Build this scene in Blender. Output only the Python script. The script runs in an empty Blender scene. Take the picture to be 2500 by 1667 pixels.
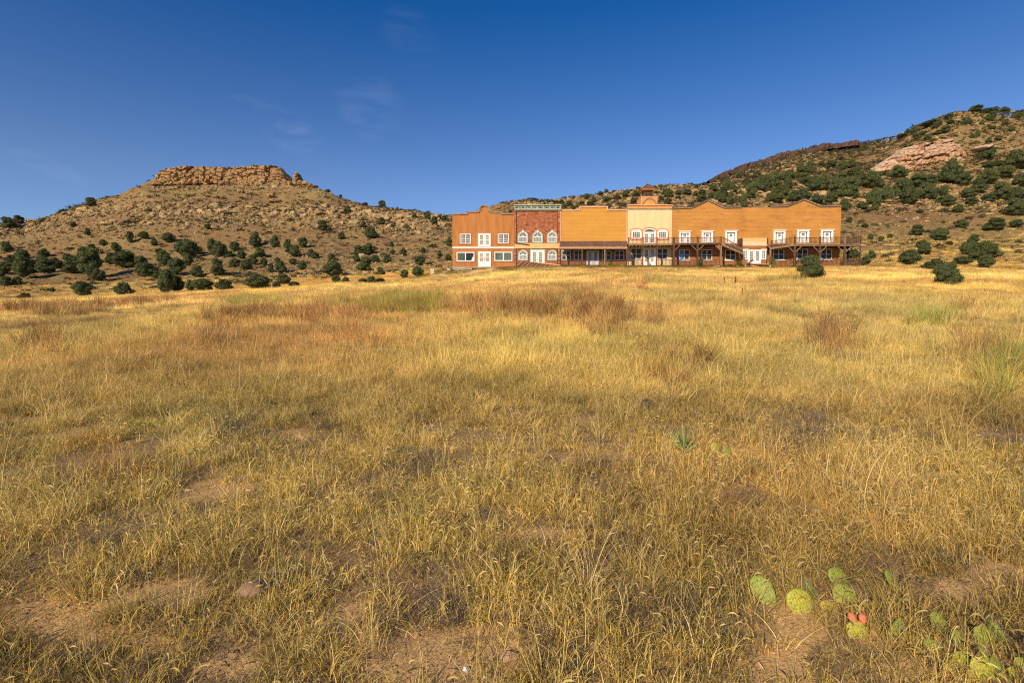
import bpy, math, random
import numpy as np
from mathutils import Matrix, Vector, Euler

SC = bpy.context.scene
RNG = np.random.default_rng(7)
random.seed(7)
F = 1250.0                      # focal length in photograph pixels
PITCH = math.radians(2.98)
CS, SN = math.cos(PITCH), math.sin(PITCH)

# ------------------------------------------------------------ camera
cam_d = bpy.data.cameras.new('camera')
cam_d.sensor_width = 36.0
cam_d.lens = 18.0
cam_d.clip_start = 0.05
cam_d.clip_end = 8000
cam = bpy.data.objects.new('camera', cam_d)
SC.collection.objects.link(cam)
cam.location = (0, 0, 0)
cam.rotation_euler = (math.pi/2 - PITCH, 0, 0)
SC.camera = cam

# ------------------------------------------------------------ world, sun, exposure
SUN_EL = math.radians(28.0)
SUN_AZ = math.radians(31.0)     # the sun stands behind the camera, this far to its left
w = bpy.data.worlds.new('World')
SC.world = w
w.use_nodes = True
nt = w.node_tree
for n in list(nt.nodes): nt.nodes.remove(n)
def N(nt, t, **kw):
    n = nt.nodes.new(t)
    for k, v in kw.items():
        if k == 'inp':
            for kk, vv in v.items(): n.inputs[kk].default_value = vv
        else: setattr(n, k, v)
    return n
sky = N(nt, 'ShaderNodeTexSky', sky_type='NISHITA', sun_disc=False, sun_elevation=SUN_EL,
        sun_rotation=math.pi + SUN_AZ, altitude=1500.0, air_density=0.95, dust_density=0.25, ozone_density=3.2)
hs = N(nt, 'ShaderNodeHueSaturation', inp={'Saturation': 1.13, 'Value': 1.0, 'Hue': 0.509})
bg = N(nt, 'ShaderNodeBackground', inp={'Strength': 0.109})
out = N(nt, 'ShaderNodeOutputWorld')
tc = N(nt, 'ShaderNodeTexCoord')
nt.links.new(sky.outputs[0], hs.inputs['Color'])
sepd = N(nt, 'ShaderNodeSeparateXYZ'); nt.links.new(tc.outputs['Generated'], sepd.inputs[0])
sat = N(nt, 'ShaderNodeMapRange', inp={'From Min': .22, 'From Max': .5, 'To Min': 1.11, 'To Max': 1.33}); nt.links.new(sepd.outputs[2], sat.inputs['Value'])
nt.links.new(sat.outputs[0], hs.inputs['Saturation'])
# faint cirrus streaks: soft-edged patches in fixed directions of the sky, fibrous inside
def sky_dir(px, row):
    u = (px-1250)/F; v = (833.5-row)/F
    d = Vector((u, CS+v*SN, -SN+v*CS)); d.normalize(); return d
cur = hs.outputs[0]
rot = N(nt, 'ShaderNodeMapping', inp={'Rotation': (0, math.radians(32), 0), 'Scale': (2.2, 2.2, 9.0)})
nt.links.new(tc.outputs['Generated'], rot.inputs['Vector'])
wn = N(nt, 'ShaderNodeTexNoise', inp={'Scale': 3.0, 'Detail': 7.0, 'Roughness': 0.62, 'Distortion': 0.6})
nt.links.new(rot.outputs[0], wn.inputs['Vector'])
wr = N(nt, 'ShaderNodeMapRange', inp={'From Min': 0.42, 'From Max': 0.75, 'To Min': 0.0, 'To Max': 1.0})
nt.links.new(wn.outputs['Fac'], wr.inputs['Value'])
for (px, row, px2, row2, wid, amt) in ((545, 212, 655, 262, .012, .30), (620, 265, 800, 385, .026, .20),
        (820, 185, 980, 325, .04, .20), (930, 20, 1070, 150, .03, .12), (-20, 355, 240, 455, .010, .17), (650, 300, 760, 320, .012, .2)):
    a, b = sky_dir(px, row), sky_dir(px2, row2)
    mid = (a+b)*.5; ax = (b-a).normalized(); L = (b-a).length*.5
    side = mid.cross(ax).normalized()
    sub = N(nt, 'ShaderNodeVectorMath', operation='SUBTRACT'); sub.inputs[1].default_value = mid
    nt.links.new(tc.outputs['Generated'], sub.inputs[0])
    q = []
    for vec, s in ((ax, L*1.1), (side, wid*1.6)):
        d = N(nt, 'ShaderNodeVectorMath', operation='DOT_PRODUCT'); d.inputs[1].default_value = vec/s
        nt.links.new(sub.outputs[0], d.inputs[0])
        m = N(nt, 'ShaderNodeMath', operation='MULTIPLY')
        nt.links.new(d.outputs['Value'], m.inputs[0]); nt.links.new(d.outputs['Value'], m.inputs[1])
        q.append(m)
    ad = N(nt, 'ShaderNodeMath', operation='ADD')
    nt.links.new(q[0].outputs[0], ad.inputs[0]); nt.links.new(q[1].outputs[0], ad.inputs[1])
    mr = N(nt, 'ShaderNodeMapRange', interpolation_type='SMOOTHERSTEP', inp={'From Min': 0.0, 'From Max': 1.0, 'To Min': amt*.32, 'To Max': 0.0})
    nt.links.new(ad.outputs[0], mr.inputs['Value'])
    mm = N(nt, 'ShaderNodeMath', operation='MULTIPLY')
    nt.links.new(mr.outputs[0], mm.inputs[0]); nt.links.new(wr.outputs[0], mm.inputs[1])
    mx = N(nt, 'ShaderNodeMixRGB', inp={'Color2': (9.0, 9.2, 9.6, 1)})
    nt.links.new(mm.outputs[0], mx.inputs['Fac']); nt.links.new(cur, mx.inputs['Color1'])
    cur = mx.outputs[0]
nt.links.new(cur, bg.inputs['Color'])
nt.links.new(bg.outputs[0], out.inputs['Surface'])

sun_d = bpy.data.lights.new('sun', 'SUN')
sun_d.energy = 5.0
sun_d.angle = math.radians(0.53)
sun_d.color = (1.0, 0.83, 0.60)
sun = bpy.data.objects.new('sun', sun_d)
SC.collection.objects.link(sun)
LDIR = Vector((math.sin(SUN_AZ)*math.cos(SUN_EL), math.cos(SUN_AZ)*math.cos(SUN_EL), -math.sin(SUN_EL)))
sun.rotation_euler = LDIR.to_track_quat('-Z', 'Y').to_euler()
sun.location = (-60, -100, 80)

vs = SC.view_settings
vs.view_transform = 'Standard'; vs.look = 'None'; vs.exposure = 0.15; vs.gamma = 1.0
vs.use_curve_mapping = False
SC.render.engine = 'CYCLES'
SC.cycles.max_bounces = 5
SC.cycles.use_denoising = False
SC.cycles.filter_width = 1.15
SC.cycles.diffuse_bounces = 3
SC.cycles.transparent_max_bounces = 4

# ------------------------------------------------------------ numeric helpers
def fbm(x, y, scale, octs=4, seed=0, gain=.5):
    x = np.asarray(x, float)/scale; y = np.asarray(y, float)/scale
    tot = np.zeros_like(x); amp = 1.0; norm = 0
    for o in range(octs):
        xi = np.floor(x).astype(np.int64); yi = np.floor(y).astype(np.int64)
        xf = x-xi; yf = y-yi
        u = xf*xf*(3-2*xf); v = yf*yf*(3-2*yf)
        def hsh(a, b):
            n = (a*374761393 + b*668265263 + (seed+o*17)*1442695041) & 0x7fffffff
            n = ((n ^ (n >> 13))*1274126177) & 0x7fffffff
            n = (n ^ (n >> 16)) & 0xffff
            return n/32767.5-1
        a = hsh(xi, yi); b = hsh(xi+1, yi); c = hsh(xi, yi+1); d = hsh(xi+1, yi+1)
        tot += amp*((a*(1-u)+b*u)*(1-v)+(c*(1-u)+d*u)*v); norm += amp
        amp *= gain; x = x*2.03+11.3; y = y*2.03+7.7
    return tot/norm*1.6
def sstep(a, b, x):
    t = np.clip((x-a)/(b-a), 0, 1); return t*t*(3-2*t)
def project(X, Y, Z):
    d = np.maximum(Y*CS - Z*SN, 1e-3); up = Y*SN + Z*CS
    return 1250+F*X/d, 833.5-F*up/d
def P(px, row, Y):
    """the point at depth Y that the photograph shows at this pixel"""
    u = (px-1250)/F; v = (833.5-row)/F
    dy = CS+v*SN; dz = -SN+v*CS
    return (u*Y/dy, Y, dz*Y/dy)

# ------------------------------------------------------------ the lie of the land
# surveyed profiles: bearing (as photograph column) -> (distance, row) pairs
PROF = {
 -1200: [(20,800),(45,755),(80,735),(130,712),(200,680),(270,640),(330,600),(360,598)],
 0:   [(20,792),(45,745),(75,727),(120,700),(190,640),(250,590),(310,546),(340,548)],
 53:  [(20,792),(45,744),(75,726),(120,699),(190,640),(250,588),(310,544),(340,546)],
 117: [(20,790),(45,742),(75,722),(120,696),(190,635),(250,580),(315,531),(340,533)],
 213: [(20,787),(45,739),(75,719),(120,692),(190,625),(250,560),(320,494),(345,497)],
 290: [(20,782),(45,736),(75,716),(120,690),(190,620),(250,548),(325,476),(350,479)],
 361: [(20,778),(45,733),(75,714),(120,688),(190,615),(260,525),(345,443),(352,440)],
 368: [(20,778),(45,733),(75,714),(120,688),(190,615),(260,525),(345,446),(352,428)],
 390: [(20,777),(45,732),(75,713),(120,687),(190,614),(260,524),(345,450),(354,408)],
 530: [(20,772),(45,724),(75,706),(120,680),(190,610),(260,520),(345,449),(354,407)],
 686: [(20,768),(45,715),(75,697),(120,675),(190,610),(260,520),(345,452),(354,409)],
 700: [(20,768),(45,714),(75,696),(120,674),(190,610),(260,520),(340,449),(352,444)],
 776: [(20,765),(45,709),(75,690),(120,668),(190,610),(250,530),(320,459),(345,462)],
 850: [(20,763),(45,705),(74,684),(120,665),(190,608),(250,540),(310,490),(340,493)],
 957: [(20,760),(45,703),(66,684),(110,664),(180,605),(240,552),(290,509),(320,512)],
 1095:[(20,755),(45,695),(66,672),(100,656),(170,600),(230,560),(280,532),(310,535)],
 1180:[(20,752),(45,686),(66,663),(90,650),(150,590),(200,545),(250,517),(280,519)],
 1281:[(20,750),(45,679),(66,657),(90,650),(140,580),(180,530),(220,494),(250,497)],
 1361:[(20,750),(45,678),(66,657),(90,650),(140,575),(175,525),(210,490),(240,493)],
 1488:[(20,750),(45,678),(66,657),(90,650),(135,560),(165,510),(195,470),(230,472)],
 1600:[(20,750),(45,678),(66,657),(90,650),(135,555),(165,505),(195,465),(230,466)],
 1701:[(20,750),(45,678),(66,657),(90,650),(135,550),(170,500),(210,464),(400,463)],
 1754:[(20,750),(45,678),(66,657),(90,650),(135,550),(180,495),(260,455),(400,428)],
 1807:[(20,750),(45,678),(66,657),(90,650),(135,550),(180,492),(265,445),(400,406)],
 1913:[(20,750),(45,677),(66,657),(90,650),(135,550),(190,480),(280,425),(400,376)],
 2020:[(20,750),(45,676),(66,652),(90,648),(135,555),(190,480),(280,410),(395,352)],
 2105:[(20,750),(45,675),(66,652),(90,645),(135,560),(190,480),(280,400),(390,345)],
 2179:[(20,750),(45,675),(66,653),(90,641),(138,550),(190,477),(274,390),(365,333)],
 2264:[(20,751),(45,678),(66,655),(90,640),(140,545),(190,473),(260,380),(340,291)],
 2338:[(20,752),(45,680),(66,657),(90,640),(140,545),(190,470),(250,375),(320,270)],
 2500:[(20,754),(45,682),(66,660),(90,642),(140,545),(190,465),(250,375),(330,266)],
 3500:[(20,756),(45,690),(66,668),(90,650),(140,560),(190,480),(250,400),(330,300)],
}
TPX = np.arange(-3000, 5501, 6.25)
TLY = np.linspace(math.log(1.0), math.log(3000.0), 900)
TY = np.exp(TLY)
def build_table():
    xs = np.array(sorted(PROF)); K = 8
    A = np.array([PROF[x] for x in sorted(PROF)], float)
    Zt = np.zeros((len(TPX), len(TY)))
    for i, px in enumerate(TPX):
        ky = [np.interp(px, xs, A[:, k, 0]) for k in range(K)]
        kr = [np.interp(px, xs, A[:, k, 1]) for k in range(K)]
        kz = [P(px, r, y)[2] for y, r in zip(ky, kr)]
        yy = [0.5, 8.0]+ky+[ky[-1]+260, 3000]
        zz = [-1.58, -1.2]+kz+[kz[-1]*.55, kz[-1]*.3]
        Zt[i] = np.interp(TY, yy, zz)
    g = np.exp(-np.arange(-5, 6)**2/(2*1.3**2)); g /= g.sum()
    Zb = np.apply_along_axis(lambda r: np.convolve(np.pad(r, 5, mode='edge'), g, mode='valid'), 1, Zt)
    g2 = np.exp(-np.arange(-4, 5)**2/(2*1.2**2)); g2 /= g2.sum()
    Zb = np.apply_along_axis(lambda r: np.convolve(np.pad(r, 4, mode='edge'), g2, mode='valid'), 0, Zb)
    return Zb
ZT = build_table()
def table(px, Y):
    i = np.clip((px-TPX[0])/6.25, 0, len(TPX)-1.001); j = np.clip((np.log(np.maximum(Y, 1.0))-TLY[0])/(TLY[1]-TLY[0]), 0, len(TY)-1.001)
    i0 = i.astype(int); j0 = j.astype(int); a = i-i0; b = j-j0
    return (ZT[i0, j0]*(1-a)+ZT[i0+1, j0]*a)*(1-b)+(ZT[i0, j0+1]*(1-a)+ZT[i0+1, j0+1]*a)*b
ZPAD = P(1250, 655.3, 69.0)[2]
def H(X, Y):
    X = np.asarray(X, float); Y = np.asarray(Y, float)
    Ye = np.maximum(Y, 1.0); w_ = X/Ye
    px = 1250+F*w_; z = table(px, Ye)
    for _ in range(3):
        px, _r = project(X, Ye, z); z = table(px, Ye)
    z = np.where(Y < 1, -1.56+.03*np.maximum(Y-1, -30), z)
    # relief
    D = np.hypot(X, Y)
    z = z + fbm(X, Y, 1.3, 4, 3)*.035*sstep(.5, 2.5, D) + fbm(X, Y, 9, 3, 5)*.10*sstep(6, 20, D)
    far = sstep(85, 150, D)
    rd = fbm(X, Y*.8, 38, 4, 9)
    z = z + far*(rd*2.0*sstep(100, 220, D) + fbm(X, Y, 9, 3, 12)*.55 + fbm(X, Y, 3, 2, 14)*.22)
    # the levelled pad under the buildings
    m = sstep(-11, -8.6, X)*sstep(56, 50.5, X)*sstep(64, 68.5, Y)*sstep(94, 88, Y)
    z = z*(1-m)+(ZPAD-.42*sstep(-1.0, -7.0, X))*m
    return z
_SY = np.exp(np.linspace(math.log(1.2), math.log(520), 1500))
def hit(px, row, ymin=0.0):
    """where the sight line through this photograph pixel meets the land (or passes closest above it)"""
    u = (px-1250)/F; v = (833.5-row)/F
    dy = CS+v*SN; dz = -SN+v*CS
    X = u/dy*_SY; Z = dz/dy*_SY
    h = H(X, _SY)
    gap = (Z-h); gap[_SY < ymin] = 1e9
    k = np.nonzero(gap <= 0)[0]
    i = k[0] if len(k) else int(np.argmin(gap/_SY))
    return float(X[i]), float(_SY[i]), float(h[i])
def hz(x, y): return float(H(np.array([x]), np.array([y]))[0])

# ------------------------------------------------------------ object helpers
COL = SC.collection
def tag(o, label=None, cat=None, group=None, kind=None):
    if label: o['label'] = label
    if cat: o['category'] = cat
    if group: o['group'] = group
    if kind: o['kind'] = kind
    return o
def empty(name, loc, label=None, cat=None, group=None):
    o = bpy.data.objects.new(name, None); COL.objects.link(o); o.location = loc
    o.empty_display_size = .3
    return tag(o, label, cat, group)
def link(name, me, mat=None, parent=None, loc=None):
    o = bpy.data.objects.new(name, me); COL.objects.link(o)
    if mat is not None and not me.materials: me.materials.append(mat)
    if parent is not None: o.parent = parent
    if loc is not None: o.location = loc
    return o
def np_mesh(name, V, Fc, smooth=False):
    """V (n,3); Fc list of int arrays (m,k) of equal-sized faces"""
    me = bpy.data.meshes.new(name)
    V = np.asarray(V, np.float32)
    if not isinstance(Fc, list): Fc = [Fc]
    Fc = [np.asarray(f, np.int32) for f in Fc if len(f)]
    nl = sum(f.size for f in Fc); nf = sum(len(f) for f in Fc)
    me.vertices.add(len(V)); me.vertices.foreach_set('co', V.ravel())
    me.loops.add(nl); me.loops.foreach_set('vertex_index', np.concatenate([f.ravel() for f in Fc]))
    me.polygons.add(nf)
    tot = np.concatenate([np.full(len(f), f.shape[1], np.int32) for f in Fc])
    st = np.concatenate([[0], np.cumsum(tot)[:-1]]).astype(np.int32)
    me.polygons.foreach_set('loop_start', st); me.polygons.foreach_set('loop_total', tot)
    me.polygons.foreach_set('use_smooth', np.full(nf, smooth, bool))
    me.update(calc_edges=True)
    return me
class MB:
    def __init__(s, origin=(0, 0, 0)): s.v = []; s.f = []; s.o = Vector(origin)
    def add(s, vs_, fs):
        b = len(s.v); s.v += [Vector(p)-s.o for p in vs_]; s.f += [[b+i for i in f] for f in fs]; return s
    def box(s, x0, x1, y0, y1, z0, z1):
        x0, x1 = min(x0, x1), max(x0, x1); y0, y1 = min(y0, y1), max(y0, y1); z0, z1 = min(z0, z1), max(z0, z1)
        return s.add([(x0,y0,z0),(x1,y0,z0),(x1,y1,z0),(x0,y1,z0),(x0,y0,z1),(x1,y0,z1),(x1,y1,z1),(x0,y1,z1)],
              [(3,2,1,0),(4,5,6,7),(0,1,5,4),(1,2,6,5),(2,3,7,6),(3,0,4,7)])
    def bar(s, a, b, wx, wy, up=(0, 0, 1)):
        """box beam from a to b, wx wide sideways, wy thick along up"""
        a = Vector(a); b = Vector(b); d = (b-a).normalized(); up = Vector(up)
        side = d.cross(up)
        if side.length < 1e-4: side = Vector((1, 0, 0))
        side.normalize(); u2 = side.cross(d).normalized()
        c = [(-1,-1),(1,-1),(1,1),(-1,1)]
        vs_ = [a+side*(i*wx/2)+u2*(j*wy/2) for i, j in c]+[b+side*(i*wx/2)+u2*(j*wy/2) for i, j in c]
        return s.add(vs_, [(3,2,1,0),(4,5,6,7),(0,1,5,4),(1,2,6,5),(2,3,7,6),(3,0,4,7)])
    def prism(s, poly, y0, y1):
        n = len(poly); vs_ = [(x, y0, z) for x, z in poly]+[(x, y1, z) for x, z in poly]
        fs = [tuple(range(n)), tuple(range(2*n-1, n-1, -1))]+[(i, i+n, (i+1) % n+n, (i+1) % n) for i in range(n)]
        return s.add(vs_, fs)
    def ring(s, po, pi_, y0, y1, closed=True):
        n = len(po)
        vs_ = [(x,y0,z) for x,z in po]+[(x,y0,z) for x,z in pi_]+[(x,y1,z) for x,z in po]+[(x,y1,z) for x,z in pi_]
        fs = []
        for i in range(n if closed else n-1):
            j = (i+1) % n
            fs += [(i,j,n+j,n+i),(2*n+i,3*n+i,3*n+j,2*n+j),(i,2*n+i,2*n+j,j),(n+i,n+j,3*n+j,3*n+i)]
        if not closed: fs += [(0,n,3*n,2*n),(n-1,3*n-1,4*n-1,2*n-1)]
        return s.add(vs_, fs)
    def mesh(s, name):
        me = bpy.data.meshes.new(name); me.from_pydata([tuple(v) for v in s.v], [], s.f); me.update(); return me
    def build(s, name, mat, parent=None, label=None, kind=None, smooth=False):
        me = s.mesh(name)
        if smooth:
            me.polygons.foreach_set('use_smooth', [True]*len(me.polygons))
        o = link(name, me, mat, parent)
        o.location = s.o
        if parent is not None: o.location = s.o-abs_loc(parent)
        return tag(o, label, None, None, kind)
def abs_loc(o):
    v = Vector((0, 0, 0))
    while o is not None: v = v+Vector(o.location); o = o.parent
    return v

# ------------------------------------------------------------ materials
def mat_new(name):
    m = bpy.data.materials.new(name); m.use_nodes = True
    nt = m.node_tree
    for n in list(nt.nodes): nt.nodes.remove(n)
    return m, nt, N(nt, 'ShaderNodeOutputMaterial')
def L(nt, a, b): nt.links.new(a, b)
def ramp(nt, src, stops):
    r = N(nt, 'ShaderNodeValToRGB')
    while len(r.color_ramp.elements) < len(stops): r.color_ramp.elements.new(.5)
    for e, (p, c) in zip(r.color_ramp.elements, stops):
        e.position = p; e.color = (*c, 1)
    L(nt, src, r.inputs[0]); return r.outputs[0]
def mix(nt, a, b, fac, mode='MIX'):
    m = N(nt, 'ShaderNodeMixRGB', blend_type=mode)
    for s, x in ((m.inputs[1], a), (m.inputs[2], b), (m.inputs[0], fac)):
        if isinstance(x, (int, float)): s.default_value = x
        elif isinstance(x, tuple): s.default_value = (*x, 1)
        else: L(nt, x, s)
    return m.outputs[0]
def noise(nt, scale, detail=4, rough=.55, vec=None, dist=0, coord='Object', mscale=None):
    if vec is None:
        t = N(nt, 'ShaderNodeTexCoord'); vec = t.outputs[coord]
    if mscale:
        mp = N(nt, 'ShaderNodeMapping', inp={'Scale': mscale}); L(nt, vec, mp.inputs[0]); vec = mp.outputs[0]
    n = N(nt, 'ShaderNodeTexNoise', inp={'Scale': scale, 'Detail': detail, 'Roughness': rough, 'Distortion': dist})
    L(nt, vec, n.inputs['Vector']); return n.outputs['Fac']
def worldpos(nt):
    g = N(nt, 'ShaderNodeNewGeometry'); return g.outputs['Position']
def principled(nt, out, col, rough=.85, spec=.25, bump=None, bstr=.3, bdist=.02, metal=0):
    p = N(nt, 'ShaderNodeBsdfPrincipled')
    if isinstance(col, tuple): p.inputs['Base Color'].default_value = (*col, 1)
    else: L(nt, col, p.inputs['Base Color'])
    if isinstance(rough, (int, float)): p.inputs['Roughness'].default_value = rough
    else: L(nt, rough, p.inputs['Roughness'])
    p.inputs['Specular IOR Level'].default_value = spec; p.inputs['Metallic'].default_value = metal
    if bump is not None:
        b = N(nt, 'ShaderNodeBump', inp={'Strength': bstr, 'Distance': bdist}); L(nt, bump, b.inputs['Height'])
        L(nt, b.outputs[0], p.inputs['Normal'])
    L(nt, p.outputs[0], out.inputs['Surface']); return p
def simple(name, c, c2=None, scale=3, rough=.85, spec=.25, mscale=None, lo=.35, hi=.65, bstr=.2, detail=5):
    m, nt, o = mat_new(name)
    pos = worldpos(nt)
    nz = noise(nt, scale, detail, .6, vec=pos, mscale=mscale)
    col = ramp(nt, nz, [(lo, c), (hi, c2 or c)])
    principled(nt, o, col, rough, spec, bump=nz, bstr=bstr)
    return m
# ------------------------------------------------------------ land meshes
def in_ell(px, row, cx, cy, rx, ry, soft=.35):
    d = np.sqrt(((px-cx)/rx)**2+((row-cy)/ry)**2); return sstep(1+soft, 1-soft, d)
BARE = [(1120,1612,185,75),(1010,1650,160,50),(1640,1640,80,60),(1880,1540,110,75),(1830,1650,150,60),(400,1448,110,38),(150,1478,120,26),
        (230,1560,200,38),(60,1510,80,30),(2400,1425,120,48),(2470,1390,80,30),(1330,1305,90,20),(560,1620,80,25),(2230,1640,120,30),
        (2150,1560,60,20),(870,1480,40,12),(760,1350,50,12),(1060,1240,50,8),(1980,1240,60,10)]
def bareness(X, Y, Z):
    px, row = project(X, np.maximum(Y, .3), Z)
    b = np.zeros_like(px)
    for e in BARE: b = np.maximum(b, in_ell(px, row, *e))
    wig = fbm(X, Y, .30, 4, 21)*.8
    b = sstep(.35, .8, b+wig*(b > .02))*.95
    n = sstep(.50, .85, fbm(X, Y, .8, 3, 31))*sstep(9, 4, Y)
    # a worn track crossing the field on the left, and open soil streaks
    trk = np.exp(-((row-(786-.055*px+.0000*px))/5.5)**2)*sstep(1000, 700, px)*sstep(-400, 0, px)
    trk2 = np.exp(-((row-(757-.04*px))/3.0)**2)*sstep(900, 500, px)*.8
    return np.clip(np.maximum.reduce([b, n*.8, trk, trk2]), 0, 1)

def land():
    front = np.arctan(np.linspace(-1.12, 1.12, 860))
    back = np.linspace(front[-1], front[0]+2*math.pi, 50)[1:-1]
    az = np.concatenate([front, back])
    r = np.concatenate([np.exp(np.linspace(math.log(.6), math.log(62), 175))[:-1], np.exp(np.linspace(math.log(62), math.log(425), 330))[:-1],
                        np.exp(np.linspace(math.log(425), math.log(4000), 26))])
    A, R = np.meshgrid(az, r, indexing='ij')
    X = R*np.sin(A); Y = R*np.cos(A)
    Z = H(X.ravel(), Y.ravel()).reshape(X.shape)
    na, nr = X.shape
    V = np.stack([X.ravel(), Y.ravel(), Z.ravel()], 1)
    px, row = project(X, np.maximum(Y, .3), Z)
    bare = bareness(X.ravel(), Y.ravel(), Z.ravel())
    # surface cover masks on the hills: r = rockiness, g = reddish soil, b = grass greenness
    D = R
    band = rock_density(px, row, Y)
    red = np.clip(.5+.55*fbm(X, Y, 30, 3, 41), 0, 1)
    dark = sstep(1690, 1760, px)*sstep(2190, 2120, px)*np.exp(-np.maximum(row-np.interp(px, RX, RR)-2, 0)/26)*(Y > 230)
    idx = np.arange(na*nr).reshape(na, nr)
    i0 = idx; i1 = np.roll(idx, -1, axis=0)
    q = np.stack([i0[:, :-1], i0[:, 1:], i1[:, 1:], i1[:, :-1]], -1)
    rc = (R[:, :-1]*np.cos(A[:, :-1]))
    pxc = px[:, :-1]
    isfar = (R[:, :-1] > 92)
    left = (X[:, :-1] < .0*Y[:, :-1])
    def sub(name, mask, mat, centre=False):
        f = q[mask].reshape(-1, 4)
        extra = None
        u, inv = np.unique(f, return_inverse=True)
        f2 = inv.reshape(-1, 4)
        VV = V[u]
        Fl = [f2]
        attr = np.stack([bare[u], band.ravel()[u], red.ravel()[u], dark.ravel()[u]], 1)
        if centre:
            # close the middle under the camera
            inner = idx[:, 0]; m = np.searchsorted(u, inner)
            c = len(VV); VV = np.vstack([VV, [[0, 0, hz(0, 0)]]]); attr = np.vstack([attr, [[0, 0, .5, 0]]])
            Fl.append(np.stack([np.full(na, c), m, np.roll(m, -1)], 1))
        me = np_mesh(name, VV, Fl, smooth=True)
        a = me.attributes.new('cover', 'FLOAT_COLOR', 'POINT'); a.data.foreach_set('color', attr.astype(np.float32).ravel())
        return link(name, me, mat)
    g = sub('ground', ~isfar, M['field'], True); tag(g, kind='structure')
    h1 = sub('mesa_hillside', isfar & left, M['hill']); tag(h1, kind='structure')
    h2 = sub('rocky_hillside', isfar & ~left, M['hill']); tag(h2, kind='structure')

RX = np.array([0,53,117,213,290,361,390,530,690,700,776,850,903,957,1020,1095,1180,1244,1281,1361,1488,1600,1701,1754,1807,1860,1913,1966,2020,2105,2179,2206,2264,2338,2500])
RR = np.array([546,544,531,494,476,441,406,404,406,445,457,489,497,508,523,532,517,508,492,489,468,463,459,425,404,391,372,364,348,342,330,317,289,266,262])
def rock_density(px, row, Y):
    sk = np.interp(px, RX, RR)
    c2 = np.interp(px, [-100, 50,200,400,600,800,900,1000,1100,1300], [580,566,522,512,518,516,524,536,548,560])
    d = np.exp(-((row-c2)/17)**2)*sstep(1250, 1050, px)
    d = np.maximum(d, .55*np.exp(-((row-c2-26)/20)**2)*sstep(1250, 1050, px))
    d = np.maximum(d, .8*np.exp(-((row-458)/9)**2)*sstep(355, 380, px)*sstep(860, 720, px))
    d = np.maximum(d, .26*sstep(590, 620, row)*sstep(700, 675, row)*sstep(560, 700, px)*sstep(1300, 1150, px))
    d = np.maximum(d, .09*sstep(430, 470, row)*sstep(690, 640, row)*sstep(1250, 1150, px))
    d = np.maximum(d, .75*np.exp(-((row-494)/26)**2)*sstep(2000, 2060, px))
    d = np.maximum(d, .4*sstep(1200, 1260, px)*sstep(2080, 2000, px)*sstep(530, 500, row))
    d = np.maximum(d, .5*np.exp(-((row-440)/20)**2)*sstep(2060, 2120, px))
    d = np.maximum(d, .3*sstep(2090, 2160, px)*sstep(540, 500, row))
    d = np.maximum(d, .10*sstep(2000, 2060, px)*sstep(640, 600, row))
    return d*(Y > 85)

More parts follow.
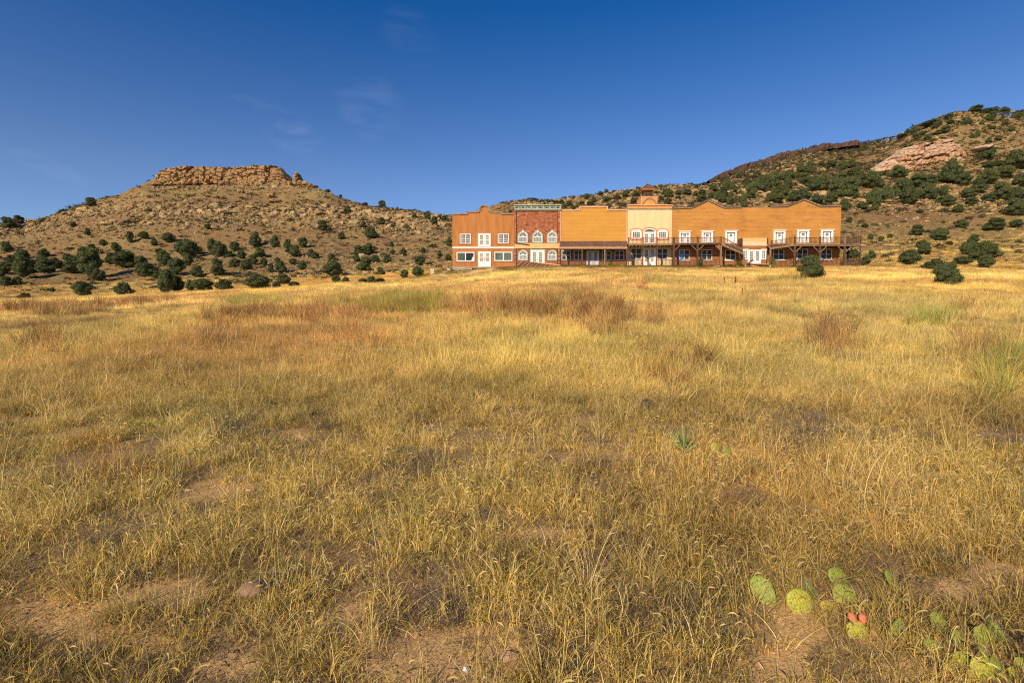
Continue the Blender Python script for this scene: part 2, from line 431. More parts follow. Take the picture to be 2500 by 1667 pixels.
M = {}
def make_materials():
    # --- field soil and thatch
    m, nt, o = mat_new('field_soil'); M['field'] = m
    pos = worldpos(nt)
    at = N(nt, 'ShaderNodeAttribute', attribute_name='cover')
    sep = N(nt, 'ShaderNodeSeparateColor'); L(nt, at.outputs['Color'], sep.inputs[0])
    n1 = noise(nt, 60, 6, .65, vec=pos); n2 = noise(nt, 2.2, 4, .6, vec=pos)
    soil = ramp(nt, n1, [(.25, (.44,.25,.095)), (.5, (.66,.42,.17)), (.72, (.78,.54,.25))])
    soil = mix(nt, soil, (.58,.34,.15), n2)
    n3 = noise(nt, 90, 5, .7, vec=pos, mscale=(1, .35, 1))
    n4 = noise(nt, .35, 4, .6, vec=pos)
    th = ramp(nt, n3, [(.3, (.11,.075,.05)), (.5, (.27,.18,.10)), (.72, (.50,.36,.18))])
    th2 = ramp(nt, n4, [(.35, (1.0,.88,.72)), (.65, (1.0,1.02,.86))])
    th = mix(nt, th, th2, .8, 'MULTIPLY')
    spx = N(nt, 'ShaderNodeSeparateXYZ'); L(nt, pos, spx.inputs[0])
    fy = N(nt, 'ShaderNodeMapRange', inp={'From Min': 4.5, 'From Max': 24.0}); L(nt, spx.outputs[1], fy.inputs['Value'])
    straw = ramp(nt, n3, [(.3, (.46,.33,.14)), (.55, (.66,.49,.22)), (.75, (.74,.57,.28))])   # matted straw where the tall grass grows
    th = mix(nt, th, straw, fy.outputs[0])
    col = mix(nt, th, soil, sep.outputs[0])
    principled(nt, o, col, .95, .1, bump=n1, bstr=.7, bdist=.02)
    # --- hillsides
    m, nt, o = mat_new('hillside_ground'); M['hill'] = m
    pos = worldpos(nt)
    at = N(nt, 'ShaderNodeAttribute', attribute_name='cover')
    sep = N(nt, 'ShaderNodeSeparateColor'); L(nt, at.outputs['Color'], sep.inputs[0])
    n1 = noise(nt, .9, 6, .7, vec=pos); n2 = noise(nt, .06, 5, .6, vec=pos); n3 = noise(nt, .35, 5, .7, vec=pos, dist=.4)
    grass = ramp(nt, n1, [(.30, (.10,.072,.028)), (.46, (.36,.25,.09)), (.70, (.54,.385,.15))])
    soil = ramp(nt, n1, [(.30, (.09,.05,.024)), (.46, (.28,.155,.07)), (.72, (.47,.275,.125))])
    rm = N(nt, 'ShaderNodeMath', operation='MULTIPLY_ADD'); L(nt, n3, rm.inputs[0]); rm.inputs[1].default_value = 2.2; 
    sb = N(nt, 'ShaderNodeMath', operation='SUBTRACT'); L(nt, sep.outputs[2], sb.inputs[0]); sb.inputs[1].default_value = 1.15
    L(nt, sb.outputs[0], rm.inputs[2]); rm.use_clamp = True
    col = mix(nt, grass, soil, rm.outputs[0])
    rocky = ramp(nt, noise(nt, .55, 7, .75, vec=pos), [(.35, (.12,.075,.035)), (.5, (.34,.22,.11)), (.62, (.58,.43,.22))])
    rk = N(nt, 'ShaderNodeMath', operation='MULTIPLY', use_clamp=True); L(nt, sep.outputs[1], rk.inputs[0]); rk.inputs[1].default_value = .9
    col = mix(nt, col, rocky, rk.outputs[0])
    dk = ramp(nt, noise(nt, .4, 6, .75, vec=pos), [(.35, (.055,.04,.032)), (.55, (.13,.08,.055)), (.7, (.22,.15,.09))])
    col = mix(nt, col, dk, at.outputs['Alpha'])
    bm = noise(nt, 1.6, 6, .75, vec=pos)
    principled(nt, o, col, .95, .08, bump=bm, bstr=1.0, bdist=.9)
    # --- rock
    def rockmat(name, cols, streak, sc=.35, top=None):
        m, nt, o = mat_new(name); pos = worldpos(nt)
        na = noise(nt, sc*2.2, 7, .68, vec=pos, mscale=(1, 1, 2.4)); nb = noise(nt, sc*1.3, 4, .6, vec=pos, mscale=(1.8, 1.8, .35))
        c = ramp(nt, na, [(.28, cols[0]), (.45, cols[1]), (.62, cols[2]), (.78, cols[3])])
        oi = N(nt, 'ShaderNodeObjectInfo')
        tint = ramp(nt, oi.outputs['Random'], [(0, (.78,.74,.70)), (.5, (1,1,1)), (1, (1.12,1.05,.95))])
        c = mix(nt, c, tint, .8, 'MULTIPLY')
        s = ramp(nt, nb, [(.56, (0,0,0)), (.68, (1,1,1))])
        c = mix(nt, c, streak, s)
        if top:
            g = N(nt, 'ShaderNodeNewGeometry'); sp = N(nt, 'ShaderNodeSeparateXYZ'); L(nt, g.outputs['Normal'], sp.inputs[0])
            f = N(nt, 'ShaderNodeMapRange', inp={'From Min': .6, 'From Max': .92}); L(nt, sp.outputs[2], f.inputs['Value'])
            c = mix(nt, c, top, f.outputs[0])
        principled(nt, o, c, .92, .12, bump=noise(nt, sc*7, 6, .75, vec=pos, mscale=(1, 1, 2.5)), bstr=1, bdist=.35)
        return m
    M['sandstone'] = rockmat('ochre_sandstone', [(.10,.055,.028),(.32,.18,.08),(.55,.37,.18),(.66,.48,.26)], (.10,.052,.03), top=(.32,.24,.14))
    M['palestone'] = rockmat('pale_pink_sandstone', [(.30,.17,.10),(.50,.33,.22),(.60,.43,.31),(.66,.51,.39)], (.17,.09,.06))
    M['outcrop'] = rockmat('domed_sandstone', [(.15,.07,.035),(.44,.24,.12),(.60,.40,.25),(.68,.51,.36)], (.12,.055,.035), top=(.68,.53,.40))
    M['redstone'] = rockmat('rust_sandstone', [(.20,.10,.05),(.42,.22,.10),(.53,.31,.15),(.58,.38,.22)], (.12,.06,.04))
    M['boulder'] = rockmat('tan_boulder', [(.18,.11,.05),(.42,.29,.135),(.62,.45,.225),(.74,.58,.34)], (.15,.10,.07), sc=.5)
    M['basalt'] = rockmat('dark_caprock', [(.035,.025,.02),(.085,.052,.036),(.16,.092,.06),(.26,.155,.10)], (.05,.035,.03))
    M['slab'] = rockmat('yellow_slab_rock', [(.24,.15,.07),(.46,.31,.14),(.60,.43,.21),(.68,.53,.30)], (.16,.10,.06), sc=.5)
    # --- foliage
    def leafmat(name, a, b, tr=.2, sc=1.5):
        m, nt, o = mat_new(name)
        oi = N(nt, 'ShaderNodeObjectInfo')
        at = N(nt, 'ShaderNodeAttribute', attribute_name='shade')
        c = mix(nt, a, b, at.outputs['Fac'])
        tint = ramp(nt, oi.outputs['Random'], [(0, (.85,.85,.9)), (.6, (1,1,1)), (1, (1.25,1.15,.9))])
        c = mix(nt, c, tint, .8, 'MULTIPLY')
        d = N(nt, 'ShaderNodeBsdfDiffuse'); t = N(nt, 'ShaderNodeBsdfTranslucent'); x = N(nt, 'ShaderNodeMixShader', inp={'Fac': tr})
        L(nt, c, d.inputs[0]); L(nt, c, t.inputs[0]); L(nt, d.outputs[0], x.inputs[1]); L(nt, t.outputs[0], x.inputs[2]); L(nt, x.outputs[0], o.inputs['Surface'])
        return m
    M['juniper'] = leafmat('juniper_foliage', (.072,.094,.036), (.165,.195,.068))
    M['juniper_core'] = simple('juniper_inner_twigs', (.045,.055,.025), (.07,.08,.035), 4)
    M['sage'] = leafmat('grey_green_scrub', (.045,.048,.026), (.115,.108,.055))
    M['weed'] = leafmat('green_weed', (.09,.11,.03), (.22,.22,.06), .3)
    M['purple'] = leafmat('purple_bloom', (.35,.15,.45), (.5,.3,.6), .3)
    M['yucca'] = leafmat('yucca_leaf', (.20,.28,.09), (.36,.44,.16), .2)
    M['deadtwig'] = leafmat('grey_dead_twigs', (.075,.06,.058), (.21,.175,.155), .1)
    M['redgrass'] = leafmat('rust_bunchgrass', (.26,.15,.075), (.54,.36,.18), .35)
    M['yellowweed'] = leafmat('yellow_green_weed', (.22,.24,.03), (.45,.42,.06), .3)
    M['bark'] = simple('juniper_bark', (.14,.09,.06), (.24,.17,.12), 8)
    # grass blades: colour per blade x tint of the tuft
    m, nt, o = mat_new('grass_blades'); M['grass'] = m
    a1 = N(nt, 'ShaderNodeAttribute', attribute_name='shade'); a2 = N(nt, 'ShaderNodeAttribute', attribute_name='tint', attribute_type='INSTANCER')
    c = mix(nt, a1.outputs['Color'], a2.outputs['Color'], 1.0, 'MULTIPLY')
    d = N(nt, 'ShaderNodeBsdfDiffuse'); t = N(nt, 'ShaderNodeBsdfTranslucent'); x = N(nt, 'ShaderNodeMixShader', inp={'Fac': .40})
    L(nt, c, d.inputs[0]); L(nt, c, t.inputs[0]); L(nt, d.outputs[0], x.inputs[1]); L(nt, t.outputs[0], x.inputs[2]); L(nt, x.outputs[0], o.inputs['Surface'])
    # cactus
    def cact(name, a, b):
        m, nt, o = mat_new(name)
        t = N(nt, 'ShaderNodeTexCoord')
        n1 = noise(nt, 9, 4, .6, vec=t.outputs['Object'])
        v = N(nt, 'ShaderNodeTexVoronoi', inp={'Scale': 8.5, 'Randomness': .3}); L(nt, t.outputs['Object'], v.inputs['Vector'])
        c = ramp(nt, n1, [(.3, a), (.7, b)])
        s = ramp(nt, v.outputs['Distance'], [(.13, (1,1,1)), (.24, (0,0,0))])
        c = mix(nt, c, (.42,.30,.10), ramp(nt, noise(nt, 3.5, 5, .7, vec=t.outputs['Object']), [(.55, (0,0,0)), (.72, (.6,.6,.6))]))
        c = mix(nt, c, (.10,.075,.03), s)
        p = principled(nt, o, c, .5, .4, bump=v.outputs['Distance'], bstr=.5, bdist=.01)
        p.inputs['Subsurface Weight'].default_value = .0
        return m
    M['pad_green'] = cact('green_pad', (.12,.17,.012), (.33,.36,.03)); M['pad_yellow'] = cact('yellow_green_pad', (.24,.28,.018), (.50,.44,.03))
    M['pad_gold'] = cact('golden_pad', (.40,.33,.03), (.52,.38,.05)); M['fruit'] = simple('red_fruit', (.50,.11,.06), (.62,.22,.11), 60, .5)
    M['spine'] = simple('spine', (.45,.40,.28), (.62,.56,.42), 40)
    M['whitestone'] = simple('white_pebble', (.70,.66,.60), (.8,.77,.72), 40)
    M['brownstone'] = simple('brown_stone', (.22,.13,.08), (.33,.21,.14), 14, bstr=.6)
    M['darkstone'] = simple('dark_stone', (.055,.04,.035), (.12,.085,.07), 14, bstr=.6)
    # --- building
    S = simple
    M['stucco_brown'] = S('rust_stucco', (.37,.14,.042), (.46,.195,.06), 1.1, mscale=(2.2, 1, .35), bstr=.25)
    M['stucco_cream'] = S('cream_stucco', (.67,.50,.26), (.74,.58,.33), .8, mscale=(2.0, 1, .4), bstr=.15)
    M['orange'] = S('orange_paint', (.51,.25,.048), (.57,.29,.060), .6, mscale=(1, 1, 2), bstr=.1)
    m, nt, o = mat_new('weathered_tan_paint'); M['tan'] = m; pos = worldpos(nt)
    base = ramp(nt, noise(nt, .5, 4, .6, vec=pos), [(.3, (.43,.195,.046)), (.7, (.53,.255,.064))])
    st = noise(nt, .55, 5, .75, vec=pos, mscale=(.8, 1, 2.6)); f = ramp(nt, st, [(.53, (0,0,0)), (.63, (.75,.75,.75))])
    st2 = noise(nt, 3.0, 4, .7, vec=pos, mscale=(.6, 1, 4)); 
    f2 = mix(nt, f, ramp(nt, st2, [(.35, (.25,.25,.25)), (.6, (1,1,1))]), 1.0, 'MULTIPLY')
    principled(nt, o, mix(nt, base, (.25,.115,.04), f2), .8, .2)
    M['brownpaint'] = S('dark_brown_paint', (.22,.08,.03), (.32,.13,.05), .8, mscale=(1, 1, 2))
    M['rustwall'] = S('rust_brown_paint', (.30,.115,.038), (.38,.155,.05), .8, mscale=(1, 1, 2))  # rust brown darkened overall, part of the porch shade put into the colour
    M['white'] = S('white_paint', (.78,.76,.73), (.84,.82,.80), 2.0, rough=.6, bstr=.05)
    M['offwhite'] = S('greyish_white_paint', (.60,.59,.57), (.70,.68,.66), 2.0, rough=.6, bstr=.05)
    M['band'] = S('pale_pink_band', (.72,.60,.53), (.80,.69,.60), 1.5)
    M['coping'] = S('grey_brown_coping', (.22,.15,.11), (.34,.25,.19), 2)
    M['pinktrim'] = S('pinkish_trim', (.60,.34,.22), (.68,.42,.29), 2)
    M['verdigris'] = S('pale_green_cornice', (.30,.38,.31), (.44,.50,.40), 2.5, bstr=.3)
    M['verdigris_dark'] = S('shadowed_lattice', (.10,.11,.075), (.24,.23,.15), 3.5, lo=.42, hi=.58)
    M['greenframe'] = S('grey_green_frame', (.36,.42,.38), (.46,.52,.47), 2)
    M['osb'] = S('bare_sheathing', (.62,.36,.12), (.76,.50,.24), 1.8, lo=.3, hi=.7, detail=8)
    M['pinkboard'] = S('faded_pink_board', (.70,.46,.33), (.78,.56,.34), 1.0, mscale=(1, 1, 2.5))
    M['redtrim'] = S('red_orange_trim', (.62,.16,.06), (.70,.22,.09), 2)
    M['orangetrim'] = S('bright_orange_stucco', (.72,.26,.07), (.80,.33,.10), 1.5)
    M['wood'] = S('weathered_brown_timber', (.07,.038,.024), (.14,.08,.05), 3, mscale=(1, 1, 1), bstr=.3)
    M['wood_light'] = S('bare_grey_timber', (.19,.12,.075), (.30,.21,.135), 3, bstr=.3)
    M['wood_red'] = S('red_brown_decking', (.27,.10,.05), (.37,.16,.08), 2.5)
    M['wood_orange'] = S('fresh_orange_timber', (.62,.33,.13), (.74,.45,.20), 3)
    M['concrete'] = S('grey_concrete', (.36,.32,.27), (.46,.41,.34), 2)
    M['blockpost'] = S('weathered_post', (.42,.33,.24), (.52,.43,.32), 3)
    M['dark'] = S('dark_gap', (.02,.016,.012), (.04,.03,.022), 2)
    m, nt, o = mat_new('brick_veneer'); M['brick'] = m
    t = N(nt, 'ShaderNodeNewGeometry'); mp = N(nt, 'ShaderNodeMapping', inp={'Rotation': (math.pi/2, 0, 0)}); L(nt, t.outputs['Position'], mp.inputs[0])
    b = N(nt, 'ShaderNodeTexBrick', inp={'Scale': 1.0, 'Mortar Size': .018, 'Brick Width': .36, 'Row Height': .125, 'Color1': (.25,.055,.022,1), 'Color2': (.52,.17,.070,1), 'Mortar': (.30,.15,.09,1), 'Bias': 0})
    L(nt, mp.outputs[0], b.inputs['Vector'])
    nz = noise(nt, 2.0, 4, .8, vec=t.outputs['Position'], mscale=(.8, 1, 2.4))
    c = mix(nt, b.outputs['Color'], (.78,.52,.32), ramp(nt, nz, [(.60, (0,0,0)), (.66, (1,1,1))]))
    c = mix(nt, c, (.10,.025,.015), ramp(nt, nz, [(.38, (.85,.85,.85)), (.46, (0,0,0))]))
    principled(nt, o, c, .9, .15, bump=b.outputs['Fac'], bstr=.5, bdist=-.03)
    m, nt, o = mat_new('shake_shingles'); M['shingle'] = m
    t = N(nt, 'ShaderNodeNewGeometry'); mp = N(nt, 'ShaderNodeMapping', inp={'Rotation': (math.pi/2, 0, 0)}); L(nt, t.outputs['Position'], mp.inputs[0])
    b = N(nt, 'ShaderNodeTexBrick', inp={'Scale': 1.0, 'Mortar Size': .012, 'Brick Width': .22, 'Row Height': .12, 'Color1': (.15,.075,.045,1), 'Color2': (.28,.16,.105,1), 'Mortar': (.05,.03,.02,1)})
    L(nt, mp.outputs[0], b.inputs['Vector']); principled(nt, o, b.outputs['Color'], .9, .1)
    M['darkroof'] = S('dark_weathered_roof', (.075,.05,.035), (.16,.105,.065), 3)
    def glass(name, c, r=.06):
        m, nt, o = mat_new(name); pos = worldpos(nt)
        n1 = noise(nt, .8, 3, .6, vec=pos)
        col = ramp(nt, n1, [(.35, c), (.65, tuple(min(1, x*2.0+.01) for x in c))])
        principled(nt, o, col, r, .22, bump=noise(nt, .6, 2, .5, vec=pos), bstr=.06, bdist=.05); return m
    M['glass'] = glass('window_glass', (.040,.034,.028), .3); M['glass_teal'] = glass('teal_window_glass', (.06,.08,.066), .25)
    M['glass_dark'] = glass('dark_window_glass', (.02,.02,.022)); M['poster'] = S('blue_sheet', (.10,.20,.55), (.16,.30,.65), 3)
    M['paper'] = S('white_sheet', (.72,.72,.74), (.8,.8,.8), 3); M['brass'] = S('brass', (.4,.3,.12), (.5,.38,.16), 5, rough=.4)
make_materials()
land()
# ------------------------------------------------------------ the row of false-front buildings
YW = 73.0                      # face of the walls
YP = 70.8                      # front line of the porches
def X_(px, row, Y=YW): return P(px, row, Y)[0]
def Z_(row, Y=YW): return P(1250, row, Y)[2]
def poly(pts, Y=YW): return [(P(x, r, Y)[0], P(x, r, Y)[2]) for x, r in pts]
def rect(px0, row0, px1, row1, Y=YW):
    rm = (row0+row1)/2
    return X_(px0, rm, Y), X_(px1, rm, Y), Z_(row1, Y), Z_(row0, Y)
def arc(cx, cz, rx, rz, a0, a1, n): return [(cx+rx*math.cos(a), cz+rz*math.sin(a)) for a in np.linspace(a0, a1, n)]

def grid_bars(mb, x0, x1, z0, z1, nx, nz, y, t=.035, d=.03):
    for i in range(1, nx):
        x = x0+(x1-x0)*i/nx; mb.box(x-t/2, x+t/2, y-d, y, z0, z1)
    for i in range(1, nz):
        z = z0+(z1-z0)*i/nz; mb.box(x0, x1, y-d+.004, y-.004, z-t/2, z+t/2)
def frame_rect(mb, x0, x1, z0, z1, t, y0, y1):
    mb.box(x0, x1, y0, y1, z1-t, z1); mb.box(x0, x1, y0, y1, z0, z0+t)
    mb.box(x0, x0+t, y0+.002, y1, z0+t, z1-t); mb.box(x1-t, x1, y0+.002, y1, z0+t, z1-t)

def window(parent, r, nx=4, nz=4, Y=YW, frame='white', trim=None, sill=False, glass=('glass', 'glass'), t=.09, hrail=True, label=None):
    """double casement window: frame with rails and glazing bars > one pane per sash"""
    x0, x1, z0, z1 = r
    mb = MB((x0, Y, z0))
    frame_rect(mb, x0, x1, z0, z1, t, Y-.10, Y+.03)
    xm = (x0+x1)/2; zm = (z0+z1)/2
    mb.box(xm-t*.55, xm+t*.55, Y-.085, Y+.02, z0+t, z1-t)
    if hrail:
        mb.box(x0+t, xm-t*.55, Y-.08, Y+.02, zm-t*.35, zm+t*.35); mb.box(xm+t*.55, x1-t, Y-.08, Y+.02, zm-t*.35, zm+t*.35)
    if nx > 1:
        for a, b in ((x0+t, xm-t*.55), (xm+t*.55, x1-t)):
            if hrail:
                grid_bars(mb, a, b, z0+t, zm-t*.35, nx, max(1, nz//2), Y-.055); grid_bars(mb, a, b, zm+t*.35, z1-t, nx, max(1, nz//2), Y-.055)
            else: grid_bars(mb, a, b, z0+t, z1-t, nx, nz, Y-.055)
    o = mb.build('window', M[frame], parent, label)
    for k, (a, b) in enumerate(((x0+t, xm-t*.55), (xm+t*.55, x1-t))):
        MB((a, Y, z0)).box(a, b, Y-.05, Y+.01, z0+t, z1-t).build('pane', M[glass[k]], o)
    if trim:
        tb = MB((x0, Y, z0)); frame_rect(tb, x0-.14, x1+.14, z0-.14, z1+.14, .137, Y-.06, Y+.02); tb.build('window_trim', M[trim], parent)
    if sill: MB((x0, Y, z0)).box(x0-.12, x1+.12, Y-.2, Y, z0-.13, z0-.004).build('window_sill', M[frame], parent)
    return o

def french_door(parent, r, Y=YW, nx=3, nz=5, lo=.18, hi=.93, frame='white', split=False, inner=.24, label=None):
    """pair of white leaves, each with a glazed light"""
    x0, x1, z0, z1 = r; h = z1-z0; xm = (x0+x1)/2
    ca = MB((x0, Y, z0)); frame_rect(ca, x0-.10, x1+.10, z0-.02, z1+.1, .098, Y-.12, Y+.02); d = ca.build('door', M[frame], parent, label)
    for a, b in ((x0, xm-.012), (xm+.012, x1)):
        w_ = b-a; ga, gb = a+w_*inner, b-w_*inner; g0, g1 = z0+h*lo, z0+h*hi
        mb = MB((a, Y, z0))
        mb.box(a, ga, Y-.08, Y, z0, z1); mb.box(gb, b, Y-.08, Y, z0, z1)
        mb.box(ga, gb, Y-.078, Y, z0, g0); mb.box(ga, gb, Y-.078, Y, g1, z1)
        if split: mb.box(ga, gb, Y-.078, Y, g0+(g1-g0)*.46, g0+(g1-g0)*.54)
        grid_bars(mb, ga, gb, g0, g1, nx, nz, Y-.045, t=.04)
        mb.build('door_leaf', M[frame], d)
        MB((a, Y, z0)).box(ga, gb, Y-.04, Y-.005, g0, g1).build('pane', M['glass'], d)
    MB((xm, Y, z0)).box(xm-.09, xm-.05, Y-.15, Y-.082, z0+h*.44, z0+h*.5).build('handle', M['brass'], d)
    return d

def arch_window(parent, cx_px, half, row_top, row_bot, frame='greenframe', Y=YW, rim=None, squash=1.0, fan=True, nx=5, nz=4, keystone=True):
    rm = (row_top+row_bot)/2
    cx = X_(cx_px, rm); hw = half/F*Y*1.006; zt = Z_(row_top); zb = Z_(row_bot)
    rz = hw*squash; zs = zt-rz
    def outline(e):
        return [(cx-hw+e, zb+e), (cx-hw+e, zs)]+arc(cx, zs, hw-e, rz-e, math.pi, 0, 15)[1:-1]+[(cx+hw-e, zs), (cx+hw-e, zb+e)]
    t = .17
    mb = MB((cx, Y, zb)); mb.ring(outline(0), outline(t), Y-.12, Y+.02)
    o = mb.build('window', M[frame], parent)
    wb = MB((cx, Y, zb)); wb.ring(outline(t+.004), outline(t+.055), Y-.10, Y+.01)
    x0, x1 = cx-hw+t+.05, cx+hw-t-.05
    wb.box(x0, x1, Y-.095, Y, zs-.10, zs+.03)
    grid_bars(wb, x0, x1, zb+t+.05, zs-.1, nx, nz, Y-.05, t=.032)
    if fan:
        R1 = hw-t-.05
        for a in (math.pi*.25, math.pi*.5, math.pi*.75):
            wb.bar((cx, Y-.06, zs+.03), (cx+R1*math.cos(a), Y-.06, zs+(rz-t-.05)*math.sin(a)), .045, .04, up=(0, 1, 0))
    wb.build('sash', M['white'], o)
    pb = MB((cx, Y, zb)); pb.prism(outline(t+.03), Y-.04, Y+.008); pb.build('pane', M['glass_teal'], o)
    if keystone:
        kb = MB((cx, Y, zb)); kb.prism([(cx-.09, zt-t-.02), (cx+.09, zt-t-.02), (cx+.14, zt+.12), (cx-.14, zt+.12)], Y-.17, Y-.001); kb.build('keystone', M['white'], o)
    if rim:
        rb = MB((cx, Y, zb)); rb.ring(outline(-.004), outline(-.004-.15), Y-.15, Y+.02) if False else rb.ring(outline(-.16), outline(-.004), Y-.10, Y+.02)
        rb.build('window_trim', M[rim], parent)
    return o

def body(parent, x0, x1, ztop, mat, z0=None, depth=11.5):
    """side walls, back wall and flat roof behind a false front"""
    z0 = ZPAD-.4 if z0 is None else z0
    mb = MB((x0, YW, z0)); y0 = YW+.31
    mb.box(x0+.03, x0+.2, y0, y0+depth, z0, ztop); mb.box(x1-.2, x1-.03, y0, y0+depth, z0, ztop); mb.box(x0+.2, x1-.2, y0+depth-.2, y0+depth, z0, ztop)
    mb.build('side_wall', M[mat], parent)
    MB((x0, YW, z0)).box(x0+.01, x1-.01, y0+.004, y0+depth+.2, ztop+.004, ztop+.25).build('roof', M['coping'], parent)

def siding(parent, top, zbot, mat, pitch, name='siding', Y=YW, proud=.0):
    """lapped boards clipped to the outline 'top' [(x,z)...] from left to right"""
    xs = np.array([p[0] for p in top]); zs = np.array([p[1] for p in top])
    grid = np.linspace(xs[0], xs[-1], 900); gz = np.interp(grid, xs, zs)
    mb = MB((xs[0], Y, zbot)); z = zbot
    while z < zs.max():
        zt = z+pitch; ok = gz >= z+pitch*.5
        k = 0
        while k < len(grid):
            if not ok[k]: k += 1; continue
            j = k
            while j+1 < len(grid) and ok[j+1]: j += 1
            if j > k:
                x0, x1 = grid[k], grid[j]
                a, b = Y-.022-proud, Y-.008-proud
                mb.add([(x0,a,z),(x1,a,z),(x1,Y,z),(x0,Y,z),(x0,b,zt),(x1,b,zt),(x1,Y,zt),(x0,Y,zt)],
                       [(3,2,1,0),(4,5,6,7),(0,1,5,4),(1,2,6,5),(2,3,7,6),(3,0,4,7)])
            k = j+1
        z = zt
    return mb.build(name, M[mat], parent, kind='stuff')

def cap_line(mb, pts, th, y0, y1):
    """moulding following a stepped or gabled top line"""
    for (xa, za), (xb, zb) in zip(pts[:-1], pts[1:]):
        if abs(xb-xa) < .02:   # vertical jog
            mb.box(xa-th*.45, xa+th*.45, y0+.006, y1, min(za, zb)-th, max(za, zb))
        elif abs(zb-za) < .02: mb.box(xa, xb, y0, y1, za-th, za)
        else: mb.bar((xa, (y0+y1)/2, za-th/2), (xb, (y0+y1)/2, zb-th/2), y1-y0, th)

ZB = ZPAD-1.0

def brown_storefront():
    t = empty('storefront', (X_(1180, 600), YW, ZPAD), 'rust brown stuccoed building with stepped parapet and small rounded gable', 'building', 'row of false front buildings')
    x0, x1 = X_(1105, 590), X_(1255.6, 590)-.01
    base = Z_(652)
    pts = [(1105, 524.5), (1140.6, 523.8), (1140.6, 519.8), (1168, 519.2), (1168, 515.2), (1172.4, 515), (1172.4, 512)]
    top = poly(pts); cx = X_(1182.8, 510); r = 11.3/F*YW
    dome = [(cx+r*math.cos(a), Z_(511.5)+r*.72*math.sin(a)) for a in np.linspace(math.pi, 0, 13)]
    rt = poly([(1194.2, 512), (1194.2, 516.2), (1198.5, 516.4), (1198.5, 519.6), (1225, 520), (1225, 523.4), (1255.6, 524)])
    line = [(x0, top[0][1])]+[(x, z) for x, z in top[1:]]+dome+rt[1:-1]+[(x1, rt[-1][1])]
    mb = MB((x0, YW, ZB)); mb.prism([(x0, base), ]+line+[(x1, base)], YW, YW+.3); mb.build('wall', M['stucco_brown'], t)
    MB((x0, YW, ZB)).box(x0-.05, x1, YW-.12, YW+.3, ZB, base-.004).build('foundation', M['concrete'], t)
    cp = MB((x0, YW, ZB)); cap_line(cp, [(x, z+.17) for x, z in line], .2, YW-.14, YW+.36); cp.build('coping', M['coping'], t)
    body(t, x0, x1, Z_(533), 'stucco_brown', depth=11)
    # vertical sheet joints, proud battens
    jb = MB((x0, YW, ZB))
    for k in range(1, 7):
        x = x0+(x1-x0)*k/7; jb.box(x-.012, x+.012, YW-.008, YW+.01, Z_(604), Z_(532))
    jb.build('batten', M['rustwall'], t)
    MB((x0, YW, ZB)).box(x0-.02, x1, YW-.07, YW+.01, Z_(607), Z_(602.5)).build('band', M['band'], t)
    window(t, rect(1122.8, 571.2, 1149.9, 595), 4, 4, trim=None, frame='white')
    window(t, rect(1215.6, 570.7, 1242.3, 594.6), 4, 4, trim=None, frame='white')
    for r_ in (rect(1122.8, 571.2, 1149.9, 595), rect(1215.6, 570.7, 1242.3, 594.6), rect(1114.9, 615.6, 1158.4, 638.6), rect(1207, 615.2, 1250.9, 637.6)):
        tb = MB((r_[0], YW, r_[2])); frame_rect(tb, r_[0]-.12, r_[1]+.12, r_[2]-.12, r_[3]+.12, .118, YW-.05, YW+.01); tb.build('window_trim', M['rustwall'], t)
    french_door(t, rect(1169, 572, 1196.2, 601.6), nz=6, lo=.16, split=True)
    window(t, rect(1114.9, 615.6, 1158.4, 638.6), 1, 1, hrail=False, glass=('glass_teal', 'glass_dark'), t=.12, label='large shop window with its right pane broken')
    window(t, rect(1207, 615.2, 1250.9, 637.6), 1, 1, hrail=False, glass=('glass_teal', 'glass_teal'), t=.12)
    # jagged remains of glass in the broken right-hand pane
    r_ = rect(1114.9, 615.6, 1158.4, 638.6); xb = r_[1]-.13
    mb = MB((xb, YW, r_[2])); mb.prism([(xb, r_[2]+.1), (xb, r_[2]+.75), (xb-.2, r_[2]+.5), (xb-.12, r_[2]+.42), (xb-.32, r_[2]+.28), (xb-.2, r_[2]+.1)], YW-.075, YW-.06)
    mb.build('broken_glass', M['paper'], t)
    french_door(t, rect(1169, 616, 1197, 651.2), nz=8, lo=.38, split=True, label='double white door with an orange strip nailed across it')
    MB((x0, YW, ZB)).box(X_(1169, 632), X_(1197, 632), YW-.125, YW-.081, Z_(632.8), Z_(631.6)).build('cross_board', M['orangetrim'], t)
    for px, row in ((1113, 578), (1159, 577), (1112, 627), (1159, 626), (1204, 627)):
        x, z = X_(px, row), Z_(row); MB((x, YW, z)).box(x-.04, x+.04, YW-.06, YW+.01, z-.04, z+.04).build('wall_bracket', M['dark'], t)

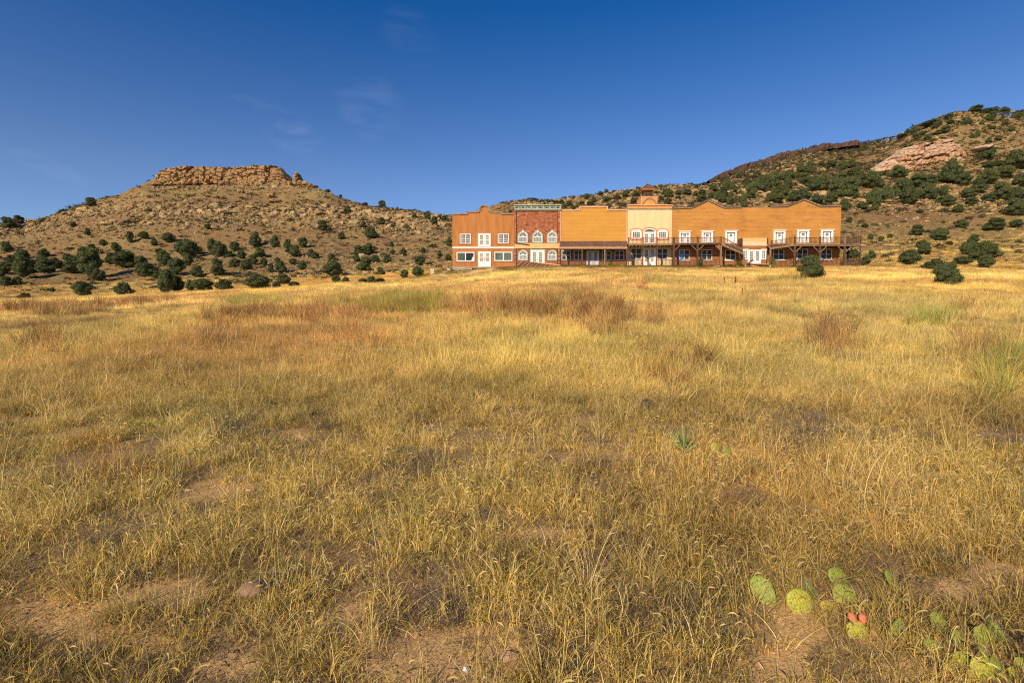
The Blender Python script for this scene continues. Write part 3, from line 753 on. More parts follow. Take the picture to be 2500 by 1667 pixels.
def brick_storefront():
    t = empty('storefront', (X_(1311, 600), YW, ZPAD), 'mottled red brick building with arched windows and pale green cornice', 'building', 'row of false front buildings')
    x0, x1 = X_(1255.8, 590), X_(1366.8, 590)
    zt = Z_(513.4)
    MB((x0, YW, ZB)).box(x0, x1, YW, YW+.3, ZB, zt).build('wall', M['brick'], t)
    body(t, x0, x1, Z_(533), 'brick', depth=9.5)
    for a, b in ((1255.8, 1260.2), (1361.8, 1366.8)):
        MB((x0, YW, ZB)).box(X_(a, 590), X_(b, 590), YW-.14, YW-.001, Z_(652), zt).build('pilaster', M['brick'], t)
    for a in (1260.5, 1361.2):
        MB((x0, YW, ZB)).box(X_(a, 590)-.03, X_(a, 590)+.03, YW-.03, YW+.01, Z_(652), zt).build('joint', M['dark'], t)
    # cornice of eight recessed bays
    zc0, zc1 = Z_(513.4), Z_(500.3); cx0, cx1 = X_(1255.4, 507), X_(1369.3, 507)
    c = MB((cx0, YW, zc0)); c.box(cx0, cx1, YW-.32, YW+.3, zc0+.002, zc0+.13); c.box(cx0-.06, cx1+.06, YW-.38, YW+.3, zc1-.16, zc1-.05)
    cor = c.build('cornice', M['verdigris'], t)
    n = 8; w_ = (cx1-cx0)/n
    for i in range(n+1):
        x = cx0+w_*i; x = min(max(x, cx0+.1), cx1-.1)
        MB((x, YW, zc0)).box(x-.055, x+.055, YW-.30, YW+.1, zc0+.132, zc1-.162).build('cornice_post', M['verdigris'], cor)
    for i in range(n):
        a = cx0+w_*i+.06; b = a+w_-.12; mb = MB((a, YW, zc0)); y = YW-.16
        frame_rect(mb, a+.07, b-.07, zc0+.135, zc1-.24, .07, y-.06, y+.02)
        rr = random.Random(i)
        for k in range(15):   # pressed scrollwork
            cx_ = rr.uniform(a+.2, b-.2); cz_ = rr.uniform(zc0+.2, zc1-.32); r_ = rr.uniform(.05, .12); a0 = rr.uniform(0, 6.28)
            pts = arc(cx_, cz_, r_, r_, a0, a0+4, 7)
            for p, q in zip(pts[:-1], pts[1:]): mb.bar((p[0], y-.03, p[1]), (q[0], y-.03, q[1]), .05, .04, up=(0, 1, 0))
        mb.build('scroll_panel', M['verdigris'], cor)
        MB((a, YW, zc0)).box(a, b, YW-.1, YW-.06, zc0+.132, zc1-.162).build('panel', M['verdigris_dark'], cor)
    MB((x0, YW, ZB)).box(x0+.1, x1-.1, YW-.18, YW-.001, zc0-.12, zc0-.002).build('moulding', M['coping'], t)
    for cx in (1276.8, 1312.5, 1348): arch_window(t, cx, 12.6, 564.6, 593.2)
    mb = MB((x0, YW, ZB)); mb.box(x0+.02, x1-.05, YW-.16, YW-.141, Z_(607), Z_(594.2)); mb.box(x0+.3, x1-.32, YW-.14, YW-.002, Z_(606.8), Z_(594.4)); mb.build('sign_band', M['osb'], t)
    MB((x0, YW, ZB)).bar((X_(1257, 594), YW-.2, Z_(594.2)), (X_(1292, 598), YW-.24, Z_(598.3)), .06, .14).build('hanging_strip', M['wood'], t)
    for cx in (1277, 1348.2): arch_window(t, cx, 11.8, 610.0, 636.6, keystone=False)
    d = french_door(t, rect(1298.2, 613, 1327.2, 651), nz=7, lo=.16)
    r_ = rect(1298.2, 613, 1327.2, 651); tb = MB((x0, YW, ZB)); frame_rect(tb, r_[0]-.24, r_[1]+.24, r_[2]-.1, r_[3]+.24, .135, YW-.10, YW+.01); tb.build('door_trim', M['greenframe'], t)

def orange_storefront():
    t = empty('storefront', (X_(1449, 600), YW, ZPAD), 'bright orange clapboard building with square raised parapet above a shingled porch', 'building', 'row of false front buildings')
    x0, x1 = X_(1367.0, 560)+.01, X_(1531.2, 560)
    top = poly([(1367, 514.2), (1415.5, 513.6), (1415.5, 505.4), (1483, 505.2), (1483, 513.2), (1531, 513)])
    top[0] = (x0, top[0][1]); top[-1] = (x1, top[-1][1])
    mb = MB((x0, YW, ZB)); mb.prism([(x0, Z_(600))]+top+[(x1, Z_(600))], YW, YW+.3); mb.build('wall', M['orange'], t)
    siding(t, [(x0+.12, top[0][1]), (top[1][0], top[1][1]), (top[1][0]+.001, top[2][1]), (top[3][0], top[3][1]), (top[3][0]+.001, top[4][1]), (x1-.12, top[5][1])], Z_(600), 'orange', .19)
    MB((x0, YW, ZB)).box(x0, x1, YW, YW+.3, ZB, Z_(600)-.003).build('lower_wall', M['brownpaint'], t)
    siding(t, [(x0+.02, Z_(600)-.01), (x1-.02, Z_(600)-.01)], Z_(650), 'brownpaint', .22, 'lower_siding')
    cp = MB((x0, YW, ZB)); cap_line(cp, [(x, z+.1) for x, z in top], .17, YW-.12, YW+.36)
    cp.box(x0, x0+.13, YW-.09, YW-.038, Z_(600), top[0][1]-.07); cp.box(x1-.13, x1, YW-.09, YW-.038, Z_(600), top[5][1]-.07)
    cp.build('coping', M['pinktrim'], t)
    body(t, x0, x1, Z_(522), 'orange', depth=10)
    for a, b in ((1370.9, 1393.4), (1400.6, 1423), (1469.2, 1492.4), (1500, 1523.4)):
        window(t, rect(a, 611.4, b, 635.4), 1, 2, frame='offwhite', glass=('glass', 'glass'), t=.10)
    french_door(t, rect(1433.5, 613.5, 1460.5, 647.6), frame='offwhite', nz=5, nx=3, lo=.3)

def arch_cap():
    pass

def mission_storefront():
    t = empty('storefront', (X_(1586, 600), YW, ZPAD), 'pale cream mission style building with orange arched gable and belfry', 'building', 'row of false front buildings')
    x0, x1 = X_(1531.4, 560)+.012, X_(1640.6, 560)-.012
    MB((x0, YW, ZB)).box(x0, x1, YW, YW+.3, ZB, Z_(509.5)).build('wall', M['stucco_cream'], t)
    jb = MB((x0, YW, ZB))
    for k in range(1, 5): jb.box(x0+(x1-x0)*k/5-.01, x0+(x1-x0)*k/5+.01, YW-.007, YW+.01, Z_(596), Z_(512))
    jb.build('sheet_joint', M['stucco_cream'], t)
    body(t, x0, x1, Z_(520), 'stucco_cream', depth=11)
    MB((x0, YW, ZB)).box(x0-.02, x1+.02, YW-.05, YW+.3, Z_(509.5)+.002, Z_(502.6)).build('frieze', M['orangetrim'], t)
    MB((x0, YW, ZB)).box(x0-.03, x1+.03, YW-.14, YW-.052, Z_(511), Z_(509)).build('lower_moulding', M['coping'], t)
    MB((x0, YW, ZB)).box(x0-.08, x1+.08, YW-.2, YW+.34, Z_(502.6)+.002, Z_(500.2)).build('coping', M['pinktrim'], t)
    # gable block with blind arch
    bx0, bx1 = X_(1565.6, 490), X_(1604.8, 490); bz0 = Z_(500.2)+.002; bz1 = Z_(481.6)
    MB((bx0, YW, bz0)).box(bx0, bx1, YW+.0, YW+2.5, bz0, bz1).build('gable_block', M['orangetrim'], t)
    mb = MB((bx0, YW, bz0)); mb.box(bx0-.05, bx1+.05, YW-.1, YW+2.55, bz1+.002, bz1+.1); mb.box(bx0-.04, bx0+.1, YW-.08, YW-.004, bz0, bz1)
    mb.build('gable_trim', M['pinktrim'], t)
    cx = X_(1585.6, 490); R = 17.0/F*YW
    mb = MB((cx, YW, bz0)); mb.ring(arc(cx, bz0, R, R*.94, math.pi, 0, 21), arc(cx, bz0, R-.17, R*.94-.17, math.pi, 0, 21), YW-.16, YW-.002, closed=False)
    mb.build('arch_moulding', M['coping'], t)
    mb = MB((cx, YW, bz0)); mb.prism(arc(cx, bz0, R-.2, R*.94-.2, math.pi, 0, 21), YW-.06, YW-.003); mb.build('arch_panel', M['orangetrim'], t)
    # belfry
    Yb = YW+1.25; e = 11.7/F*YW; zf = bz1+.1; zr = Z_(464, YW+.6); ze = Z_(460.4, YW+.3)
    bt = MB((cx, Yb, zf)); bt.box(cx-e, cx+e, Yb-e, Yb+e, zf+.002, zf+.12)
    bell = bt.build('belfry', M['wood'], t)
    for sx in (-1, 1):
        for sy in (-1, 1):
            px_, py_ = cx+sx*(e-.09), Yb+sy*(e-.09)
            MB((px_, py_, zf)).box(px_-.05, px_+.05, py_-.05, py_+.05, zf+.12, zr).build('post', M['wood'], bell)
    for ax in range(4):
        s = 1 if ax % 2 else -1
        def pt(u, zz):
            return (cx+u, Yb+s*(e-.09), zz) if ax < 2 else (cx+s*(e-.09), Yb+u, zz)
        rb = MB((cx, Yb, zf)); rl = e-.18
        rb.bar(pt(-rl, zf+.72), pt(rl, zf+.72), .07, .07); rb.bar(pt(-rl, zf+.2), pt(rl, zf+.2), .06, .06)
        rb.build('rail', M['wood'], bell)
        for k in range(7):
            u = -rl+2*rl*(k+.5)/7
            MB((cx, Yb, zf)).bar(pt(u, zf+.23), pt(u, zf+.69), .05, .05, up=(0, 1, 0)).build('baluster', M['wood'], bell)
        ab = MB((cx, Yb, zf)); zz = zr-.12     # shallow arched boards under the eaves
        if ax < 2:
            ptsb = [(cx-rl, zr), (cx-rl, zz-.1)]+[(cx+rl*math.cos(a), zz-.1+.17*math.sin(a)) for a in np.linspace(math.pi, 0, 9)[1:-1]]+[(cx+rl, zz-.1), (cx+rl, zr)]
            ab.prism(ptsb, Yb+s*(e-.07)-.02, Yb+s*(e-.07)+.02)
        else: ab.box(cx+s*(e-.07)-.02, cx+s*(e-.07)+.02, Yb-rl, Yb+rl, zz, zr)
        ab.build('eaves_board', M['wood'], bell)
    er = 15.0/F*YW
    fb = MB((cx, Yb, zr)); fb.box(cx-er, cx+er, Yb-er, Yb+er, ze-.13, ze); fb.build('eaves', M['orangetrim'], bell)
    za = Z_(448.6, Yb); mb = MB((cx, Yb, ze)); er += .08; k = .06
    mb.add([(cx-er, Yb-er, ze+.002), (cx+er, Yb-er, ze+.002), (cx+er, Yb+er, ze+.002), (cx-er, Yb+er, ze+.002), (cx-er, Yb-er, ze+.08), (cx+er, Yb-er, ze+.08), (cx+er, Yb+er, ze+.08), (cx-er, Yb+er, ze+.08),
            (cx-k, Yb-k, za), (cx+k, Yb-k, za), (cx+k, Yb+k, za), (cx-k, Yb+k, za)],
           [(3,2,1,0),(0,1,5,4),(1,2,6,5),(2,3,7,6),(3,0,4,7),(4,5,9,8),(5,6,10,9),(6,7,11,10),(7,4,8,11),(8,9,10,11)])
    mb.build('roof', M['darkroof'], bell)
    zt = Z_(439.4, Yb); mb = MB((cx, Yb, za)); mb.box(cx-.035, cx+.035, Yb-.035, Yb+.035, za-.1, zt); mb.box(cx-.11, cx+.11, Yb-.025, Yb+.025, zt-.2, zt-.14); mb.box(cx-.14, cx+.14, Yb-.14, Yb+.14, za-.16, za-.02)
    mb.build('finial', M['wood_light'], bell)
    # openings
    for cxp in (1553.3, 1617):
        arch_window(t, cxp, 12.4, 560.3, 583.4, frame='white', rim='redtrim', squash=.42, fan=False, nx=4, nz=3, keystone=False)
    o = french_door(t, rect(1571.3, 569.5, 1599.2, 594.5), nz=5, lo=.1, inner=.2)
    r_ = rect(1571.3, 569.5, 1599.2, 594.5); cx = (r_[0]+r_[1])/2; hw = (r_[1]-r_[0])/2+.1; zs = r_[3]+.1
    outer = [(cx-hw, zs+.002)]+arc(cx, zs+.06, hw, .52, math.pi, 0, 13)[1:-1]+[(cx+hw, zs+.002)]
    inner = [(cx-hw+.16, zs+.06)]+arc(cx, zs+.06, hw-.16, .38, math.pi, 0, 13)[1:-1]+[(cx+hw-.16, zs+.06)]
    mb = MB((cx, YW, zs)); mb.ring(outer, inner, YW-.11, YW+.01); f = mb.build('fanlight', M['white'], t)
    mb = MB((cx, YW, zs)); mb.prism(inner, YW-.05, YW+.008); mb.build('pane', M['glass_teal'], f)
    oo = [(cx-hw-.004, r_[2])]+[(cx-hw-.004, zs)]+arc(cx, zs+.06, hw+.004, .53, math.pi, 0, 13)[1:-1]+[(cx+hw+.004, zs), (cx+hw+.004, r_[2])]
    o2 = [(cx-hw-.17, r_[2])]+[(cx-hw-.17, zs)]+arc(cx, zs+.06, hw+.17, .69, math.pi, 0, 13)[1:-1]+[(cx+hw+.17, zs), (cx+hw+.17, r_[2])]
    mb = MB((cx, YW, zs)); mb.ring(o2, oo, YW-.13, YW+.01, closed=False); mb.build('door_trim', M['redtrim'], t)
    for a, b in ((1539.4, 1566), (1603.6, 1629.6)):
        window(t, rect(a, 606.5, b, 634), 1, 2, frame='offwhite', t=.10)
    french_door(t, rect(1571.4, 607.5, 1598.4, 648), frame='white', nz=6, lo=.24)
    r_ = rect(1571.4, 607.5, 1598.4, 648)
    mb = MB((cx, YW, zs)); 
    for a, b in ((r_[0]-.3, r_[0]-.105), (r_[1]+.105, r_[1]+.3)): mb.box(a, b, YW-.1, YW+.01, r_[2], r_[3])
    mb.build('door_casing', M['redtrim'], t)

def hall_door(parent, r):
    """white panelled door with side lights and crown moulding"""
    x0, x1, z0, z1 = r; w_ = x1-x0; h = z1-z0
    mb = MB((x0, YW, z0)); y = YW
    mb.box(x0, x0+w_*.13, y-.13, y, z0, z1-.3); mb.box(x1-w_*.13, x1, y-.13, y, z0, z1-.3); mb.box(x0, x1, y-.132, y, z1-.298, z1-.1); mb.box(x0-.14, x1+.14, y-.22, y, z1-.1, z1)
    d = mb.build('door', M['white'], parent)
    # leaf between the side lights
    a, b = x0+w_*.31, x1-w_*.31
    lf = MB((a, y, z0)); ga, gb = a+w_*.07, b-w_*.07; g0, g1 = z1-.3-h*.30, z1-.3-h*.11
    lf.box(a, ga, y-.08, y, z0, z1-.42); lf.box(gb, b, y-.08, y, z0, z1-.42); lf.box(ga, gb, y-.078, y, z0, g0); lf.box(ga, gb, y-.078, y, g1, z1-.42); lf.box(ga, gb, y-.076, y, (g0+g1)/2-.03, (g0+g1)/2+.03)
    lf.build('door_leaf', M['white'], d)
    MB((a, y, z0)).box(ga, gb, y-.05, y-.005, g0, g1).build('pane', M['glass_dark'], d)
    MB((a, y, z0)).box(x0+w_*.13, x1-w_*.13, y-.04, y, z1-.416, z1-.3).build('transom', M['glass_dark'], d)
    for s0, s1 in ((x0+w_*.13, a), (b, x1-w_*.13)):
        sl = MB((s0, y, z0)); t_ = (s1-s0)*.25
        sl.box(s0, s0+t_, y-.1, y, z0, z1-.42); sl.box(s1-t_, s1, y-.1, y, z0, z1-.42); sl.box(s0+t_, s1-t_, y-.098, y, z0, z0+.12)
        for k in range(1, 6): zz = z0+(h-.42)*k/6; sl.box(s0+t_, s1-t_, y-.09, y, zz-.03, zz+.03)
        sl.build('side_light', M['white'], d)
        MB((s0, y, z0)).box(s0+t_, s1-t_, y-.05, y-.01, z0+.12, z1-.42).build('pane', M['glass_dark'], d)
    MB((a, y, z0)).box(a+.06, a+.11, y-.13, y-.081, z0+h*.40, z0+h*.45).build('handle', M['brass'], d)

def tan_hall():
    t = empty('storefront', (X_(1846, 600), YW, ZPAD), 'long tan clapboard building with peeling paint and two low gables', 'building', 'row of false front buildings')
    x0, x1 = X_(1640.7, 560)+.012, X_(2052.5, 505)
    pts = [(1640.7, 508.3), (1689, 506.3), (1728.3, 488.4), (1767.5, 506.2), (1810.7, 505.4), (1811, 508), (1879.3, 507.2), (1879.6, 503.6), (1922, 502.8), (1962.8, 486.4), (2003.4, 503.2), (2053.2, 502.2)]
    top = poly(pts); top[0] = (x0, top[0][1]); top[-1] = (x1, top[-1][1])
    mb = MB((x0, YW, ZB)); mb.prism([(x0, Z_(597))]+top+[(x1, Z_(597))], YW, YW+.3); mb.build('wall', M['tan'], t)
    siding(t, [(x0, top[0][1])]+top[1:], Z_(597), 'tan', .19)
    MB((x0, YW, ZB)).box(x0, x1, YW, YW+.3, ZB, Z_(597)-.003).build('lower_wall', M['brownpaint'], t)
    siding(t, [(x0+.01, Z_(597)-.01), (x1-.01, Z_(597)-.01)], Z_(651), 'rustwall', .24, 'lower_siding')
    body(t, x0, x1, Z_(517), 'tan', depth=11.5)
    for seg in (top[0:5], top[7:12]):
        cp = MB((x0, YW, ZB)); s2 = [(x, z+.10) for x, z in seg]
        s2[0] = (s2[0][0]-(.0 if seg is top[0:5] else .12), s2[0][1])
        cap_line(cp, s2, .11, YW-.22, YW+.36); cp.build('roof_edge', M['wood'], t)
        cp = MB((x0, YW, ZB)); cap_line(cp, [(x, z-.012) for x, z in seg], .07, YW-.16, YW-.04); cp.build('white_bead', M['offwhite'], t)
        cp = MB((x0, YW, ZB)); cap_line(cp, [(x, z-.085) for x, z in seg], .10, YW-.11, YW-.038); cp.build('frieze_board', M['wood'], t)
        db = MB((x0, YW, ZB))
        for (xa, za), (xb, zb) in zip(seg[:-1], seg[1:]):
            L_ = math.hypot(xb-xa, zb-za); n = max(1, int(L_/.45))
            for k in range(n):
                f = (k+.5)/n; x, z = xa+(xb-xa)*f, za+(zb-za)*f; db.box(x-.04, x+.04, YW-.18, YW-.112, z-.12, z-.03)
        db.build('dentils', M['wood_light'], t, kind='stuff')
    MB((x0, YW, ZB)).box(x1-.12, x1+.03, YW-.07, YW+.32, Z_(651), top[-1][1]).build('corner_board', M['tan'], t)
    for a, b, r0, r1 in ((1657.6, 1685, 564.2, 594.6), (1712.6, 1740, 563.6, 594.4), (1770, 1798, 562.6, 594.2), (1888, 1916.4, 562, 593.6), (1945.3, 1974.6, 560.9, 593.2), (2003.4, 2033.2, 560.3, 592.8)):
        hall_door(t, rect(a, r0, b, r1))
    for k, (a, b, r0, r1) in enumerate(((1657.2, 1683, 609.5, 635), (1712, 1738.3, 609.3, 634.8), (1769.6, 1795.6, 609.2, 635), (1886.8, 1913.6, 608, 634.3), (1944.6, 1971.6, 608, 634), (2002.5, 2030, 608, 634))):
        wo = window(t, rect(a, r0, b, r1), 1, 2, frame='offwhite', glass=('poster', 'glass') if k == 0 else ('glass', 'glass'), t=.10,
                    sill=True, label='lower window with a blue sheet behind its left pane' if k == 0 else None)
    # enclosed entry projecting between the two balconies
    Ye = YW-1.0
    ex0, ex1 = X_(1813.0, 600, Ye), X_(1872.0, 600, Ye)
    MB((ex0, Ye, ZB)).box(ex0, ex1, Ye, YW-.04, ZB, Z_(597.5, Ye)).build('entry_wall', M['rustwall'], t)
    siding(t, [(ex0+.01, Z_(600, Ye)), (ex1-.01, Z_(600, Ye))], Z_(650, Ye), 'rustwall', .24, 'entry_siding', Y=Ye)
    MB((ex0, Ye, ZB)).box(ex0-.02, ex1+.02, Ye-.12, Ye-.001, Z_(600.4, Ye), Z_(581.2, Ye)).build('sign_board', M['pinkboard'], t)
    MB((ex0, Ye, ZB)).box(ex0, ex1, Ye, YW-.04, Z_(597.5, Ye)+.003, Z_(582, Ye)).build('parapet', M['pinkboard'], t)
    MB((ex0, Ye, ZB)).box(ex0-.01, ex1+.01, Ye-.15, Ye-.121, Z_(589.6, Ye), Z_(581.3, Ye)).build('bare_board', M['osb'], t)
    for px in (1810.4, 1873.3):
        x = X_(px, 590, Ye-.1); MB((x, Ye, ZB)).box(x-.09, x+.09, Ye-.19, YW-.05, Z_(597, Ye), Z_(582, Ye)).build('parapet_post', M['wood'], t)
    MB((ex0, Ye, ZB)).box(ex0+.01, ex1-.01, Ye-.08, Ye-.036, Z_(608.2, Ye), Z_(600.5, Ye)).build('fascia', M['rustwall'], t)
    for a, b in ((1813.6, 1825.2), (1857.8, 1870.0)):
        r_ = rect(a, 610.5, b, 634, Ye); r_ = (r_[0], r_[1], r_[2], r_[3])
        mb = MB((r_[0], Ye, r_[2])); frame_rect(mb, *r_, .13, Ye-.12, Ye); mb.box(r_[0]-.06, r_[1]+.06, Ye-.16, Ye, r_[3]+.002, r_[3]+.12)
        grid_bars(mb, r_[0]+.13, r_[1]-.13, r_[2]+.13, r_[3]-.13, 2, 5, Ye-.045, t=.045); wo = mb.build('window', M['white'], t)
        MB((r_[0], Ye, r_[2])).box(r_[0]+.13, r_[1]-.13, Ye-.042, Ye-.037, r_[2]+.13, r_[3]-.13).build('pane', M['glass_teal'], wo)
    french_door(t, rect(1827.4, 611.5, 1855.6, 643, Ye-.04), Y=Ye-.04, nz=5, lo=.2, inner=.22)

def rail_run(parent, a, b, top_a, top_b, h, pitch=.17, bal_mat='wood', size=.045, sag=None):
    """top rail, bottom rail and balusters from a(x,y) to b(x,y); z of the top given at both ends"""
    n = max(2, int(math.dist(a, b)/pitch))
    def pt(f, dz):
        z = top_a+(top_b-top_a)*f+dz
        if sag: z += sag(f)
        return (a[0]+(b[0]-a[0])*f, a[1]+(b[1]-a[1])*f, z)
    segs = 6 if sag else 1
    for nm, dz, w_, t_ in (('top_rail', 0, .10, .05), ('bottom_rail', -h, .06, .045)):
        mb = MB(pt(0, dz))
        for k in range(segs): mb.bar(pt(k/segs, dz), pt((k+1)/segs, dz), w_, t_)
        mb.build(nm, M['wood'], parent)
    for k in range(n):
        f = (k+.5)/n; p0 = pt(f, -h+.035); p1 = pt(f, -.03)
        key = round(p1[2]-p0[2], 3)
        me = BAL.get(key)
        if me is None:
            me = MB((0, 0, 0)).box(-size/2, size/2, -size/2, size/2, 0, key).mesh('baluster'); me.materials.append(M['wood']); BAL[key] = me
        o = link('baluster', me, None, parent); o.location = Vector(p0)-abs_loc(parent)
BAL = {}

def post(parent, x, y, z0, z1, w_=.2, braces=(1, -1), mat='wood', curved=False, bl=.75):
    o = MB((x, y, z0)).box(x-w_/2, x+w_/2, y-w_/2, y+w_/2, z0, z1).build('post', M[mat], parent)
    for s in braces:
        mb = MB((x, y, z1-bl))
        if curved:
            pts = [(x+s*(w_/2+bl*.8*(1-math.cos(a))), z1-bl*.8+bl*.8*math.sin(a)) for a in np.linspace(0, math.pi/2, 6)]
            for p, q in zip(pts[:-1], pts[1:]): mb.bar((p[0], y, p[1]), (q[0], y, q[1]), .09, .1, up=(0, 1, 0))
        else: mb.bar((x+s*w_*.4, y, z1-bl), (x+s*(w_*.4+bl), y, z1-.02), .08, .085, up=(0, 1, 0))
        mb.build('brace', M['wood_light'] if not curved else M[mat], o)
    return o

def shingled_porch():
    t = empty('porch', (X_(1449, 640), YP, ZPAD), 'long porch with brown shingled roof in front of the orange building', 'porch')
    xa, xb = X_(1366.4, 604, YP), X_(1532, 604, YP)-.06
    ztop = Z_(589); zf = Z_(603.6, YP)
    mb = MB((xa, YP, zf)); yb = YW-.04
    a0, a1 = X_(1367.4, 590)+.02, X_(1531, 590)-.02
    mb.add([(xa, YP-.15, zf), (xb, YP-.15, zf), (a1, yb, ztop), (a0, yb, ztop), (xa, YP-.15, zf-.08), (xb, YP-.15, zf-.08), (a1, yb, ztop-.08), (a0, yb, ztop-.08)],
           [(0,1,2,3),(7,6,5,4),(4,5,1,0),(5,6,2,1),(6,7,3,2),(7,4,0,3)])
    rf = mb.build('roof', M['shingle'], t)
    # courses of shakes standing proud of the slope
    cb = MB((xa, YP, zf)); n = 13
    for k in range(n):
        f0, f1 = k/n, (k+1.12)/n; f1 = min(f1, 1)
        za, zb_ = zf+(ztop-zf)*f0, zf+(ztop-zf)*f1; ya, yb2 = YP-.15+(yb-YP+.15)*f0, YP-.15+(yb-YP+.15)*f1
        x = xa+(a0-xa)*f0+.02; xe = xb+(a1-xb)*f0-.02
        rr = random.Random(k)
        while x < xe:
            w_ = min(rr.uniform(.25, .5), xe-x); j = rr.uniform(0, .02)
            cb.add([(x+.01, ya-j, za+.035), (x+w_-.01, ya-j, za+.035), (x+w_-.01, yb2, zb_+.012), (x+.01, yb2, zb_+.012), (x+.01, ya-j, za+.002), (x+w_-.01, ya-j, za+.002)], [(0,1,2,3), (4,5,1,0)])
            x += w_
    cb.build('shingles', M['shingle'], t, kind='stuff')
    MB((xa, YP, zf)).box(xa, xb, YP-.19, YP-.152, zf-.13, zf+.01).build('fascia', M['pinktrim'], t)
    zbm = Z_(608.6, YP)
    MB((xa, YP, zf)).box(xa, xb, YP-.1, YP+.1, zbm, zf-.12).build('beam', M['wood_light'], t)
    zd = Z_(647.6, YP)
    MB((xa, YP, zd)).box(xa, xb, YP-.12, YW-.04, zd-.14, zd).build('deck', M['wood'], t)
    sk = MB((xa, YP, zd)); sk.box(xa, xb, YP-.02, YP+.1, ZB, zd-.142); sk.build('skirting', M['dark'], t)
    mats = {1476.4: 'wood_light'}
    posts = [1369.5, 1420.8, 1476.4, 1530.2]
    for px in posts:
        x = X_(px, 625, YP); post(t, x, YP, zd, zbm, .16, (), mats.get(px, 'wood'))
    zr = Z_(635.2, YP)
    for a, b in zip(posts[:-1], posts[1:]):
        rail_run(t, (X_(a, 640, YP)+.09, YP), (X_(b, 640, YP)-.09, YP), zr, zr, .64)

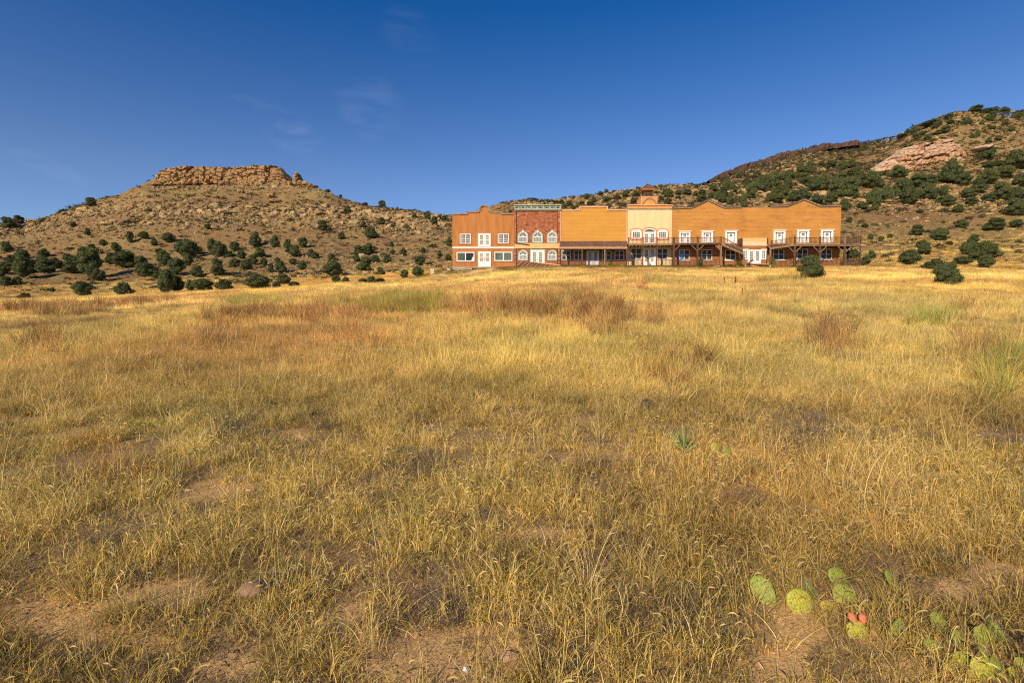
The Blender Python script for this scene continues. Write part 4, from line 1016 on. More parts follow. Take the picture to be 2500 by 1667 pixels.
def balcony_left():
    t = empty('balcony', (X_(1650, 640), YP, ZPAD), 'two level timber balcony across the cream building and left gable, its right end fallen', 'balcony', 'timber balconies')
    zd = Z_(647.8, YP); xa, xb = X_(1533, 640, YP), X_(1762, 640, YP)
    MB((xa, YP, zd)).box(xa, xb, YP-.12, YW-.04, zd-.14, zd).build('deck', M['wood'], t)
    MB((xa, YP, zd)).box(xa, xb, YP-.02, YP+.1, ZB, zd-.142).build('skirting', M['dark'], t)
    zu = Z_(594.4, YP); zu2 = Z_(592.4, YP); xm = X_(1640, 595, YP)
    xe = X_(1761.5, 593, YP)
    # upper floor: boards and joists, rising slightly to the right
    for k, (x0, x1, z0, z1) in enumerate(((xa, xm, zu, zu), (xm, xe, zu, zu2))):
        mb = MB((x0, YP, z0))
        mb.add([(x0, YP-.14, z0-.06), (x1, YP-.14, z1-.06), (x1, YW-.12, z1-.06), (x0, YW-.12, z0-.06), (x0, YP-.14, z0), (x1, YP-.14, z1), (x1, YW-.12, z1), (x0, YW-.12, z0)],
               [(3,2,1,0),(4,5,6,7),(0,1,5,4),(1,2,6,5),(2,3,7,6),(3,0,4,7)]); mb.build('upper_deck', M['osb'] if k == 0 else M['wood_light'], t)
        MB((x0, YP, z0)).bar((x0, YP, z0-.16), (x1-.002, YP, z1-.16), .12, .19).build('beam', M['wood_light'] if k == 0 else M['wood'], t)
    n = 26
    for k in range(n):
        f = (k+.5)/n; x = xa+(xe-xa)*f; z = zu-.065+(0 if x < xm else (zu2-zu)*(x-xm)/(xe-xm))
        MB((x, YP, z)).box(x-.03, x+.03, YP+.07, YW-.12, z-.18, z).build('joist', M['wood'], t)
    pp = [(1534.2, .10), (1569.6, .12), (1603.7, .12), (1644.6, .26), (1702.6, .19), (1759.8, .19)]
    for i, (px, w_) in enumerate(pp):
        x = X_(px, 620, YP); br = (1, -1) if 0 < i < 5 else ((1,) if i == 0 else (-1,))
        if i == 3: br = (1,)
        post(t, x, YP, zd, zu-.255, w_, br, 'wood' if i != 5 else 'wood_light', curved=i in (0, 1, 2), bl=.5 if i < 3 else .72)
        zt = Z_(580.6 if i < 4 else 578.8, YP)
        MB((x, YP, zu)).box(x-w_*.35-.02, x+w_*.35+.02, YP-.07, YP+.07, zu-.3, zt+.06).build('newel', M['wood'], t)
    tops = [Z_(r, YP) for r in (581.2, 581.2, 581.2, 581.0, 580.4, 579.2)]
    for i in range(5):
        a, b = X_(pp[i][0], 590, YP)+.09, X_(pp[i+1][0], 590, YP)-.09
        rail_run(t, (a, YP), (b, YP), tops[i], tops[i+1], .72)
    for i in (0, 2, 3, 4):
        zr = Z_(634.6, YP)
        rail_run(t, (X_(pp[i][0], 640, YP)+.16, YP), (X_(pp[i+1][0], 640, YP)-.13, YP), zr, zr, .64)
    for px in (1545, 1615.5):
        x = X_(px, 640, YP+.4); MB((x, YP, zd)).box(x-.09, x+.09, YP+.3, YP+.48, zd, Z_(635, YP)).build('short_post', M['wood'], t)
    # the collapsed end: deck, edge beam and rail hang down to the right
    a = (X_(1761.5, 595, YP), YP, Z_(595.5, YP)); b = (X_(1815, 617, YP+.3), YP+.3, Z_(618.5, YP+.3))
    d = MB(a); y2 = YW-.16; bb = (X_(1815, 603, y2), y2, Z_(604, y2)); aa = (X_(1757, 594, y2), y2, Z_(595, y2))
    d.add([a, b, bb, aa]+[(p[0], p[1], p[2]-.06) for p in (a, b, bb, aa)], [(0,1,2,3),(7,6,5,4),(4,5,1,0),(5,6,2,1),(6,7,3,2),(7,4,0,3)])
    d.build('fallen_deck', M['wood_light'], t)
    for k in range(7):
        f = (k+.3)/7; p = Vector(a)*(1-f)+Vector(b)*f; q = Vector(aa)*(1-f)+Vector(bb)*f
        MB(p).bar(p-Vector((0, 0, .15)), q-Vector((0, 0, .15)), .05, .16).build('fallen_joist', M['wood'], t)
    MB(a).bar((a[0], a[1]-.1, a[2]-.12), (b[0], b[1]-.1, b[2]-.12), .1, .24).build('fallen_beam', M['wood_light'], t)
    ta = Z_(578.9, YP); tb = Z_(604.5, YP+.2)
    rail_run(t, (X_(1763, 585, YP)+.05, YP), (X_(1813.5, 606, YP+.2), YP+.2), ta, tb, .70)
    x = X_(1805, 625, YP+.2); MB((x, YP, ZPAD)).bar((x, YP+.25, Z_(618, YP)), (x+.15, YP+.25, Z_(634, YP)), .1, .1, up=(0, 1, 0)).build('dangling_brace', M['wood'], t)

def balcony_right():
    t = empty('balcony', (X_(1990, 640), YP, ZPAD), 'two level timber balcony across the right gable, wrapping round the end wall', 'balcony', 'timber balconies')
    zd = Z_(647.6, YP); xa, xc = X_(1888, 640, YP), X_(2099, 640, YP); xw = X_(2052.5, 505)+.05
    MB((xa, YP, zd)).box(xa+2.6, xc, YP-.12, YW-.04, zd-.14, zd).build('deck', M['wood'], t)
    MB((xa, YP, zd)).box(xw, xc, YW-.036, YW+5.5, zd-.14, zd).build('side_deck', M['wood'], t)
    MB((xa, YP, zd)).bar((xa, YP, ZPAD+.05), (xa+2.6, YP, zd-.09), .2, .2).build('sagging_sill', M['wood'], t)
    MB((xa, YP, zd)).box(xa+2.6, xc-1.2, YP+.04, YP+.1, ZB, zd-.142).build('skirting', M['wood'], t)
    for k in range(16):
        x = xw+.2+(xc-xw-.4)*k/15 
        MB((x, YP, zd)).box(x-.07, x+.07, YP-.15, YP-.122, zd-.42, zd-.05).build('apron_board', M['wood'], t)
    cx_ = X_(2098, 652, YP); MB((cx_, YP, ZPAD)).box(cx_-.28, cx_+.28, YP-.25, YP+.3, ZPAD-.3, ZPAD+.22).build('footing', M['concrete'], t)
    pp = [(1939.6, .20), (2001.2, .20), (2061.6, .22), (2100.4, .16)]
    zb = Z_(600, YP); zu = Z_(596.2, YP)
    x1 = X_(1939.6, 597, YP); x0 = X_(1881, 604, YP); xe = X_(2101, 590, YP)
    mb = MB((x1, YP, zu)); mb.box(x1, xe, YP-.14, YW-.12, zu-.06, zu); mb.build('upper_deck', M['wood_light'], t)
    mb = MB((x1, YP, zu)); mb.box(xw, xe, YW-.118, YW+5.5, zu-.06, zu); mb.build('side_upper_deck', M['wood'], t)
    MB((x1, YP, zu)).box(x1, xe, YP-.06, YP+.06, zu-.26, zu-.062).build('beam', M['wood_light'], t)
    MB((x1, YP, zu)).box(xe-.14, xe-.02, YP+.062, YW+5.5, zu-.26, zu-.062).build('side_beam', M['wood'], t)
    for k in range(20):
        x = x1+.3+(xe-x1-.6)*k/19; MB((x, YP, zu)).box(x-.03, x+.03, YP+.065, (YW-.13 if x < xw else YW+5.4), zu-.24, zu-.064).build('joist', M['wood'], t)
    # sagging left bay
    z0 = Z_(604.5, YP); a = (x0, YP, z0); b = (x1, YP, zu); y2 = YW-.16; aa = (x0-.2, y2, Z_(597, y2)); b2 = (x1, y2, zu)
    d = MB(a); d.add([a, b, b2, aa]+[(p[0], p[1], p[2]-.06) for p in (a, b, b2, aa)], [(0,1,2,3),(7,6,5,4),(4,5,1,0),(5,6,2,1),(6,7,3,2),(7,4,0,3)]); d.build('sagging_deck', M['wood'], t)
    MB(a).bar((x0-.1, YP-.08, z0-.13), (x1, YP-.08, zu-.13), .1, .26).build('sagging_beam', M['wood_light'], t)
    MB(a).bar((X_(1873.5, 598, YW-.9), YW-.9, Z_(598, YW-.9)), (x0, YP, z0-.05), .14, .2).build('sagging_end_beam', M['wood_light'], t)
    for k in range(7):
        f = (k+.4)/7; p = Vector(a)*(1-f)+Vector(b)*f; q = Vector(aa)*(1-f)+Vector(b2)*f
        MB(p).bar(p-Vector((0, 0, .15)), q-Vector((0, 0, .15)), .05, .16).build('joist', M['wood'], t)
    xl = X_(1880.5, 630, YP); MB((xl, YP, ZPAD)).bar((xl+.1, YP, ZPAD-.2), (xl-.02, YP, z0-.2), .17, .17, up=(0, 1, 0)).build('post', M['wood_light'], t, 'leaning end post')
    for i, (px, w_) in enumerate(pp):
        x = X_(px, 620, YP); post(t, x, YP, zd, zu-.262, w_, (1, -1) if i < 3 else (-1,), 'wood', bl=.85)
        zt = Z_((579.4, 579.6, 577, 576.2)[i], YP)
        MB((x, YP, zu)).box(x-w_*.4, x+w_*.4, YP-.08, YP+.08, zu+.002, zt+.1).build('newel', M['wood_light'] if i == 2 else M['wood'], t)
    for yy in (YP+2.6, YP+5.2):
        x = X_(2100.4, 620, YP); post(t, x, yy, zd, zu-.262, .2, (), 'wood')
        mb = MB((x, yy, zu)); mb.bar((x, yy+.08, zu-1.1), (x, yy+.8, zu-.36), .1, .1, up=(1, 0, 0)); mb.bar((x, yy-.08, zu-1.1), (x, yy-.8, zu-.36), .1, .1, up=(1, 0, 0)); mb.build('side_brace', M['wood'], t)
    rt = [Z_(r, YP) for r in (588.2, 580.4, 580.6, 578.4, 577.6)]
    xs = [X_(1883, 590, YP)]+[X_(p[0], 588, YP) for p in pp]
    for i in range(4):
        rail_run(t, (xs[i]+.12, YP), (xs[i+1]-.12, YP), rt[i], rt[i+1], .74)
    rail_run(t, (xs[4], YP+.14), (xs[4], YW+5.3), rt[4], rt[4], .74)
    MB((xs[0], YP, rt[0])).box(xs[0]-.05, xs[0]+.07, YP-.05, YP+.05, Z_(602, YP), rt[0]+.03).build('end_newel', M['wood'], t)
    zr = Z_(633, YP)
    rail_run(t, (X_(1889, 638, YP), YP), (X_(pp[0][0], 640, YP)-.12, YP), Z_(637.2, YP), Z_(634, YP), .62, sag=lambda f: -.16*math.sin(math.pi*min(1, f*1.1))+.05*math.sin(f*9))
    for i in range(3):
        rail_run(t, (X_(pp[i][0], 640, YP)+.14, YP), (X_(pp[i+1][0], 640, YP)-.14, YP), zr, zr+.03, .64)
    rail_run(t, (X_(2100.4, 620, YP), YP+.14), (X_(2100.4, 620, YP), YW+5.3), zr, zr, .64)
    MB((x1, YP, rt[1])).bar((X_(1925, 582, YP), YP-.1, Z_(582, YP)), (X_(1937, 574.5, YP), YP-.1, Z_(574.5, YP)), .04, .04).build('loose_strip', M['wood'], t)

def fallen_porch():
    """collapsed roof frame of slats lying in front of the brick building"""
    Yf = 70.9
    t = empty('collapsed_porch_roof', (X_(1310, 650, Yf), Yf, ZPAD), 'collapsed red brown slatted porch frame lying tilted against the brick building', 'fallen roof')
    A = (X_(1256, 654, Yf), Yf, Z_(654, Yf)); B = (X_(1371, 651.8, Yf), Yf, Z_(652, Yf))
    Yb = 72.5
    C = (X_(1277, 637.2, Yb), Yb, Z_(637.4, Yb)); D = (X_(1306, 640.3, Yb), Yb, Z_(640.5, Yb)); E = (X_(1373, 648.6, 71.4), 71.4, Z_(648.8, 71.4))
    A, B, C, D, E = map(Vector, (A, B, C, D, E))
    up = [C, D, E]
    def upper(f):
        L1 = (D-C).length; L2 = (E-D).length; s = f*(L1+L2)
        return C+(D-C)*(s/L1) if s < L1 else D+(E-D)*((s-L1)/L2)
    mb = MB(A); mb.add([A+Vector((0, .03, -.05)), B+Vector((0, .03, -.05)), E+Vector((0, .03, -.05)), D+Vector((0, .03, -.05)), C+Vector((0, .03, -.05))], [(0,1,2,3,4)])
    mb.add([A+Vector((0, .03, -.09)), B+Vector((0, .03, -.09)), E+Vector((0, .03, -.09)), D+Vector((0, .03, -.09)), C+Vector((0, .03, -.09))], [(4,3,2,1,0)])
    mb.build('backing', M['wood'], t)
    for k in range(30):
        f = k/29
        lo = A+(B-A)*min(1, f*.97+.01); hi = upper(f)
        MB(lo).bar(lo, hi, .075, .07).build('slat', M['wood_red'] if k % 3 else M['wood_orange'], t)
    MB(D).bar(D+Vector((-.1, -.05, .03)), E+Vector((0, -.05, .03)), .1, .13).build('edge_board', M['wood_orange'], t)
    MB(A).bar(A+Vector((-.05, -.08, -.02)), B+Vector((-.6, -.08, -.1)), .1, .14).build('bottom_board', M['osb'], t)

def debris():
    # warped porch skirt and block piers before the brown building
    t = empty('warped_skirting', (X_(1160, 655, 71.5), 71.5, ZPAD), 'warped grey skirting boards sagging below the rust brown building', 'boards')
    def strip(pts, Y, h, name, mat):
        mb = MB((X_(pts[0][0], pts[0][1], Y), Y, Z_(pts[0][1], Y)))
        for (a, ra), (b, rb) in zip(pts[:-1], pts[1:]):
            p, q = P(a, ra, Y), P(b, rb, Y); mb.bar((p[0], p[1], p[2]-h/2), (q[0], q[1], q[2]-h/2), .05, h)
        mb.build(name, M[mat], t)
    strip([(1098, 651.5), (1106, 653.3), (1114, 655.5), (1122, 656.5), (1132, 655.6), (1141, 653.4), (1150, 652.4), (1165, 653.6), (1180, 653.2), (1196, 652.2)], 71.5, .12, 'warped_board', 'wood_light')
    strip([(1061, 666), (1072, 661), (1084, 657.5), (1097, 655)], 71.3, .16, 'warped_board', 'wood')
    strip([(1101, 655), (1110, 659), (1120, 661), (1131, 660.4), (1140, 657)], 71.6, .34, 'dark_skirt', 'wood')
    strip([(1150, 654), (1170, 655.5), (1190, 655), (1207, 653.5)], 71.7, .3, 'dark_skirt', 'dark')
    for px, r0, r1 in ((1055.6, 655.6, 671), (1095.2, 655, 664), (1148.4, 655, 661)):
        p = P(px, r0, 70.6); w_ = .27 if px < 1060 else .21
        z0 = hz(p[0], 70.6)-.2
        o = MB((p[0], 70.6, z0)).box(p[0]-w_, p[0]+w_, 70.4, 70.8, z0, p[2]).build('pier', M['blockpost'])
        lab = {1055.6: 'tall tapered grey pier standing farthest left of the buildings', 1095.2: 'short block pier at the left corner of the rust brown building', 1148.4: 'low block pier below the middle of the rust brown building'}[px]
        tag(o, lab, 'pier', 'block piers of the fallen porch')
    t = empty('fallen_balustrade', (X_(1227, 654, 71), 71, ZPAD), 'dark broken balustrade leaning in the grass beside the slatted frame', 'balustrade')
    a, b = P(1207, 654.8, 71.2), P(1248, 652.0, 71.2)
    MB(a).bar(a, b, .08, .08).build('rail', M['dark'], t)
    for k in range(13):
        f = (k+.3)/13; p = Vector(a)*(1-f)+Vector(b)*f; MB(p).bar(p+Vector((-.15, -.05, -.22)), p+Vector((.14, .02, .14)), .06, .06, up=(0, 1, 0)).build('baluster', M['dark'], t)
    # boards before the entry
    def board(px0, r0, Y0, px1, r1, Y1, w_, th, mat, label, g='loose boards before the entry'):
        a, b = P(px0, r0, Y0), P(px1, r1, Y1)
        o = MB(a).bar(a, b, w_, th).build('loose_board', M[mat]); tag(o, label, 'board', g)
    board(1817, 650.5, 69.6, 1838, 635, 70.6, .3, .09, 'wood', 'dark board propped up diagonally before the white entry door')
    board(1817.5, 655, 69.3, 1820, 647, 69.5, .2, .1, 'concrete', 'short pale stub of timber under the propped dark board')
    board(1826, 644.6, 70.8, 1875, 645.6, 70.8, .3, .08, 'wood_orange', 'long pale plank lying level below the entry door')
    board(1832, 648.2, 70.2, 1864, 654, 69.6, .35, .06, 'osb', 'orange board sloping down to the right below the entry', )
    board(1830, 647, 70.4, 1858, 651, 70.1, .2, .07, 'wood_red', 'thin rust coloured board behind the sloping orange one')
    board(1879, 655.6, 69.4, 1882, 646, 69.6, .12, .1, 'paper', 'white stake standing beside the bush at the leaning post')
    board(1741, 650.8, 69.9, 1757, 649.2, 69.9, .2, .06, 'wood_orange', 'pale plank on the ground under the left balcony end')
    o = MB((0, 0, 0)); a = P(1584, 648, 70.9); b = P(1581.5, 635, 72.2)
    bb = MB(a).bar(a, b, .3, .06).build('loose_board', M['wood_red']); tag(bb, 'reddish board leaning on the lower white door of the cream building', 'board')
    sg = empty('entry_step', (X_(1845, 646, 71.3), 71.3, ZPAD), 'timber step in front of the white entry door', 'step')
    MB((0, 0, 0)).box(X_(1824, 645, 71.3), X_(1876, 645, 71.3), 71.0, 71.9, ZPAD-.2, Z_(645, 71.0)).build('tread', M['wood_light'], sg)

brown_storefront(); brick_storefront(); orange_storefront(); mission_storefront(); tan_hall()
shingled_porch(); balcony_left(); balcony_right(); fallen_porch(); debris()
# ------------------------------------------------------------ rocks, junipers, scrub on the hills
def ico(sub):
    import bmesh
    bm = bmesh.new(); bmesh.ops.create_icosphere(bm, subdivisions=sub, radius=1.0)
    V = np.array([v.co[:] for v in bm.verts]); Fc = np.array([[v.index for v in f.verts] for f in bm.faces]); bm.free(); return V, Fc
ICO = {s: ico(s) for s in (1, 2, 3)}
def rock_verts(rng, sub=2, box=.55, rough=.14, layers=0):
    V, Fc = ICO[sub]; V = V.copy()
    p = 2+box*6
    n = (np.abs(V)**p).sum(1)**(1/p); V = V/n[:, None]
    # cut by random planes, so that it breaks into facets
    for _ in range(9):
        d = rng.normal(size=3); d /= np.linalg.norm(d); k = rng.uniform(.62, .95)
        h = V@d; V = V-np.maximum(h-k, 0)[:, None]*d
    V = V*(1+rng.normal(0, rough*.35, len(V)))[:, None]
    if layers:
        z = V[:, 2]; s = np.sin(z*layers*math.pi+rng.uniform(0, 6)); V[:, :2] *= (1+.07*np.sign(s)*np.abs(s)**.5)[:, None]
    return V, Fc
ROCKS = {}
def rock_mesh(name, mat, rng, n, **kw):
    out = []
    for i in range(n):
        V, Fc = rock_verts(rng, **kw); me = np_mesh(name, V, Fc); me.materials.append(M[mat]); out.append(me)
    return out
def put(me, name, loc, scale, rotz=0, tilt=(0, 0), parent=None):
    o = bpy.data.objects.new(name, me); COL.objects.link(o)
    if parent is not None: o.parent = parent; loc = Vector(loc)-Vector(parent.location)
    o.location = loc; o.scale = scale; o.rotation_euler = (tilt[0], tilt[1], rotz); return o


def hsh(a, b, seed=0):
    a = np.asarray(a, np.int64); b = np.asarray(b, np.int64)
    n = (a*374761393+b*668265263+seed*974634777) & 0x7fffffff; n = ((n ^ (n >> 13))*1274126177) & 0x7fffffff
    return ((n ^ (n >> 15)) & 0xffff)/65535.0
def cliff(parent, name, mat, px0, px1, top, bot, Y0, layer, bw, amp, recede=2.0, bulge=1.5, dx=.3, dz=.28, parts=8, seed=1, tilt=0., edge=7., rag=1.0, back=14.0, pw=1.5):
    """a rock face broken into beds and blocks; split into buttresses, each a part"""
    s = Y0/F; nx = int((px1-px0)*s/dx); pxs = np.linspace(px0, px1, nx)
    hmax = max(float(bot(p)-top(p)) for p in np.linspace(px0, px1, 40))*s
    nz = max(8, int(hmax/dz)); t = np.linspace(0, 1, nz)
    PX, T = np.meshgrid(pxs, t, indexing='ij')
    tr = np.array([top(p) for p in pxs])[:, None]; br = np.array([bot(p) for p in pxs])[:, None]
    hgt = (br-tr)*s*T; x = (PX-1250)*s; zz = (br-br.max())*-s+hgt
    def field(x, zz):
        zw = (zz+tilt*x)/layer+fbm(x, zz*2, 14, 3, seed)*.9+fbm(x, zz, 2.5, 2, seed+1)*.28; Lr = np.floor(zw); fz = zw-Lr
        wv = bw*(.55+.9*hsh(Lr, Lr*0+3, seed)); xw = x/wv+hsh(Lr, Lr*0+9, seed)*7+fbm(x, zz, 3.0, 2, seed+2)*.35; B = np.floor(xw); fx = xw-B
        off = (hsh(Lr, B, seed+5)-.5)*1.1+(hsh(Lr, Lr*0, seed+7)-.5)*.9
        ez = np.minimum(fz, 1-fz)*layer; ex = np.minimum(fx, 1-fx)*wv
        crack = np.exp(-(ez/.22)**2)*.75+np.exp(-(ex/.20)**2)*.65
        # joints that run the full height
        jw = x/(bw*2.3)+fbm(x, zz, 6, 2, seed+11)*.25; J = np.floor(jw); fj = jw-J; ej = np.minimum(fj, 1-fj)*bw*2.3
        off = off+(hsh(J, J*0, seed+13)-.5)*1.8; crack = crack+np.exp(-(ej/.55)**2)*2.0
        return amp*(off-crack*.9)+fbm(x, zz, 1.1, 3, seed+15)*.22*amp
    D = field(x, zz)
    e = np.minimum(PX-px0, px1-PX)*s; D = D-edge*np.exp(-(e/ (edge*.55))**2)
    Yg = Y0-D+recede*T**pw-bulge*np.sin(np.pi*np.clip(T, 0, 1))
    jag = (hsh(np.floor(x[:, -1:]/1.7), np.zeros((nx, 1)), seed+20)-.5)*rag*2.2
    row = br+(tr-br)*T+jag*T**3
    u = (PX-1250)/F; v = (833.5-row)/F; dy = CS+v*SN; dzz = -SN+v*CS
    # heights are taken at the nominal distance so that ledges stay level when blocks jut out
    Ym = Y0+recede*T**pw
    V = np.stack([u/dy*Ym, Yg, dzz/dy*Ym], -1)
    top3 = []
    for k, (bk, dn) in enumerate(((1.2, .05), (3.5, .0), (back*.5, .3), (back, 2.5))):
        q = V[:, -1].copy(); q[:, 1] += bk; q[:, 2] -= dn-.25*fbm(q[:, 0], q[:, 0]*0+k*3, 2, 2, seed+30); top3.append(q)
    V = np.concatenate([V]+[q[:, None] for q in top3], 1); nz2 = V.shape[1]
    cuts = np.unique(np.round(np.linspace(0, nx-1, parts+1)).astype(int))
    for i0, i1 in zip(cuts[:-1], cuts[1:]):
        sub = V[i0:i1+1]; n = sub.shape[0]; idx = np.arange(n*nz2).reshape(n, nz2)
        f = np.stack([idx[:-1, :-1], idx[1:, :-1], idx[1:, 1:], idx[:-1, 1:]], -1).reshape(-1, 4)
        o = link(name, np_mesh(name, sub.reshape(-1, 3)-np.array(parent.location), f), M[mat], parent)

def mesa_cap():
    rng = np.random.default_rng(11)
    blk = rock_mesh('rock_block', 'sandstone', rng, 9, sub=2, box=.6, rough=.12, layers=2)
    c = hit(530, 448)
    t = empty('mesa_caprock', (c[0], 345, c[2]), 'long layered sandstone cliff capping the flat topped hill', 'rock outcrop')
    top = lambda p: np.interp(p, [362, 367, 372, 382, 386, 398, 402, 425, 470, 560, 608, 618, 645, 678, 684, 692, 702], [438, 430, 425, 421, 416, 414, 410.5, 408.5, 406.5, 407, 405.5, 403, 403, 405.5, 413, 420, 434])
    bot = lambda p: np.interp(p, [362, 400, 500, 560, 630, 650, 690, 702], [446, 444, 443, 446, 450, 451, 447, 444])
    cliff(t, 'buttress', 'sandstone', 362, 702, top, bot, 344.0, 3.0, 6.5, 1.9, recede=1.0, bulge=.2, parts=11, seed=4, rag=.5, edge=6)
    for k in range(70):      # blocks fallen against the foot
        px = rng.uniform(366, 700); row = bot(px)+rng.uniform(-4, 5); p = P(px, row, 340.5-rng.uniform(0, 2)); s = rng.uniform(.9, 2.3)
        put(blk[rng.integers(9)], 'rock_block', p, (s*rng.uniform(.8, 1.3), s, s*rng.uniform(.6, 1.1)), rng.uniform(0, 6.3), (rng.uniform(-.3, .3), rng.uniform(-.3, .3)), t)
    c = P(721, 447, 338)
    t = empty('rock_stack', c, 'free standing rock stack on the shoulder right of the mesa cliff', 'rock')
    top = lambda p: np.interp(p, [706, 711, 714, 717, 723, 727, 731, 736, 740], [442, 434, 426, 420.5, 419.5, 422, 433, 441, 444])
    cliff(t, 'buttress', 'sandstone', 705, 741, top, lambda p: 451, 338.0, 2.6, 3.2, .9, recede=2.0, bulge=2.0, parts=1, seed=9, rag=.4, edge=5, back=6)
    for (cx, cy, w_, h_, tl) in ((708, 447, 8, 6, 0), (733, 446, 9, 6, .2), (745, 447, 8, 5, .1), (756, 451, 9, 4, 0), (768, 455, 9, 4, 0), (722, 449, 9, 5, .1)):
        p = P(cx, cy, 335); s = 335/F
        put(blk[rng.integers(9)], 'rock_block', p, (w_*s, w_*s*.9, h_*s), rng.uniform(0, 3), (tl, 0), t)
    for (cx, cy, w_, h_, lab) in ((594, 466, 13, 9, 'isolated rock knob in the grass below the middle of the mesa cliff'), (661, 477, 11, 8, 'rounded rock knob below the right end of the mesa cliff'),
                                  (672, 489, 17, 7, 'flat topped rock ledge just under the rounded knob on the mesa slope'), (566, 506, 13, 8, 'large pale boulder at the centre of the rubble band'), (328, 506, 12, 8, 'large pinkish boulder at the left of the rubble band')):
        h = hit(cx, cy+h_*.7); s = h[1]/F
        k = empty('boulder_heap', h, lab, 'rock', 'rock knobs on the mesa slope')
        for j in range(5):
            put(blk[rng.integers(9)], 'rock_block', (h[0]+rng.uniform(-.5, .5)*w_*s, h[1]+rng.uniform(-.3, .6)*w_*s, h[2]+h_*s*rng.uniform(.2, .9)), (w_*s*rng.uniform(.35, .6), w_*s*.5, h_*s*rng.uniform(.4, .65)), rng.uniform(0, 3), (rng.uniform(-.2, .2), 0), k)

def slab_outcrop():
    rng = np.random.default_rng(5)
    pale = rock_mesh('rock_slab', 'palestone', rng, 6, sub=2, box=.7, rough=.09, layers=1)
    rust = rock_mesh('rock_slab', 'redstone', rng, 6, sub=2, box=.6, rough=.10, layers=2)
    top = lambda p: np.interp(p, [2112, 2122, 2140, 2175, 2215, 2245, 2262, 2300, 2325, 2345, 2362, 2378, 2390], [430, 422, 408, 385, 358, 351, 350, 341, 341, 352, 370, 375, 396])
    bot = lambda p: np.interp(p, [2112, 2160, 2210, 2250, 2300, 2345, 2390], [438, 436, 432, 430, 424, 432, 410])
    Y0 = 234.0
    c = P(2250, 415, Y0)
    t = empty('sandstone_outcrop', c, 'broad domed pink and orange sandstone outcrop on the right hillside', 'rock outcrop')
    cliff(t, 'buttress', 'outcrop', 2112, 2390, top, bot, Y0, 2.6, 9.0, 2.3, recede=7.0, bulge=1.5, dx=.25, dz=.22, parts=9, seed=23, tilt=-.06, rag=.5, edge=6, back=10, pw=2.2)
    for (cx, cy, w_, h_) in ((2398, 362, 17, 7), (2420, 362, 14, 5), (2186, 440, 15, 6), (2215, 437, 14, 7), (2232, 430, 10, 6), (2255, 440, 9, 5), (2300, 430, 10, 6), (2150, 441, 12, 6), (2330, 436, 9, 6)):
        p = P(cx, cy, Y0-3 if cy > 400 else Y0+6); s = p[1]/F
        put((pale if cy < 400 else rust)[rng.integers(6)], 'rock_slab', p, (w_*s, w_*s, h_*s), rng.uniform(-.3, .3), (0, 0), t)

def dark_rim():
    c = P(1900, 390, 395)
    t = empty('dark_rim_cliff', c, 'broken dark brown rimrock along the top of the far right ridge', 'rock outcrop')
    top = lambda p: np.interp(p, RX, RR)-.5
    for (a, b, h_, Y0, sd) in ((1742, 1800, 18, 352, 1), (1792, 1866, 17, 350, 2), (1858, 1975, 17, 350, 3), (1968, 2050, 14, 350, 4), (2045, 2120, 10, 352, 5)):
        bot = (lambda a, b, h_: lambda p: np.interp(p, RX, RR)+3+h_*math.sin(math.pi*min(1, max(0, (p-a)/(b-a))))**.5)(a, b, h_)
        cliff(t, 'rim_rock', 'basalt', a, b, top, bot, Y0, 3.2, 2.6, 1.1, recede=3.0, bulge=.2, dx=.45, dz=.45, parts=2, seed=40+sd, rag=1.6, edge=8, back=26)


ORD = ['leftmost', 'second from left', 'third from left', 'fourth from left', 'fifth from left', 'sixth from left', 'seventh from left', 'eighth from left', 'ninth from left',
       'tenth from left', 'eleventh from left', 'twelfth from left', 'thirteenth from left', 'fourteenth from left', 'fifteenth from left']
def order_word(i, n):
    if n == 1: return 'lone one'
    if i == n-1: return 'rightmost'
    if i < 8 or i < n/2: return ORD[min(i, 14)]
    return ORD[n-1-i].replace('from left', 'from right') if n-1-i < 15 else 'in the middle'
def place_of(px, row):
    cols = ((70, 'at the left edge'), (130, 'near the left edge'), (215, 'under the left skyline tree'), (290, 'right of the skyline tree'), (366, 'left of the mesa cliff'), (420, 'under the cliff left end'), (475, 'under the cliff left quarter'), (530, 'under the cliff left half'), (580, 'under the cliff right half'),
            (640, 'under the cliff right quarter'), (700, 'under the cliff right end'), (745, 'under the rock stack'), (800, 'right of the rock stack'), (860, 'well right of the stack'), (910, 'near the round skyline juniper'), (960, 'right of the round juniper'), (1020, 'toward the brown building'), (1110, 'beside the brown building'),
            (1260, 'behind the brown building'), (1375, 'behind the green cornice'), (1450, 'behind the orange parapet left'), (1531, 'behind the orange parapet right'), (1640, 'beside the belfry'), (1700, 'left of the left gable'), (1760, 'above the left gable'), (1820, 'right of the left gable'), (1880, 'between the gables'), (1950, 'left of the right gable'), (2010, 'above the right gable'), (2060, 'right of the right gable'),
            (2120, 'above the wraparound balcony'), (2180, 'under the outcrop left tip'), (2240, 'under the outcrop left half'), (2300, 'under the outcrop middle'), (2360, 'under the outcrop right half'), (2430, 'right of the outcrop'), (2700, 'at the right edge'))
    c = next(t for x, t in cols if px < x)
    if px < 1110: b = 'mesa top slope' if row < 492 else 'upper rubble band' if row < 520 else 'lower rubble band' if row < 550 else 'upper red slope' if row < 590 else 'lower red slope' if row < 630 else 'juniper belt' if row < 665 else 'hill foot'
    else: b = 'high slope' if row < 350 else 'outcrop level' if row < 430 else 'stony belt' if row < 480 else 'lower stony belt' if row < 520 else 'mid slope' if row < 580 else 'low slope'
    return b, c
